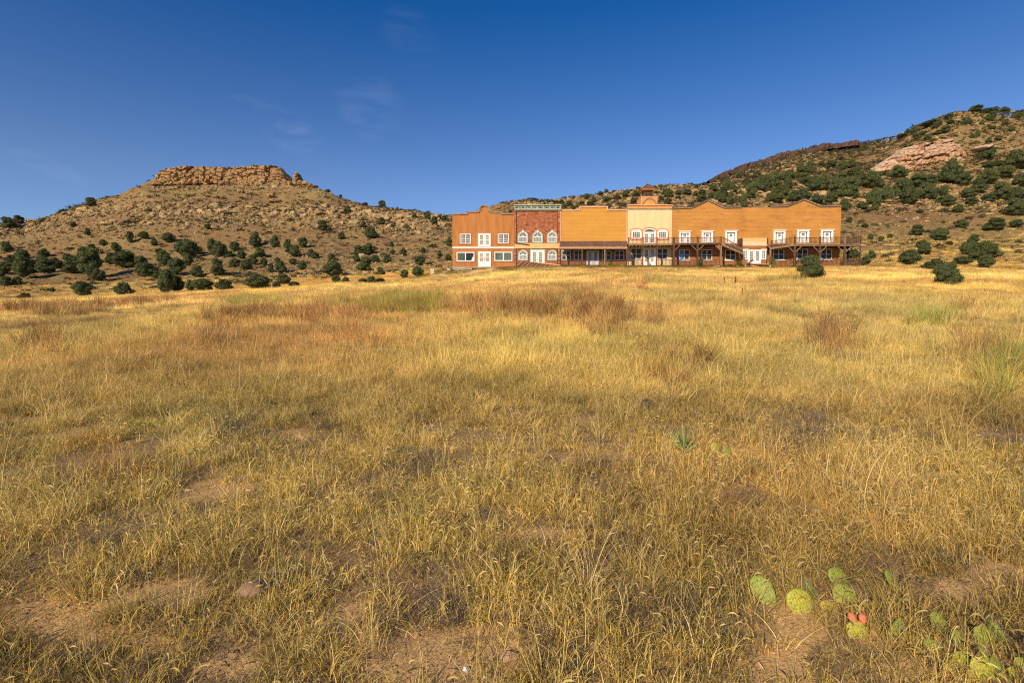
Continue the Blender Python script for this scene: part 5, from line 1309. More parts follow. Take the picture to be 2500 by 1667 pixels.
def label_items(items, what, cat, group):
    """items: (object, px, row, colour word, size word) -> a label that finds each one"""
    bins = {}
    for it in items: bins.setdefault(place_of(it[1], it[2]), []).append(it)
    for (b, c), L_ in bins.items():
        L_.sort(key=lambda q: q[1])
        for i, (o, px, row, colw, szw) in enumerate(L_):
            tag(o, f'{szw}{colw} {what}, {order_word(i, len(L_))}, {b}, {c}', cat, group)
def region_of(px, row):
    if px < 1110: return '', (0 if row < 470 else 1 if row < 548 else 2 if row < 640 else 3)
    return '', (4 if px < 1640 else 5 if px < 2060 else 6 if row < 350 else 7 if row < 470 else 8 if row < 545 else 9)

def hill_scatter():
    rng = np.random.default_rng(3)
    bo = rock_mesh('boulder', 'boulder', rng, 8, sub=2, box=.4, rough=.15)
    sl = rock_mesh('slab', 'slab', rng, 5, sub=2, box=.7, rough=.1)
    # candidates spread evenly over the picture's hill area, kept by local rockiness
    n = 130000
    w_ = rng.uniform(-1.05, 1.05, n); Y = np.exp(rng.uniform(math.log(95), math.log(400), n)); X = w_*Y
    Z = H(X, Y); px, row = project(X, Y, Z)
    d = rock_density(px, row, Y)
    clump = .45+.9*sstep(-.2, .5, fbm(X, Y, 7, 2, 88))
    prob = d*clump*(Y/330)**1.0*1.25
    keep = (rng.random(n) < prob) & (px > -60) & (px < 2560)
    X, Y, Z, px, row, d = (a[keep] for a in (X, Y, Z, px, row, d))
    m = len(X)
    size = np.exp(rng.normal(0, .48, m))*np.where(px < 1250, .56, .42)*(.6+.6*d)*np.interp(row, [540, 600], [1, .62])       # half-width in metres
    spx = size/Y*F
    order = np.argsort(-spx)
    big = order[:280]; rest = order[280:]
    items = []
    for i in big:
        txt, k = region_of(px[i], row[i]); slabby = k in (8, 9, 7)
        nm = 'flat yellow' if slabby else ('reddish' if k in (2, 3) else 'dark' if k == 6 else 'tan')
        o = put((sl if slabby else bo)[rng.integers(5)], 'boulder', (X[i], Y[i], Z[i]+size[i]*.15), (size[i]*rng.uniform(.9, 1.4), size[i], size[i]*rng.uniform(.5, .9)*(.5 if slabby else 1)), rng.uniform(0, 6.28), (rng.uniform(-.25, .25), rng.uniform(-.25, .25)))
        items.append((o, px[i], row[i], nm, 'big ' if i in order[:60] else ''))
    label_items(items, 'boulder', 'boulder', 'sandstone boulders on the hills')
    # everything smaller: one mass of loose rocks per hill
    for nm, sel in (('mesa_rubble', px[rest] < 1180), ('hill_rubble', px[rest] >= 1180)):
        ids = rest[sel]; V1, F1 = ICO[1]
        prot = []
        for _ in range(24):
            v = V1*(1+rng.normal(0, .16, len(V1)))[:, None]
            for _k in range(4):
                dd = rng.normal(size=3); dd /= np.linalg.norm(dd); h = v@dd; v = v-np.maximum(h-.72, 0)[:, None]*dd
            prot.append(v)
        prot = np.array(prot)
        k = len(ids); pv = prot[rng.integers(24, size=k)]
        a = rng.uniform(0, 6.28, k); ca, sa = np.cos(a)[:, None], np.sin(a)[:, None]
        s = size[ids]; sx = (s*rng.uniform(.9, 1.4, k))[:, None]; sz = (s*rng.uniform(.45, .95, k))[:, None]
        vx, vy, vz = pv[..., 0]*sx, pv[..., 1]*s[:, None], pv[..., 2]*sz
        V = np.stack([vx*ca-vy*sa+X[ids][:, None], vx*sa+vy*ca+Y[ids][:, None], vz+(Z[ids]+s*.15)[:, None]], -1).reshape(-1, 3)
        Fc = (F1[None]+np.arange(k)[:, None, None]*len(V1)).reshape(-1, 3)
        o = link(nm, np_mesh(nm, V, Fc), M['boulder' if nm[0] == 'm' else 'slab'])
        tag(o, 'loose tan rocks strewn over the mesa slopes' if nm[0] == 'm' else 'loose yellowish rocks strewn over the right hill', 'rubble', None, 'stuff')

# ---- leafy crowns made of many small sprays on lobes
def spray_crown(rng, nleaf, lobes, leaf, up=.35, spread=1.0, core=True, flat=.98):
    """returns verts, tris, shade for a crown about 1 high and 1 wide standing on z=0"""
    L_ = len(lobes); lob = np.array(lobes)
    wgt = lob[:, 3]**2; idx = rng.choice(L_, nleaf, p=wgt/wgt.sum())
    d = rng.normal(size=(nleaf, 3)); d /= np.linalg.norm(d, axis=1)[:, None]; d[:, 2] = np.where(d[:, 2] < -.55, -d[:, 2], d[:, 2])
    r = lob[idx, 3]*rng.uniform(.80, 1.06, nleaf)
    c = lob[idx, :3]+d*r[:, None]
    c[:, 2] = np.maximum(c[:, 2], .01)
    # drop sprays buried deep inside other lobes
    dist = np.linalg.norm(c[:, None, :]-lob[None, :, :3], axis=2)/lob[None, :, 3]
    ok = dist.min(1) > .72; c, d = c[ok], d[ok]; n = len(c)
    dr = d+np.array([0, 0, up])+rng.normal(0, .35, (n, 3)); dr /= np.linalg.norm(dr, axis=1)[:, None]
    s = np.cross(dr, rng.normal(size=(n, 3))); s /= np.linalg.norm(s, axis=1)[:, None]
    ll = leaf*rng.uniform(.7, 1.5, n)[:, None]; w_ = ll*.42
    v0 = c-dr*ll*.4; v1 = c+s*w_*.8+dr*ll*.1; v2 = c+dr*ll; v3 = c-s*w_*.8+dr*ll*.1
    V = np.stack([v0, v1, v2, v3], 1).reshape(-1, 3); Fc = np.arange(4*n).reshape(-1, 4)
    sh = np.repeat(np.clip(rng.random(n)*.7+.3*rng.random(), 0, 1), 4)
    return V, Fc, sh
def leaf_mesh(name, V, Fc, sh, mat):
    me = np_mesh(name, V, Fc); me.materials.append(M[mat])
    a = me.attributes.new('shade', 'FLOAT', 'POINT'); a.data.foreach_set('value', sh.astype(np.float32)); return me
def juniper_protos():
    out = []
    for k in range(9):
        rng = np.random.default_rng(100+k); lobes = []
        nl = 17
        for i in range(nl):
            z = rng.uniform(.14, .86); prof = math.sqrt(max(.05, 1-((z-.36)/.62)**2))*.5
            if k % 3 == 1: prof = math.sqrt(max(.05, 1-((z-.3)/.72)**2))*.5*(1.1-z*.35)
            r = rng.uniform(.13, .22); rad = max(0, prof-r*.8)*rng.uniform(.55, 1.0); a = 2.4*i+rng.uniform(-.4, .4)
            lobes.append((rad*math.cos(a), rad*math.sin(a), max(z, r*.8), r))
        lobes += [(0, 0, .3, .3), (0, 0, .55, .27), (rng.uniform(-.06, .06), 0, .80, .16)]
        V, Fc, sh = spray_crown(rng, 3400, lobes, .045, up=.5)
        ex = ey = .5/np.percentile(np.hypot(V[:, 0], V[:, 1]), 99.3); ez = 1/np.percentile(V[:, 2], 99.9)
        V = V*np.array([ex, ey, ez])
        me = leaf_mesh('juniper_crown', V, Fc, sh, 'juniper')
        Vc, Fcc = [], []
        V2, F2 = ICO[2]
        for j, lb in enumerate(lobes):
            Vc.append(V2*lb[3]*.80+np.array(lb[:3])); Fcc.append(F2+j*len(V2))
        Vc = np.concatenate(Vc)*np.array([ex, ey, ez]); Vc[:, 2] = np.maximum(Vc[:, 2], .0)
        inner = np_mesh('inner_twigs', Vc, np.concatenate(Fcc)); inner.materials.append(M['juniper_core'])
        tr = MB().bar((0, 0, -.15), (.01, 0, .45), .09, .09).bar((0, 0, .12), (.2, .05, .42), .045, .045).bar((0, 0, .08), (-.2, -.06, .40), .05, .05).mesh('trunk'); tr.materials.append(M['bark'])
        out.append((me, inner, tr))
    return out

# photograph column, row of the foot, width, height
JUN = []
def addz(ox, oy, s, L_):
    for (cx, by, w_, h_) in L_: JUN.append((ox+cx/s, oy+by/s, w_/s, h_/s))
addz(0, 380, 3.92, [(60,920,105,85),(75,700,130,95),(175,655,105,70),(410,640,60,35),(600,558,70,34),(870,488,95,75),(840,770,60,60),
 (215,1000,120,90),(115,1030,120,70),(420,970,110,65),(50,1130,130,100),(220,1170,180,190),(440,1130,190,130),(530,1080,160,90),(400,1020,90,60),(60,1250,115,85),(165,1240,90,70),
 (805,950,95,70),(880,900,65,50),(660,1020,110,70),(680,1130,150,110),(870,1170,210,250),(940,1200,130,105),(750,1040,110,80),
 (990,870,75,55),(1245,845,70,95),(1375,800,95,65),(1105,915,100,75),(1060,1040,110,100),(1190,1070,230,140),(1475,865,65,70),(1615,840,120,85),(1790,980,190,160),(1885,950,110,70),(1805,1060,90,100),(1530,950,90,50),(1570,1050,130,130),(1350,1080,110,110),(1400,1170,200,130),(1690,1140,150,140),(1510,1180,100,70),(1600,1310,170,200),(1695,1300,140,130),(1890,1165,130,100),(1940,1300,200,110),(1820,1300,80,100),(2140,1290,160,95),(795,1350,180,130),(1190,1335,170,105),(500,1305,60,40),(245,1380,130,60),
 (2030,920,90,110),(2100,980,150,140),(2190,970,120,50),(2085,1150,130,150),(1990,705,70,45),(700,690,60,50),(2245,905,90,70),(290,1130,110,120),(15,1170,60,60)])
addz(550, 380, 3.92, [(290,880,130,130),(475,880,100,100),(600,900,85,85),(90,910,95,75),(745,880,100,90),(670,975,120,105),(335,975,115,80),(155,990,100,75),(860,990,85,60),(265,1050,100,90),(95,1070,110,80),(200,1090,110,90),(370,1060,70,70),(440,1120,70,70),(530,1130,120,110),(735,1100,95,70),(310,1285,240,140),(560,1230,140,90),(490,1270,80,60),(660,1260,110,50),(0,1285,130,90),(1030,1160,190,140),(1015,1015,85,70),(1290,960,160,90),(1370,950,150,100),(1400,790,140,90),(935,725,105,90),(1110,805,70,60),(1500,490,75,60),(1340,1110,160,120),(1430,1030,100,70),(1260,1020,80,60),(1485,1150,90,75),(1550,1030,90,80),(1715,1180,80,80),(1840,1160,120,90),(1860,1050,110,80),(1700,955,75,65),(1890,935,50,50),(2050,965,60,50),(2140,870,65,80),(2135,1010,70,60),(2000,665,90,70),(1945,610,75,50),(2095,630,65,50),(1810,605,50,48),(1495,665,90,60),(1060,1215,90,65),(1150,1215,80,50),(1320,1225,100,45),(1400,1225,110,65),(1480,1222,110,45),(1320,690,70,50),(1105,405,30,30),(1590,875,50,50),(650,1040,85,50),(500,1020,55,40),(820,970,80,60),(1170,552,80,60),(1345,475,40,25),(600,935,60,40),(1600,945,60,45),(985,345,60,28)])
addz(1650, 240, 5.227, [(330,1330,150,90),(700,1360,110,130),(600,1340,120,90),(250,1250,80,60),(340,1240,100,60),(450,1270,90,60),(150,1235,130,65),(40,1232,80,55),(870,1390,90,150),(960,1290,150,180),(1100,1200,180,190),(1250,1150,200,180),(1350,1270,190,150),(1190,1320,110,100),(1290,1340,200,110),(1430,1150,120,110),(1500,1320,160,120),(1620,1320,200,140),(1590,960,110,110),(1710,960,130,130),(1450,1010,120,80),(1640,1100,170,130),(1750,1200,200,180),(1880,1180,180,200),(2210,1270,260,230),(2130,920,110,110),(2250,900,100,110),(2300,980,100,90),(2290,1120,120,110),(2130,1060,130,100),(1800,1350,160,110),(2000,1330,150,110),(2140,1430,130,130),(1860,860,80,50),(1980,890,130,80),(930,1150,120,90),(690,1180,120,70),(600,1200,120,60),(480,1190,120,60),(2050,1220,170,180),(1150,1080,120,90),(1000,1170,110,90),(560,1290,120,90),(1340,1060,110,80)])
addz(2050, 240, 3.267, [(870,168,60,38),(1085,112,120,42),(1175,118,90,32),(1245,118,45,44),(1315,118,65,40),(720,225,130,40),(590,278,55,40),(500,315,80,28),(790,225,50,50),(995,215,50,50),(845,275,70,50),(785,290,60,30),(660,300,70,30),(420,430,150,80),(280,520,100,110),(30,560,70,50),(95,560,60,60),(1165,490,140,110),(1050,440,80,60),(920,350,50,45),(970,380,70,40),(1420,570,200,140),(1270,550,90,45),(275,720,150,120),(155,680,130,80),(130,610,60,45),(310,620,70,50),(70,790,150,120),(20,660,70,60),(470,640,120,90),(555,850,160,130),(620,720,150,90),(700,810,140,120),(500,750,130,90),(380,840,100,120),(270,860,110,130),(278,900,65,60),(175,890,90,55),(40,890,80,80),(830,780,70,70),(840,865,135,80),(880,680,170,170),(985,700,120,90),(800,600,90,80),(1110,600,130,70),(1180,690,150,110),(1310,640,150,90),(1100,760,120,100),(1030,800,130,70),(1045,850,90,55),(1180,835,100,60),(1290,820,150,130),(1400,945,150,130),(1420,810,110,90),(945,915,90,55),(640,920,55,30),(1240,1055,170,85),(1410,1030,100,55),(965,1035,100,60),(615,1095,115,75),(795,1140,125,95),(700,1072,50,22),(245,1125,40,40),(330,1142,45,32),(400,1122,50,32),(75,995,50,40),(200,1037,60,30),(225,912,60,22),(660,1200,100,60),(670,1250,105,70),(555,1330,160,110),(1070,1165,90,70),(1000,1250,80,90),(1050,1250,100,90),(1170,1300,190,140),(1070,1285,80,70),(1165,1355,110,90),(750,1370,190,80),(975,1330,140,60),(875,1177,55,27),(845,1500,230,170),(255,1285,65,65),(205,1330,80,65),(110,1285,100,70),(1290,922,30,27),(1190,560,90,50),(1440,700,110,90),(720,680,100,60)])
addz(1350, 420, 6.032, [(490,410,90,75),(125,470,80,60),(235,505,110,70),(290,557,90,55),(430,492,110,50),(595,460,95,80),(540,492,120,50),(785,322,70,62),(700,342,90,48),(1030,292,40,20),(960,400,110,60),(1060,370,100,70),(790,440,110,70),(1190,460,120,65),(1225,362,110,78),(820,540,90,70),(1650,352,110,90),(1700,375,150,100),(1840,342,100,62),(1510,332,70,42),(1280,318,35,25),(1690,480,130,90),(1840,402,90,42),(900,292,80,22),(1100,322,70,50),(160,525,60,50),(1590,420,90,60)])
addz(1090, 420, 6.032, [(880,512,28,32),(1280,444,70,34),(1340,444,60,38),(1400,449,85,44),(1500,458,60,44),(1570,463,80,48),(1635,468,60,44),(1690,474,80,64),(1450,484,50,32),(14,742,40,70),(76,735,35,50)])
JUN.append((1977.5, 682, 66, 52))

_r = random.Random(77)
for _k in range(14): JUN.append((_r.uniform(1740, 2080), _r.uniform(430, 496), _r.uniform(14, 28), _r.uniform(12, 22)))
for _k in range(10): JUN.append((_r.uniform(2080, 2500), _r.uniform(425, 492), _r.uniform(16, 32), _r.uniform(14, 26)))
for _k in range(26): JUN.append((_r.uniform(2150, 2500), _r.uniform(285, 350), _r.uniform(9, 20), _r.uniform(7, 13)))
JUN = [j for j in JUN if j[1] > float(np.interp(j[0], RX, RR))-2 and not (2120 < j[0] < 2395 and 345 < j[1] < 432 and j[3] < 60)]
def jun_region(px, row):
    if px < 1110:
        col = 'far left' if px < 150 else 'left of the mesa cliff' if px < 345 else 'under the left cliff half' if px < 530 else 'under the right cliff half' if px < 700 else 'right of the rock stack' if px < 880 else 'left of the rust brown building'
        sky_ = np.interp(px, RX, RR)
        if row < sky_+16: return ('on the left skyline' if px < 300 else 'on the skyline right of the mesa')
        band = 'high' if row < 600 else 'upper' if row < 628 else 'middle' if row < 652 else 'lower' if row < 682 else 'lowest'
        return f'{band} row, {col}'
    if px < 1700 and row < 530:
        return ('on the knoll behind the brick cornice' if px < 1375 else 'behind the orange building' if px < 1535 else 'right of the belfry') + (' at the skyline' if row < np.interp(px, RX, RR)+14 else ' below the skyline')
    if px < 2060 and row < 530:
        c = 'behind the left gable' if px < 1800 else 'between the two gables' if px < 1900 else 'behind the right gable' if px < 2010 else 'above the right end of the tan building'
        return ('high ' if row < 445 else 'mid slope ' if row < 475 else 'just ')+c
    if row < 345: return 'above the outcrop on the skyline' if row < 310 else 'above the outcrop'
    if row < 400 and px > 2060: return 'beside the top of the outcrop'
    if row < 440: return 'at the foot of the outcrop, left half' if px < 2300 else 'at the foot of the outcrop, right half'
    if row < 475: return 'in the grove below the outcrop, left half' if px < 2280 else 'in the grove below the outcrop, right half'
    if row < 530: return 'along the lower grove edge, left half' if px < 2250 else 'along the lower grove edge, right half'
    if row < 600: return 'scattered on the open right slope'
    if row < 655: return 'low on the right slope near the field'
    return 'standing in the field before the hills'
def junipers():
    pr = juniper_protos(); rng = np.random.default_rng(17)
    groups = {}
    for j in JUN: groups.setdefault(jun_region(j[0], j[1]), []).append(j)
    for reg, L_ in groups.items():
        L_.sort(key=lambda j: j[0]); med = np.median([j[2]*j[3] for j in L_])
        for i, (px, row, w_, h_) in enumerate(L_):
            X, Y, Z = hit(px, row)
            s = Y/F; W_, H_ = w_*s, h_*s
            sz = 'large' if w_*h_ > 1.6*med else 'small' if w_*h_ < .55*med else 'medium'
            sh = 'squat' if w_ > 1.5*h_ else 'tall' if h_ > 1.05*w_ else 'round'
            where = order_word(i, len(L_))
            lab = f'{sz} {sh} juniper, {where}, {reg}'
            if len(lab.split()) > 16: lab = f'{sh} juniper, {where}, {reg}'
            t = empty('juniper', (X, Y, Z-.04*H_), lab, 'juniper tree', 'junipers of the hills and field')
            # a crown as deep as it is wide; ones spotted by their foot reach down into the grass
            t.scale = (1, 1, 1)
            me, inner, tr = pr[rng.integers(9)]; rz = rng.uniform(0, 6.28)
            for nm, m_ in (('crown', me), ('trunk', tr)):
                o = bpy.data.objects.new(nm, m_); COL.objects.link(o); o.parent = t; o.scale = (W_*1.04, W_*1.04, H_*1.18); o.rotation_euler = (0, 0, rz)
                if nm == 'crown': cr = o
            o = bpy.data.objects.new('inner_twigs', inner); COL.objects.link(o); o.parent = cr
            JW.append((X, Y, W_))
JW = []

def scrub():
    rng = np.random.default_rng(44)
    protos = []
    for k in range(6):
        lobes = [(rng.uniform(-.3, .3), rng.uniform(-.3, .3), rng.uniform(.15, .4), rng.uniform(.18, .3)) for _ in range(6)]
        V, Fc, sh = spray_crown(rng, 170, lobes, .12, up=.6); protos.append(leaf_mesh('scrub_bush', V, Fc, sh, 'sage'))
    n = 110000
    w_ = rng.uniform(-1.12, 1.12, n); Y = np.exp(rng.uniform(math.log(84), math.log(395), n)); X = w_*Y
    Z = H(X, Y); px, row = project(X, Y, Z)
    d = rock_density(px, row, Y); cl = sstep(-.15, .45, fbm(X, Y, 14, 3, 61))
    p = (.08+.26*d+.24*cl)*(Y/300)
    p = p*np.where(px < 1100, np.interp(row, [400, 440, 470, 500, 560, 600, 700], [.5, 1.1, .7, 1.6, 1.2, .55, .8]), np.interp(row, [260, 340, 500, 560, 620], [5.0, 3.5, 1.8, .7, .5]))
    p = p*(1+1.3*sstep(1700, 1750, px)*sstep(2150, 2100, px)*(row < 450))
    keep = (rng.random(n) < p) & (px > -140) & (px < 2640) & ~((np.abs(X-19) < 34) & (Y < 92))
    X, Y, Z, px, row = (a[keep] for a in (X, Y, Z, px, row)); m = len(X)
    size = np.exp(rng.normal(0, .4, m))*np.interp(Y, [80, 200, 350], [.75, 1.15, 1.55]); spx = size/Y
    order = np.argsort(-spx)
    items = []
    for i in order[:240]:
        txt, k = region_of(px[i], row[i])
        o = put(protos[rng.integers(6)], 'scrub_bush', (X[i], Y[i], Z[i]-.08*size[i]), (size[i], size[i], size[i]*.72), rng.uniform(0, 6.28))
        items.append((o, px[i], row[i], 'grey green', 'big ' if i in order[:60] else ''))
    label_items(items, 'scrub bush', 'bush', 'scrub bushes on the hills')
    rest = order[240:]
    for nm, sel, lab in (('mesa_scrub', px[rest] < 1180, 'small dark scrub tufts dotted over the mesa hill'), ('hill_scrub', px[rest] >= 1180, 'small dark scrub tufts dotted over the right hills')):
        ids = rest[sel]; k = len(ids)
        nl = 26
        base = rng.normal(size=(k, nl, 3))*np.array([.24, .24, .13])+np.array([0, 0, .16]); base[..., 2] = np.abs(base[..., 2])
        dr = base*np.array([1, 1, .4])+np.array([0, 0, .3])+rng.normal(0, .2, base.shape); dr /= np.linalg.norm(dr, axis=-1)[..., None]
        sd = np.cross(dr, rng.normal(size=dr.shape)); sd /= np.linalg.norm(sd, axis=-1)[..., None]
        ll = .27; v = np.stack([base-dr*ll*.5-sd*.07, base-dr*ll*.5+sd*.07, base+dr*ll+sd*.05], 2)
        v = v*size[ids][:, None, None, None]; v[..., 2] *= .8
        v = v+np.stack([X[ids], Y[ids], Z[ids]-.05], 1)[:, None, None, :]
        V = v.reshape(-1, 3); Fc = np.arange(len(V)).reshape(-1, 3); sh = np.repeat(rng.random(k*nl), 3)
        tag(link(nm, leaf_mesh(nm, V, Fc, sh, 'sage')), lab, 'scrub', None, 'stuff')

mesa_cap(); slab_outcrop(); dark_rim(); hill_scatter(); junipers(); scrub()
# ------------------------------------------------------------ grasses of the field
def blades(rng, n, rad, h, hv, wdt, lean, curl, cols, seg=3, head=0.0, headw=.003, clus=1.0):
    """n curved tapering blades; returns verts, faces, colours"""
    a = rng.uniform(0, 6.283, n); r = rad*np.sqrt(rng.random(n))**clus
    bx, by = r*np.cos(a), r*np.sin(a)
    L_ = h*(1-hv+2*hv*rng.random(n)); az = a+rng.normal(0, .9, n); ln = np.abs(rng.normal(0, lean, n))+r/rad*lean*.6; cu = rng.normal(curl, curl*.6, n)
    pts = []; p = np.stack([bx, by, np.full(n, -.01)], 1); th = ln*.4; pts.append(p)
    twist = rng.normal(0, .35, n)
    for k in range(seg):
        th = th+cu/seg*(1+k*.5); az = az+twist/seg
        d = np.stack([np.sin(th)*np.cos(az), np.sin(th)*np.sin(az), np.cos(th)], 1); p = p+d*(L_/seg)[:, None]; pts.append(p)
    sd = rng.uniform(0, 6.283, n); side = np.stack([np.cos(sd), np.sin(sd), np.zeros(n)], 1)
    V = []; w_ = wdt*rng.uniform(.7, 1.3, n)
    for k in range(seg+1):
        ww = (w_*(1-.75*k/seg))[:, None]*.5
        if head: ww = np.where((rng.random(n) < 0)[:, None], ww, ww)
        V += [pts[k]-side*ww, pts[k]+side*ww]
    V = np.stack(V, 1)                       # n, 2(seg+1), 3
    m = 2*(seg+1); f = np.array([[2*k, 2*k+1, 2*k+3, 2*k+2] for k in range(seg)])
    Fc = (f[None]+np.arange(n)[:, None, None]*m).reshape(-1, 4)
    cols = np.array(cols); c = cols[rng.integers(len(cols), size=n)]*rng.uniform(.75, 1.2, (n, 1))
    C = np.repeat(c[:, None], m, 1); 
    V = V.reshape(-1, 3); C = C.reshape(-1, 3)
    if head:                                  # curved comb-like seed heads on some stalks
        ids = np.nonzero(rng.random(n) < head)[0]; k = len(ids)
        if k:
            st = pts[-1][ids]; a0 = az[ids]; t0 = th[ids]; hl = .019*rng.uniform(.7, 1.4, k); q = st; hv_ = [q]; bend = rng.normal(1.3, .7, k)
            for j in range(4):
                t0 = t0+bend/4; q = q+np.stack([np.sin(t0)*np.cos(a0), np.sin(t0)*np.sin(a0), np.cos(t0)], 1)*(hl/3)[:, None]*1.3; hv_.append(q)
            s2 = np.stack([-np.sin(a0), np.cos(a0), np.zeros(k)], 1)*.5+np.array([0, 0, .8])
            W = [headw*.5, headw, headw*1.1, headw*.9, headw*.2]; HV = []
            for j in range(5): HV += [hv_[j]-s2*W[j], hv_[j]+s2*W[j]]
            HV = np.stack(HV, 1); f2 = np.array([[2*j, 2*j+1, 2*j+3, 2*j+2] for j in range(4)])
            Fc = np.concatenate([Fc, (f2[None]+np.arange(k)[:, None, None]*10).reshape(-1, 4)+len(V)])
            V = np.concatenate([V, HV.reshape(-1, 3)]); C = np.concatenate([C, np.tile(np.array([[.62, .46, .19]]), (k*10, 1))*rng.uniform(.8, 1.1, (k*10, 1))])
    return V, Fc, C
def tuft(name, sets):
    Vs, Fs, Cs = [], [], []; off = 0
    for V, Fc, C in sets:
        Vs.append(V); Fs.append(Fc+off); Cs.append(C); off += len(V)
    me = np_mesh(name, np.concatenate(Vs), np.concatenate(Fs)); C = np.concatenate(Cs)
    a = me.attributes.new('shade', 'FLOAT_COLOR', 'POINT'); a.data.foreach_set('color', np.concatenate([C, np.ones((len(C), 1))], 1).astype(np.float32).ravel())
    me.materials.append(M['grass']); return me

GOLD = [(.64,.45,.14),(.56,.40,.12),(.72,.53,.19),(.48,.36,.10),(.40,.33,.09)]
OLIVE = [(.60,.42,.11),(.74,.52,.17),(.84,.61,.23),(.48,.36,.09),(.32,.22,.09)]
STRAW = [(.72,.55,.23),(.80,.62,.29),(.66,.49,.18),(.60,.46,.16)]
PALE = [(.82,.63,.29),(.76,.57,.25),(.86,.67,.33),(.70,.54,.22)]
DEAD = [(.20,.15,.115),(.13,.098,.085),(.30,.235,.17),(.25,.19,.15)]
RUST = [(.30,.16,.07),(.46,.27,.11),(.20,.10,.05),(.60,.40,.16),(.58,.42,.17),(.36,.20,.09)]
GREEN = [(.26,.29,.08),(.36,.36,.10),(.48,.43,.14)]
def make_tufts():
    T = []
    def add(sets): T.append(tuft('grass_tuft', sets)); return len(T)-1
    K = {}
    for key, n in (('near', 5), ('neartall', 3), ('dead', 2), ('mid', 4), ('far', 3), ('arch', 2), ('rust', 2), ('green', 2), ('litter', 2)):
        K[key] = []
        for i in range(n):
            r = np.random.default_rng(500+len(T))
            if key == 'near': s = [blades(r, 85, .10, .078, .5, .0036, .6, 2.1, OLIVE, 4), blades(r, 24, .10, .13, .5, .0032, .5, 1.3, GOLD+STRAW, 4, head=.22, headw=.0024), blades(r, 60, .10, .05, .5, .0030, .9, 1.5, DEAD, 2)]
            elif key == 'neartall': s = [blades(r, 60, .11, .10, .5, .0030, .5, 1.6, OLIVE, 4), blades(r, 24, .12, .24, .5, .0034, .22, .8, STRAW+GOLD, 4, head=.25, headw=.0026), blades(r, 40, .10, .05, .5, .0030, .9, 1.5, DEAD, 2)]
            elif key == 'dead': s = [blades(r, 190, .10, .075, .5, .0026, .8, 1.8, DEAD, 3)]
            elif key == 'litter': s = [blades(r, 60, .16, .05, .6, .0030, 1.3, .8, DEAD+STRAW, 2)]
            elif key == 'mid': s = [blades(r, 115, .16, .24, .4, .0062, .25, .5, GOLD+STRAW+PALE, 3), blades(r, 55, .18, .13, .5, .007, .5, .9, OLIVE+DEAD[:2], 2)]
            elif key == 'far': s = [blades(r, 95, .34, .28, .35, .017, .28, .4, PALE+STRAW, 2), blades(r, 40, .36, .15, .4, .02, .4, .5, GOLD, 2)]
            elif key == 'arch': s = [blades(r, 15, .08, .60, .3, .0038, .25, 1.25, PALE, 7), blades(r, 20, .1, .22, .4, .003, .3, .8, GOLD, 3)]
            elif key == 'rust': s = [blades(r, 60, .11, .52, .35, .0095, .14, .2, RUST, 3), blades(r, 30, .13, .25, .4, .007, .3, .5, GOLD, 2)]
            elif key == 'green': s = [blades(r, 90, .12, .50, .3, .0060, .16, .25, GREEN+GOLD[:1], 3)]
            K[key].append(add(s))
    return T, K
def gn_grass(name, tufts, pts, rot, scl, idx, tint, label):
    col = bpy.data.collections.new(name+'_kinds')
    for i, me in enumerate(tufts):
        o = bpy.data.objects.new(f'tuft_{i:02d}', me); col.objects.link(o)
    me = bpy.data.meshes.new(name); me.vertices.add(len(pts)); me.vertices.foreach_set('co', pts.astype(np.float32).ravel())
    def at(nm, ty, dat, key): a = me.attributes.new(nm, ty, 'POINT'); a.data.foreach_set(key, dat.ravel())
    at('rot', 'FLOAT_VECTOR', rot.astype(np.float32), 'vector'); at('scl', 'FLOAT_VECTOR', scl.astype(np.float32), 'vector'); at('kind', 'INT', idx.astype(np.int32), 'value')
    at('tint', 'FLOAT_COLOR', np.concatenate([tint, np.ones((len(tint), 1))], 1).astype(np.float32), 'color')
    ng = bpy.data.node_groups.new(name, 'GeometryNodeTree')
    ng.interface.new_socket('Geometry', in_out='INPUT', socket_type='NodeSocketGeometry'); ng.interface.new_socket('Geometry', in_out='OUTPUT', socket_type='NodeSocketGeometry')
    gi = ng.nodes.new('NodeGroupInput'); go = ng.nodes.new('NodeGroupOutput')
    ci = ng.nodes.new('GeometryNodeCollectionInfo'); ci.inputs['Collection'].default_value = col; ci.inputs['Separate Children'].default_value = True; ci.inputs['Reset Children'].default_value = True
    ip = ng.nodes.new('GeometryNodeInstanceOnPoints'); ip.inputs['Pick Instance'].default_value = True
    def na(nm, ty):
        n = ng.nodes.new('GeometryNodeInputNamedAttribute'); n.data_type = ty; n.inputs['Name'].default_value = nm; return n.outputs['Attribute']
    ng.links.new(gi.outputs[0], ip.inputs['Points']); ng.links.new(ci.outputs[0], ip.inputs['Instance']); ng.links.new(na('kind', 'INT'), ip.inputs['Instance Index'])
    e2r = ng.nodes.new('FunctionNodeEulerToRotation'); ng.links.new(na('rot', 'FLOAT_VECTOR'), e2r.inputs[0]); ng.links.new(e2r.outputs[0], ip.inputs['Rotation'])
    ng.links.new(na('scl', 'FLOAT_VECTOR'), ip.inputs['Scale']); ng.links.new(ip.outputs[0], go.inputs[0])
    o = link(name, me); md = o.modifiers.new('grass', 'NODES'); md.node_group = ng
    tag(o, label, 'grass', None, 'stuff'); return o

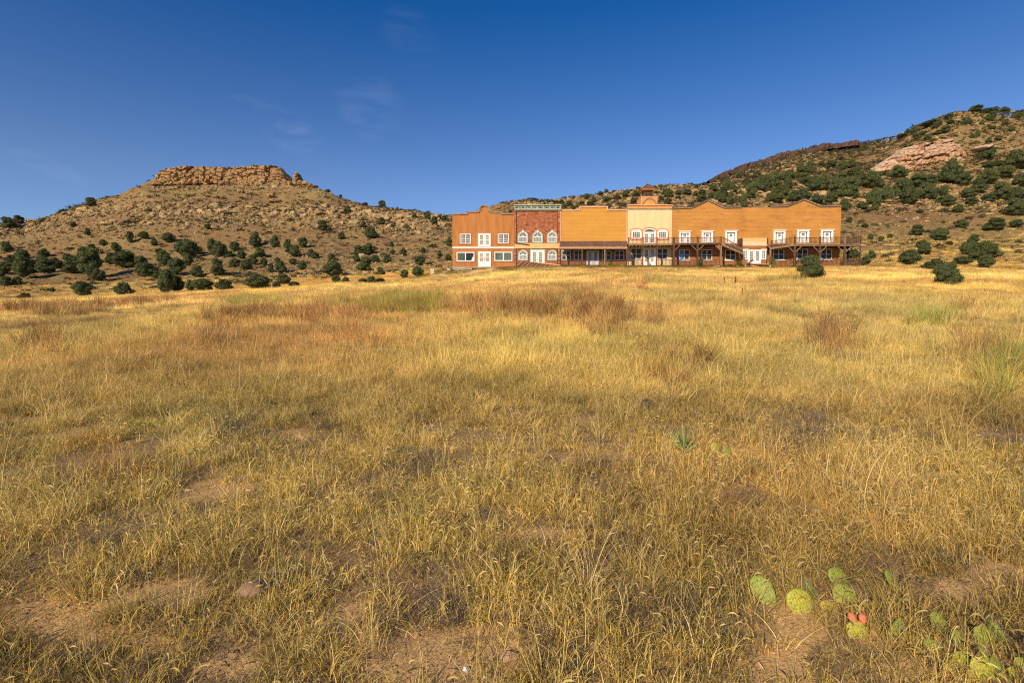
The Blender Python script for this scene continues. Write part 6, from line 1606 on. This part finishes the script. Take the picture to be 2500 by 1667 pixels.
def ell(px, row, cx, cy, rx, ry): return np.exp(-(((px-cx)/rx)**2+((row-cy)/ry)**2)**1.5)
def grass():
    T, K = make_tufts(); rng = np.random.default_rng(99)
    KK = {k: np.array(v) for k, v in K.items()}
    # density per square metre falls with distance while tufts grow broader
    def sample(y0, y1, dens, n_max, margin=3.0):
        Yg = np.linspace(y0, y1, 400); wid = 2*1.12*Yg+2*margin; pdf = wid*dens(Yg); tot = np.trapezoid(pdf, Yg) if hasattr(np, 'trapezoid') else np.trapz(pdf, Yg)
        n = int(min(tot, n_max)); cdf = np.cumsum(pdf); cdf /= cdf[-1]; Y = np.interp(rng.random(n), cdf, Yg)
        X = (rng.random(n)*2-1)*(1.12*Y+margin); return X, Y
    def fields(X, Y):
        Z = H(X, Y); px, row = project(X, Y, Z); return Z, px, row
    def base_tint(X, Y, px, row):
        n = len(X); t = np.ones((n, 3))
        g = fbm(X, Y, 6, 3, 71)[:, None]; g2 = fbm(X, Y, 1.6, 3, 72)[:, None]; g3 = fbm(X, Y*.5, 14, 3, 73)[:, None]
        t = t*np.array([1.01, .975, .90])*(1+.16*g+.26*g2)
        t = t*(1+np.clip(g3, -1, 1)*np.array([.06, .0, -.08]))
        t = t*(1+np.clip(g, -1, 1)*np.array([-.05, .05, -.02]))
        # greener and duller in the near left, paler and warmer towards the buildings
        return t*np.where(rng.random((n, 1)) < np.where(Y > 26, .07, .12)[:, None], .5, 1.0)*rng.uniform(.72, 1.24, (n, 1))
    RUSTP = [(262,1125,95,50,1.0),(1430,770,70,34,.9),(620,782,75,18,.8),(520,815,42,34,.8),(780,785,110,18,.7),(1290,765,170,22,1.0),(1130,765,60,15,.6),(120,762,110,12,.9),(90,850,60,20,.7),
             (330,742,80,8,.8),(240,752,40,8,.6),(1665,915,90,45,.35),(2050,850,50,35,.7),(2010,820,25,30,.8),(2390,858,70,40,.6),(1595,790,20,22,.8),(1500,760,25,14,.7),(870,830,50,22,.5),(1480,800,60,25,.5),(2360,775,30,22,.6),(1565,708,9,12,.8)]
    GREENP = [(990,752,120,17,1.0),(1290,748,90,12,.7),(2270,790,60,12,.6),(1600,690,60,8,.3),(2450,920,50,60,.5),(600,745,60,8,.3),(1900,690,50,6,.4),(1340,760,60,12,.3),(900,745,60,10,.4)]
    ARCHP = [(2040,940,240,60,1.0),(2130,1240,130,110,.6),(1720,925,110,50,.7),(960,1000,110,80,.35),(120,930,90,60,.3),(1560,1420,170,110,.3),(1620,1120,0.1,.1,0)]
    DEADP = [(790,1030,45,25,.9),(560,1040,60,40,.9),(1040,1130,45,25,.9),(1960,1050,110,45,.8),(2440,1060,60,30,.6),(1500,1330,50,30,.7),(1090,1450,70,60,.7),(1690,1510,170,60,.8),(2400,1000,90,14,.8),(560,1400,60,40,.5),(900,1560,90,50,.5),(1340,1580,110,50,.6),(180,1590,120,40,.6),(2060,1490,60,40,.5),(1170,1010,90,16,.4),(1200,930,60,12,.4),(330,1180,120,40,.3),(1930,1010,40,20,.5)]
    CLEAR = [(1905,1475,95,55,.55),(2060,1440,70,50,.6),(2120,1545,90,45,.5),(2310,1530,60,55,.5),(2400,1600,120,60,.5),(620,1440,50,26,.9),(1670,1085,22,40,.8),(1760,1105,25,18,.9),(1582,985,22,16,.85),(2300,1570,60,30,.85)]
    def S(P_, px, row):
        s = np.zeros(len(px))
        for e in P_: s = np.maximum(s, e[4]*ell(px, row, *e[:4]))
        return s
    out = []
    def emit(X, Y, Z, kind, s, sz, tint, tilt=.12):
        n = len(X); rot = np.stack([rng.normal(0, tilt, n), rng.normal(0, tilt, n), rng.uniform(0, 6.283, n)], 1)
        out.append((np.stack([X, Y, Z], 1), rot, np.stack([s, s, sz], 1), kind, tint))
    def pick(key, n): return KK[key][rng.integers(len(KK[key]), size=n)]
    # ---- near: short curly grama with seed heads, dead mats, some taller stems
    X, Y = sample(.6, 13, lambda y: 185*np.minimum(1, (3.6/y))**1.1*np.interp(y, [.6, 1.4], [.35, 1]), 70000, 5.0)
    Z, px, row = fields(X, Y); b = bareness(X, Y, Z)
    cl = fbm(X, Y, .45, 2, 201)
    cz = S(CLEAR, px, row); keep = rng.random(len(X)) > np.clip(np.maximum(b*1.12-.03, cz*.78), 0, .96)
    keep &= rng.random(len(X)) < np.clip(.80+.85*cl, .16, 1)
    X, Y, Z, px, row, cl = (a[keep] for a in (X, Y, Z, px, row, cl)); n = len(X)
    t = base_tint(X, Y, px, row)*np.interp(Y, [2, 5, 9], [1.05, 1.14, 1.26])[:, None]; dz = S(DEADP, px, row)*.65; rz = S(RUSTP, px, row)
    u = rng.random(n); kind = pick('near', n)
    tall = u < np.clip(.03+.5*sstep(5, 10, Y)+.12*fbm(X, Y, 1.1, 2, 210), .01, .6); kind = np.where(tall, pick('neartall', n), kind)
    dead = rng.random(n) < np.clip(.06+.9*dz+.14*sstep(.1, .6, fbm(X, Y, .7, 2, 220)), 0, .95); kind = np.where(dead, pick('dead', n), kind)
    s = rng.uniform(.75, 1.35, n)*(1+.035*np.maximum(Y-3, 0)); sz = s*rng.uniform(.75, 1.2, n)*(1+.25*np.clip(cl, -1, 1))
    rm = (rng.random(n) < rz*.8)[:, None]; t = np.where(rm & ~dead[:, None], t*np.array([.98, .74, .64]), t); sz = np.where(rm[:, 0], sz*1.3, sz)
    emit(X, Y, Z, kind, s, sz, t)
    # ---- litter on the bare soil
    X, Y = sample(1.0, 7, lambda y: 120*np.minimum(1, (3/y)), 16000, 3.0); Z, px, row = fields(X, Y); k_ = rng.random(len(X)) > .62*bareness(X, Y, Z); X, Y, Z, px, row = (a[k_] for a in (X, Y, Z, px, row)); n = len(X)
    emit(X, Y, Z, pick('litter', n), rng.uniform(.6, 1.3, n), rng.uniform(.5, 1, n), base_tint(X, Y, px, row))
    # ---- middle distance
    X, Y = sample(5.5, 36, lambda y: 32*np.minimum(1, (10/y))**1.25*sstep(5, 10, y), 34000, 6)
    Z, px, row = fields(X, Y); b = bareness(X, Y, Z); keep = rng.random(len(X)) > b*.93
    X, Y, Z, px, row = (a[keep] for a in (X, Y, Z, px, row)); n = len(X)
    t = base_tint(X, Y, px, row)*np.interp(Y, [7, 11, 20], [1.05, 1.2, 1.32])[:, None]; rz = S(RUSTP, px, row); gz = S(GREENP, px, row); dz = S(DEADP, px, row); az = S(ARCHP, px, row)
    kind = pick('mid', n); s = rng.uniform(.75, 1.25, n)*(1+.022*np.maximum(Y-10, 0)); hgt = s*(.8+.35*fbm(X, Y, 3.5, 3, 230))*rng.uniform(.8, 1.2, n)*np.interp(Y, [5.5, 10, 18, 36], [.6, 1.1, 1.15, .95])
    low = sstep(.1, .5, fbm(X, Y*.5, 9, 3, 231)); hgt = hgt*(1-.4*low)
    r_ = rng.random(n); isr = r_ < rz*.40; isg = (~isr) & (rng.random(n) < gz*.85)
    kind = np.where(isr, pick('rust', n), np.where(isg, pick('green', n), kind))
    hgt = np.where(isr | isg, s*rng.uniform(.55, .95, n), hgt); s = np.where(isr | isg, s*1.15, s)
    emit(X, Y, Z, kind, s, hgt, t, .1)
    # ---- arching needle grass, a few everywhere and drifts on the right
    X, Y = sample(2.2, 16, lambda y: 24*np.minimum(1, (6/y))**.7, 16000, 1.5); Z, px, row = fields(X, Y); az = S(ARCHP, px, row)
    keep = rng.random(len(X)) < np.clip(.025+az*.8-S(CLEAR, px, row)*.6, 0, 1); X, Y, Z, px, row = (a[keep] for a in (X, Y, Z, px, row)); n = len(X)
    s = rng.uniform(.55, 1.1, n); emit(X, Y, Z, pick('arch', n), s, s, base_tint(X, Y, px, row)*1.05, .08)
    # ---- far field up to the buildings and the foot of the hills
    X, Y = sample(26, 130, lambda y: 6.2*np.minimum(1, (30/y))**1.15*sstep(24, 32, y)*np.interp(y, [26, 88, 100, 130], [1, 1, .55, .12]), 44000, 8)
    Z, px, row = fields(X, Y); b = bareness(X, Y, Z)
    keep = (rng.random(len(X)) > b*.9) & ~((X > -9.2) & (X < 50.5) & (Y > 70.55) & (Y < 86)) & (np.abs(X) < 1.12*Y+9)
    keep &= (Y < 92) | (rng.random(len(X)) < .75)
    X, Y, Z, px, row = (a[keep] for a in (X, Y, Z, px, row)); n = len(X)
    t = base_tint(X, Y, px, row)*np.array([1.38, 1.33, 1.15]); rz = S(RUSTP, px, row); gz = S(GREENP, px, row)
    streak = fbm(X, Y*1.0, 9, 3, 241)[:, None]; t = t*(1+.10*streak*np.array([.6, 1, 1.2]))
    kind = pick('far', n); s = rng.uniform(.8, 1.3, n)*(1+.010*np.maximum(Y-30, 0)); hgt = s*(.85+.3*fbm(X, Y, 6, 3, 250))*rng.uniform(.75, 1.15, n)
    hgt = hgt*np.interp(Y, [30, 50, 60, 66, 72, 95], [1, .72, .45, .30, .28, .5])
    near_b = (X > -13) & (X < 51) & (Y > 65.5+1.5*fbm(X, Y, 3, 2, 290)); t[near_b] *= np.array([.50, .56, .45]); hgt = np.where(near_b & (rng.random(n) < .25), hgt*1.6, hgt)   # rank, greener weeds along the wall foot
    rust = rng.random(n) < rz*.8; t[rust] *= np.array([.78, .58, .55]); hgt = np.where(rust, hgt*1.4, hgt); gr = rng.random(n) < gz*.7; t[gr] *= np.array([.6, .85, .5])
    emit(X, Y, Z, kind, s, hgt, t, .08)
    A = [np.concatenate([o[i] for o in out]) for i in range(5)]
    near = A[0][:, 1] < 14
    gn_grass('grass', T, *[a[near] for a in A], 'short curly gold and olive grass with dead mats, near the camera')
    gn_grass('field_grass', T, *[a[~near] for a in A], 'tall dry golden grass covering the field up to the buildings')

def thing_tuft(name, px, row, w_, h_, sets, mat, label, cat, group=None, seed=0, ymin=0):
    X, Y, Z = hit(px, row); s = Y/F
    rng = np.random.default_rng(seed+int(px*7+row)); Vs, Fs, Sh = [], [], []; off = 0
    for (n, rad, hh, hv, wd, lean, curl, seg) in sets:
        V, Fc, C = blades(rng, n, rad*w_*s*.5, hh*h_*s*(1.35 if name == 'dead_shrub' else 1), hv, max(wd, .55*s), lean, curl, [(1, 1, 1)], seg)
        Vs.append(V); Fs.append(Fc+off); Sh.append(C[:, 0]-.5); off += len(V)
    me = leaf_mesh(name, np.concatenate(Vs), np.concatenate(Fs), np.concatenate(Sh), mat)
    o = link(name, me); o.location = (X, Y, Z-.01); return tag(o, label, cat, group)

def field_plants():
    rng = np.random.default_rng(1)
    tw = [(150, 1, .8, .4, .004, .5, .7, 3), (60, .6, 1, .3, .004, .3, .4, 3)]
    dn = [(220, 1, .62, .45, .003, .8, 1.4, 3), (40, .6, 1, .3, .003, .3, .4, 3)]
    for px, row, w_, h_, lab in ((1040, 1150, 85, 55, 'dark grey dead shrub mound at the centre of the foreground field'), (790, 1045, 75, 45, 'dark grey dead shrub left of centre in the field'),
            (575, 1075, 120, 100, 'tall grey twiggy dead shrub on the left of the field'), (1960, 1070, 190, 95, 'wide grey brown twiggy clump below the arching grass'), (2440, 1085, 90, 50, 'dark dead clump at the far right edge of the field'),
            (1580, 1000, 46, 30, 'small dark dead clump above the yucca'), (1500, 1350, 80, 50, 'grey dead clump in the near field below the yucca'), (1085, 1500, 100, 110, 'tall grey dead clump just left above the bare soil patch'),
            (1720, 1560, 150, 90, 'broad grey dead mat left of the prickly pears'), (235, 1330, 90, 50, 'low grey dead clump in the near left field'), (2130, 775, 40, 22, 'pale grey green shrub in the right of the field')):
        thing_tuft('dead_shrub', px, row, w_, h_, dn, 'deadtwig', lab, 'dead shrub', 'dead shrubs in the field')
    for px, row, w_, h_, lab in ((515, 850, 95, 85, 'tall rust coloured bunch grass standing alone left of the reddish drift'), (2065, 890, 95, 85, 'wide rust coloured bunch grass behind the arching grass'), (2010, 850, 50, 75, 'narrow rust coloured bunch beside the wide one'),
            (2385, 895, 140, 95, 'large brown bunch grass near the right edge of the field'), (1600, 800, 36, 45, 'small rust bunch below the cream building'), (90, 880, 110, 45, 'rust coloured bunch at the left edge of the field'),
            (1435, 810, 60, 50, 'pinkish brown bunch at the right end of the reddish drift'), (590, 775, 45, 28, 'dark rust tuft at the left end of the reddish drift'), (262, 1165, 190, 105, 'broad rust tinted tuft in the near left field'), (1565, 715, 14, 22, 'tiny rust stalks below the cream building'), (2240, 690, 30, 12, 'faint brown tuft left of the field juniper'), (1780, 1240, 30, 70, 'thin tan bunch right of centre')):
        thing_tuft('bunch_grass', px, row, w_, h_, tw, 'redgrass', lab, 'bunch grass', 'rust coloured bunch grasses')
    gw = [(90, 1, .8, .4, .004, .5, .6, 2), (30, .5, 1, .3, .004, .2, .2, 3)]
    for px, row, w_, h_, lab in ((1461, 705, 14, 10, 'tiny dark green cholla in the field below the orange building'), (1930, 772, 30, 16, 'small green weed clump in the field right of centre'), (2360, 830, 60, 26, 'low green weed patch in the right field'),
            (2290, 795, 30, 36, 'upright green weed in the right field'), (1710, 640, 16, 28, 'x'), (2265, 905, 60, 30, 'yellow green weed clump right of the rust bunches'),
            (1671, 693, 12, 5, 'x'), (2440, 720, 22, 10, 'small dark weed at the right of the upper field'), (425, 756, 16, 8, 'tiny dark cactus tuft beside the left track')):
        if lab != 'x': thing_tuft('weed', px, row, w_, h_, gw, 'weed', lab, 'weed', 'green weeds in the field')
    for px, row, w_, h_, lab, mt in ((1710, 652, 17, 24, 'leafy green bush before the second post of the left balcony', 'weed'), (1493, 652, 22, 16, 'yellow green bush before the shingled porch railing', 'yellowweed'), (1478, 652, 20, 10, 'low yellow green weeds left of the porch bush', 'yellowweed'),
            (1518, 652, 14, 14, 'yellow green bush at the right end of the shingled porch', 'yellowweed'), (1424, 651, 14, 10, 'small yellow green weed before the left porch post', 'yellowweed'), (1780, 652, 30, 15, 'green weeds below the fallen balcony end', 'weed'), (1804, 652, 26, 20, 'taller weeds below the fallen balcony tip', 'weed'),
            (1883, 656, 14, 28, 'leafy bush at the leaning post of the right balcony', 'weed'), (1600, 655, 30, 7, 'low green weeds before the cream building', 'weed')):
        X, Y, Z = P(px, row, 69.6)[0], 69.6, ZPAD-.05; s = Y/F; rr = np.random.default_rng(int(px))
        lobes = [(rr.uniform(-.3, .3), rr.uniform(-.3, .3), rr.uniform(.2, .7), rr.uniform(.16, .3)) for _ in range(7)]+[(0, 0, .25, .3)]
        V, Fc, sh = spray_crown(rr, 700, lobes, .10, up=.7); V = V*np.array([w_*s, w_*s, h_*s*1.05])
        o = link('weed_bush', leaf_mesh('weed_bush', V, Fc, sh, mt)); o.location = (X, Y, Z); tag(o, lab, 'bush', 'bushes along the building fronts')
    # stalky weeds (mullein like) in the upper field
    for px, row, h_, lab in ((1768, 699, 23, 'left of two tall dark weed stalks in the upper field'), (1795, 702, 27, 'right and taller of two dark weed stalks in the upper field'), (1812, 733, 30, 'thin green weed stalk lower in the field'), (2217, 800, 22, 'thin dark stalk in the right field'),
                             (2318, 793, 30, 'purplish flower spike in the right field'), (1370, 735, 18, 'dark dried stalk at the edge of the green drift'), (2350, 770, 34, 'brown weed stalk at the right of the field')):
        X, Y, Z = hit(px, row); s = Y/F; rr = np.random.default_rng(int(px)); hh = h_*s
        t = empty('weed_stalk', (X, Y, Z), lab, 'weed', 'tall weed stalks')
        MB().bar((0, 0, 0), (0, .01, hh), .6*s*1.2, .6*s*1.2).build('stem', M['weed'], t).location = (0, 0, 0)
        k = 110; z = rr.uniform(.15, 1, k)*hh; a = rr.uniform(0, 6.28, k); L_ = (.22*(1.1-z/hh)+.06)*hh*.8
        d = np.stack([np.cos(a), np.sin(a), np.full(k, .5)], 1); c = np.stack([0*z, 0*z, z], 1); sd = np.stack([-np.sin(a), np.cos(a), 0*a], 1)
        V = np.stack([c-sd*.2*L_[:, None], c+sd*.2*L_[:, None], c+d*L_[:, None]], 1).reshape(-1, 3)
        me = leaf_mesh('leaves', V, np.arange(3*k).reshape(-1, 3), np.repeat(rr.random(k), 3), 'purple' if 'purplish' in lab else 'weed'); o = link('leaves', me, None, t)
    # purple flowers and the yellow-green weed on the left
    for px, row, mt, lab, w_ in ((2185, 965, 'purple', 'few small purple flowers in the grass under the arching stems', 30), (2215, 975, 'purple', 'second little spray of purple flowers to its right', 22), (345, 1055, 'yellowweed', 'bright yellow green weed in the left of the field', 110)):
        X, Y, Z = hit(px, row); s = Y/F; rr = np.random.default_rng(int(px)); k = 26 if mt == 'purple' else 170
        c = rr.uniform(-.5, .5, (k, 3))*np.array([w_*s, w_*s*.6, .05])+np.array([0, 0, .12 if mt == 'purple' else .09])
        d = rr.normal(size=(k, 3)); d /= np.linalg.norm(d, axis=1)[:, None]; e = np.cross(d, rr.normal(size=(k, 3))); e /= np.linalg.norm(e, axis=1)[:, None]; z_ = .007 if mt == 'purple' else .011
        V = np.stack([c-d*z_, c+e*z_*.6, c+d*z_, c-e*z_*.6], 1).reshape(-1, 3)
        o = link('flower_spray' if mt == 'purple' else 'weed', leaf_mesh('w', V, np.arange(4*k).reshape(-1, 4), np.repeat(rr.random(k), 4), mt)); o.location = (X, Y, Z); tag(o, lab, 'flowers' if mt == 'purple' else 'weed')

def yucca():
    px, row = 1670, 1106; X, Y, Z = hit(px, row)
    t = empty('yucca', (X, Y, Z), 'small green yucca with stiff narrow leaves in the middle of the field', 'yucca')
    me = MB().add([(-.0045, 0, 0), (.0045, 0, 0), (0, .003, 0), (-.0055, 0, .12), (.0055, 0, .12), (0, .003, .12), (0, 0, .30)], [(0,1,4,3), (3,4,6), (1,2,5,4), (4,5,6), (2,0,3,5), (5,3,6)]).mesh('leaf')
    a = me.attributes.new('shade', 'FLOAT', 'POINT'); a.data.foreach_set('value', np.array([.1, .1, .1, .6, .6, .4, 1.0], np.float32)); me.materials.append(M['yucca'])
    rr = np.random.default_rng(8)
    for k in range(52):
        o = bpy.data.objects.new('leaf', me); COL.objects.link(o); o.parent = t; th = abs(rr.normal(0, .36)); az = rr.uniform(0, 6.28); s = rr.uniform(.65, 1.0)
        o.rotation_euler = Euler((th*math.cos(az), th*math.sin(az), rr.uniform(0, 6.28))); o.scale = (1.3, 1.3, s)

def cactus():
    rng = np.random.default_rng(12)
    def pad_mesh():
        V, Fc = ICO[3]; V = V.copy(); z = V[:, 2]
        V[:, 0] *= .5*(1+.22*z)*(1+.03*np.sin(z*9)); V[:, 1] *= .125*(1+.1*z); V[:, 2] = (z+1)*.5
        V[:, 0] += .02*np.sin(z*3); return np_mesh('pad', V, Fc, True)
    base = pad_mesh()
    # spines in a net of areoles over both faces
    Vs = []; r = np.random.default_rng(2)
    for i in range(9):
        for j in range(8):
            z = .08+.86*(i+.5*(j % 2)*.0)/8.5; x = (-.44+.88*(j+.5*(i % 2))/8)
            hw = .5*math.sqrt(max(0, 1-(2*z-1)**2))*(1+.16*(2*z-1))
            if abs(x) > hw*.97: continue
            for sgn in (-1, 1):
                y = sgn*.122*math.sqrt(max(.03, 1-(x/max(hw, .01))**2))*math.sqrt(max(.05, 1-(2*z-1)**2))
                for q in range(3):
                    d = np.array([r.normal(0, .7)+x, sgn*1.0, r.normal(0, .7)+.2]); d /= np.linalg.norm(d); L_ = r.uniform(.12, .30); e = np.cross(d, [0, 0, 1.0]); e /= np.linalg.norm(e)+1e-6
                    p = np.array([x, y, z]); Vs += [p-e*.0045, p+e*.0045, p+d*L_]
    sp = np_mesh('spines', np.array(Vs), np.arange(len(Vs)).reshape(-1, 3)); sp.materials.append(M['spine'])
    meshes = {}
    for k in ('pad_green', 'pad_yellow', 'pad_gold'):
        m = base.copy(); m.materials.clear(); m.materials.append(M[k]); meshes[k] = m
    Vf, Ff = ICO[2]; Vf = Vf.copy(); Vf[:, 0] *= .5*(1+.2*Vf[:, 2]); Vf[:, 1] *= .4; Vf[:, 2] = (Vf[:, 2]+1)*.5; fm = np_mesh('fruit', Vf, Ff, True); fm.materials.append(M['fruit'])
    def Z1(cx, cy): return 1800+cx/3.36, 1330+cy/3.36
    # centre x, foot y, width, height, sideways lean (degrees), colour, yaw
    clumps = [
     ('prickly_pear', 'prickly pear with long green pad and rounder yellow green pad, left of the others', [(300,490,190,260,-30,'pad_green',-.2),(560,555,230,215,-12,'pad_yellow',.1),(765,535,165,110,8,'pad_gold',.1)]),
     ('prickly_pear', 'bristly green prickly pear standing up behind the row, edge on pad at its left', [(870,330,170,170,-5,'pad_green',.2),(890,470,200,170,5,'pad_green',-.1),(655,400,150,180,0,'pad_green',1.35),(1000,420,80,130,10,'pad_green',.9)]),
     ('prickly_pear', 'half hidden green prickly pear pad in the grass right of the bristly one', [(1320,350,130,170,5,'pad_green',.5)]),
     ('prickly_pear', 'prickly pear with two round pads and two red fruits between them', [(1030,760,180,165,-18,'pad_yellow',.1),(1245,780,150,250,52,'pad_green',0)]),
     ('prickly_pear', 'prickly pear with one upright pad above two dark low pads', [(1710,715,140,190,0,'pad_green',.1),(1520,790,100,95,-10,'pad_green',.2),(1610,870,170,130,15,'pad_green',-.2)]),
     ('prickly_pear', 'prickly pear with two broad round green pads side by side', [(1890,830,160,165,-8,'pad_green',.4),(2060,840,185,190,5,'pad_green',-.1),(2210,800,120,230,4,'pad_green',1.4)]),
     ('prickly_pear', 'yellowest prickly pear near the bottom edge with three overlapping pads', [(1900,990,240,150,-10,'pad_yellow',.1),(2020,1110,210,210,10,'pad_yellow',-.1),(2130,1010,90,210,4,'pad_yellow',1.1)]),
     ('prickly_pear', 'prickly pear cut by the right bottom corner with dark green pads', [(2220,1080,150,190,-6,'pad_green',.5),(2300,1110,110,140,12,'pad_yellow',.3),(2350,1010,120,120,0,'pad_green',-.3)]),
    ]
    groups = 'prickly pears in the near right corner'
    for nm, lab, L_ in clumps:
        fx, fy = Z1(L_[0][0], max(l[1] for l in L_)); c = hit(fx, fy)
        t = empty(nm, c, lab, 'cactus', groups)
        for (cx, by, w_, h_, lean, mat, yaw) in L_:
            px, row = Z1(cx, by); X, Y, Z = hit(px, row+4); s = Y/F/3.36
            o = bpy.data.objects.new('pad', meshes[mat]); COL.objects.link(o); o.parent = t; o.location = Vector((X, Y, Z-.026))-Vector(c)
            W_ = w_*s if abs(yaw) < .8 else h_*s*.85
            o.scale = (W_*.95, W_*.95, h_*s*1.12); o.rotation_euler = Euler((-.5+rng.uniform(-.1, .1), math.radians(lean), yaw), 'XYZ')
            q = bpy.data.objects.new('spines', sp); COL.objects.link(q); q.parent = o; q['kind'] = 'stuff'
            if 'two red fruits' in lab and mat == 'pad_yellow':
                for dx, dz, r_ in ((.18, .86, -.2), (.46, .70, .5)):
                    f = bpy.data.objects.new('fruit', fm); COL.objects.link(f); f.parent = o; f.location = (dx, -.04, dz); f.scale = (.38, .38, .50); f.rotation_euler = (0, r_, 0)
    for px, row, w_, h_, mat, lab in ((1747, 1111, 24, 26, 'pad_yellow', 'tiny bright yellow green prickly pear pad right of the yucca'), (1776, 1120, 20, 26, 'pad_green', 'small bristly pad beside the bright one right of the yucca')):
        X, Y, Z = hit(px, row); s = Y/F; t = empty('prickly_pear', (X, Y, Z), lab, 'cactus', 'small prickly pears by the yucca')
        o = bpy.data.objects.new('pad', meshes[mat]); COL.objects.link(o); o.parent = t; o.scale = (w_*s, w_*s, h_*s*1.15); o.rotation_euler = (-.2, 0, .2)
        q = bpy.data.objects.new('spines', sp); COL.objects.link(q); q.parent = o; q['kind'] = 'stuff'

def stones():
    rng = np.random.default_rng(31)
    for px, row, w_, h_, mat, lab in ((624, 1452, 84, 40, 'brownstone', 'large brown half buried stone in the near left field'), (1582, 998, 34, 26, 'darkstone', 'dark brown stone in the grass above the yucca'), (1138, 1640, 17, 11, 'whitestone', 'small white pebble on the bare soil at the bottom'),
                                      (1183, 1655, 7, 6, 'whitestone', 'tiny pale pebble near the white one'), (2137, 1082, 26, 14, 'darkstone', 'dark stone in the grass at the right'), (333, 1478, 12, 8, 'brownstone', 'small brown pebble on the left bare soil')):
        X, Y, Z = hit(px, row); s = Y/F; V, Fc = rock_verts(rng, sub=3, box=.15, rough=.03)
        me = np_mesh('stone', V, Fc, True); me.materials.append(M[mat]); o = put(me, 'stone', (X, Y, Z+h_*s*.25), (w_*s*.5, w_*s*.42, h_*s*.7), rng.uniform(-.4, .4)); tag(o, lab, 'stone')
    # clods and grit lying on the bare patches: far too many to count
    n = 5200; ys = 1.3+6*rng.random(n)**1.5; X = (rng.random(n)*2-1)*(1.1*ys+1); Y = ys; Z = H(X, Y); b = bareness(X, Y, Z); k = rng.random(n) < .15+b; X, Y, Z = X[k], Y[k], Z[k]; n = len(X)
    V1, F1 = ICO[1]; s = np.exp(rng.normal(-5.35, .5, n)); V = V1[None]*(1+rng.normal(0, .18, (n, len(V1))))[..., None]*s[:, None, None]*np.array([1.2, 1, .6]); V = V+np.stack([X, Y, Z+s*.2], 1)[:, None]
    o = link('soil_clods', np_mesh('soil_clods', V.reshape(-1, 3), (F1[None]+np.arange(n)[:, None, None]*len(V1)).reshape(-1, 3)), M['field_clod']); tag(o, 'small reddish clods and grit on the bare soil', 'gravel', None, 'stuff')

M['field_clod'] = simple('reddish_clod', (.34,.19,.10), (.50,.32,.19), 30)
grass(); field_plants(); yucca(); cactus(); stones()
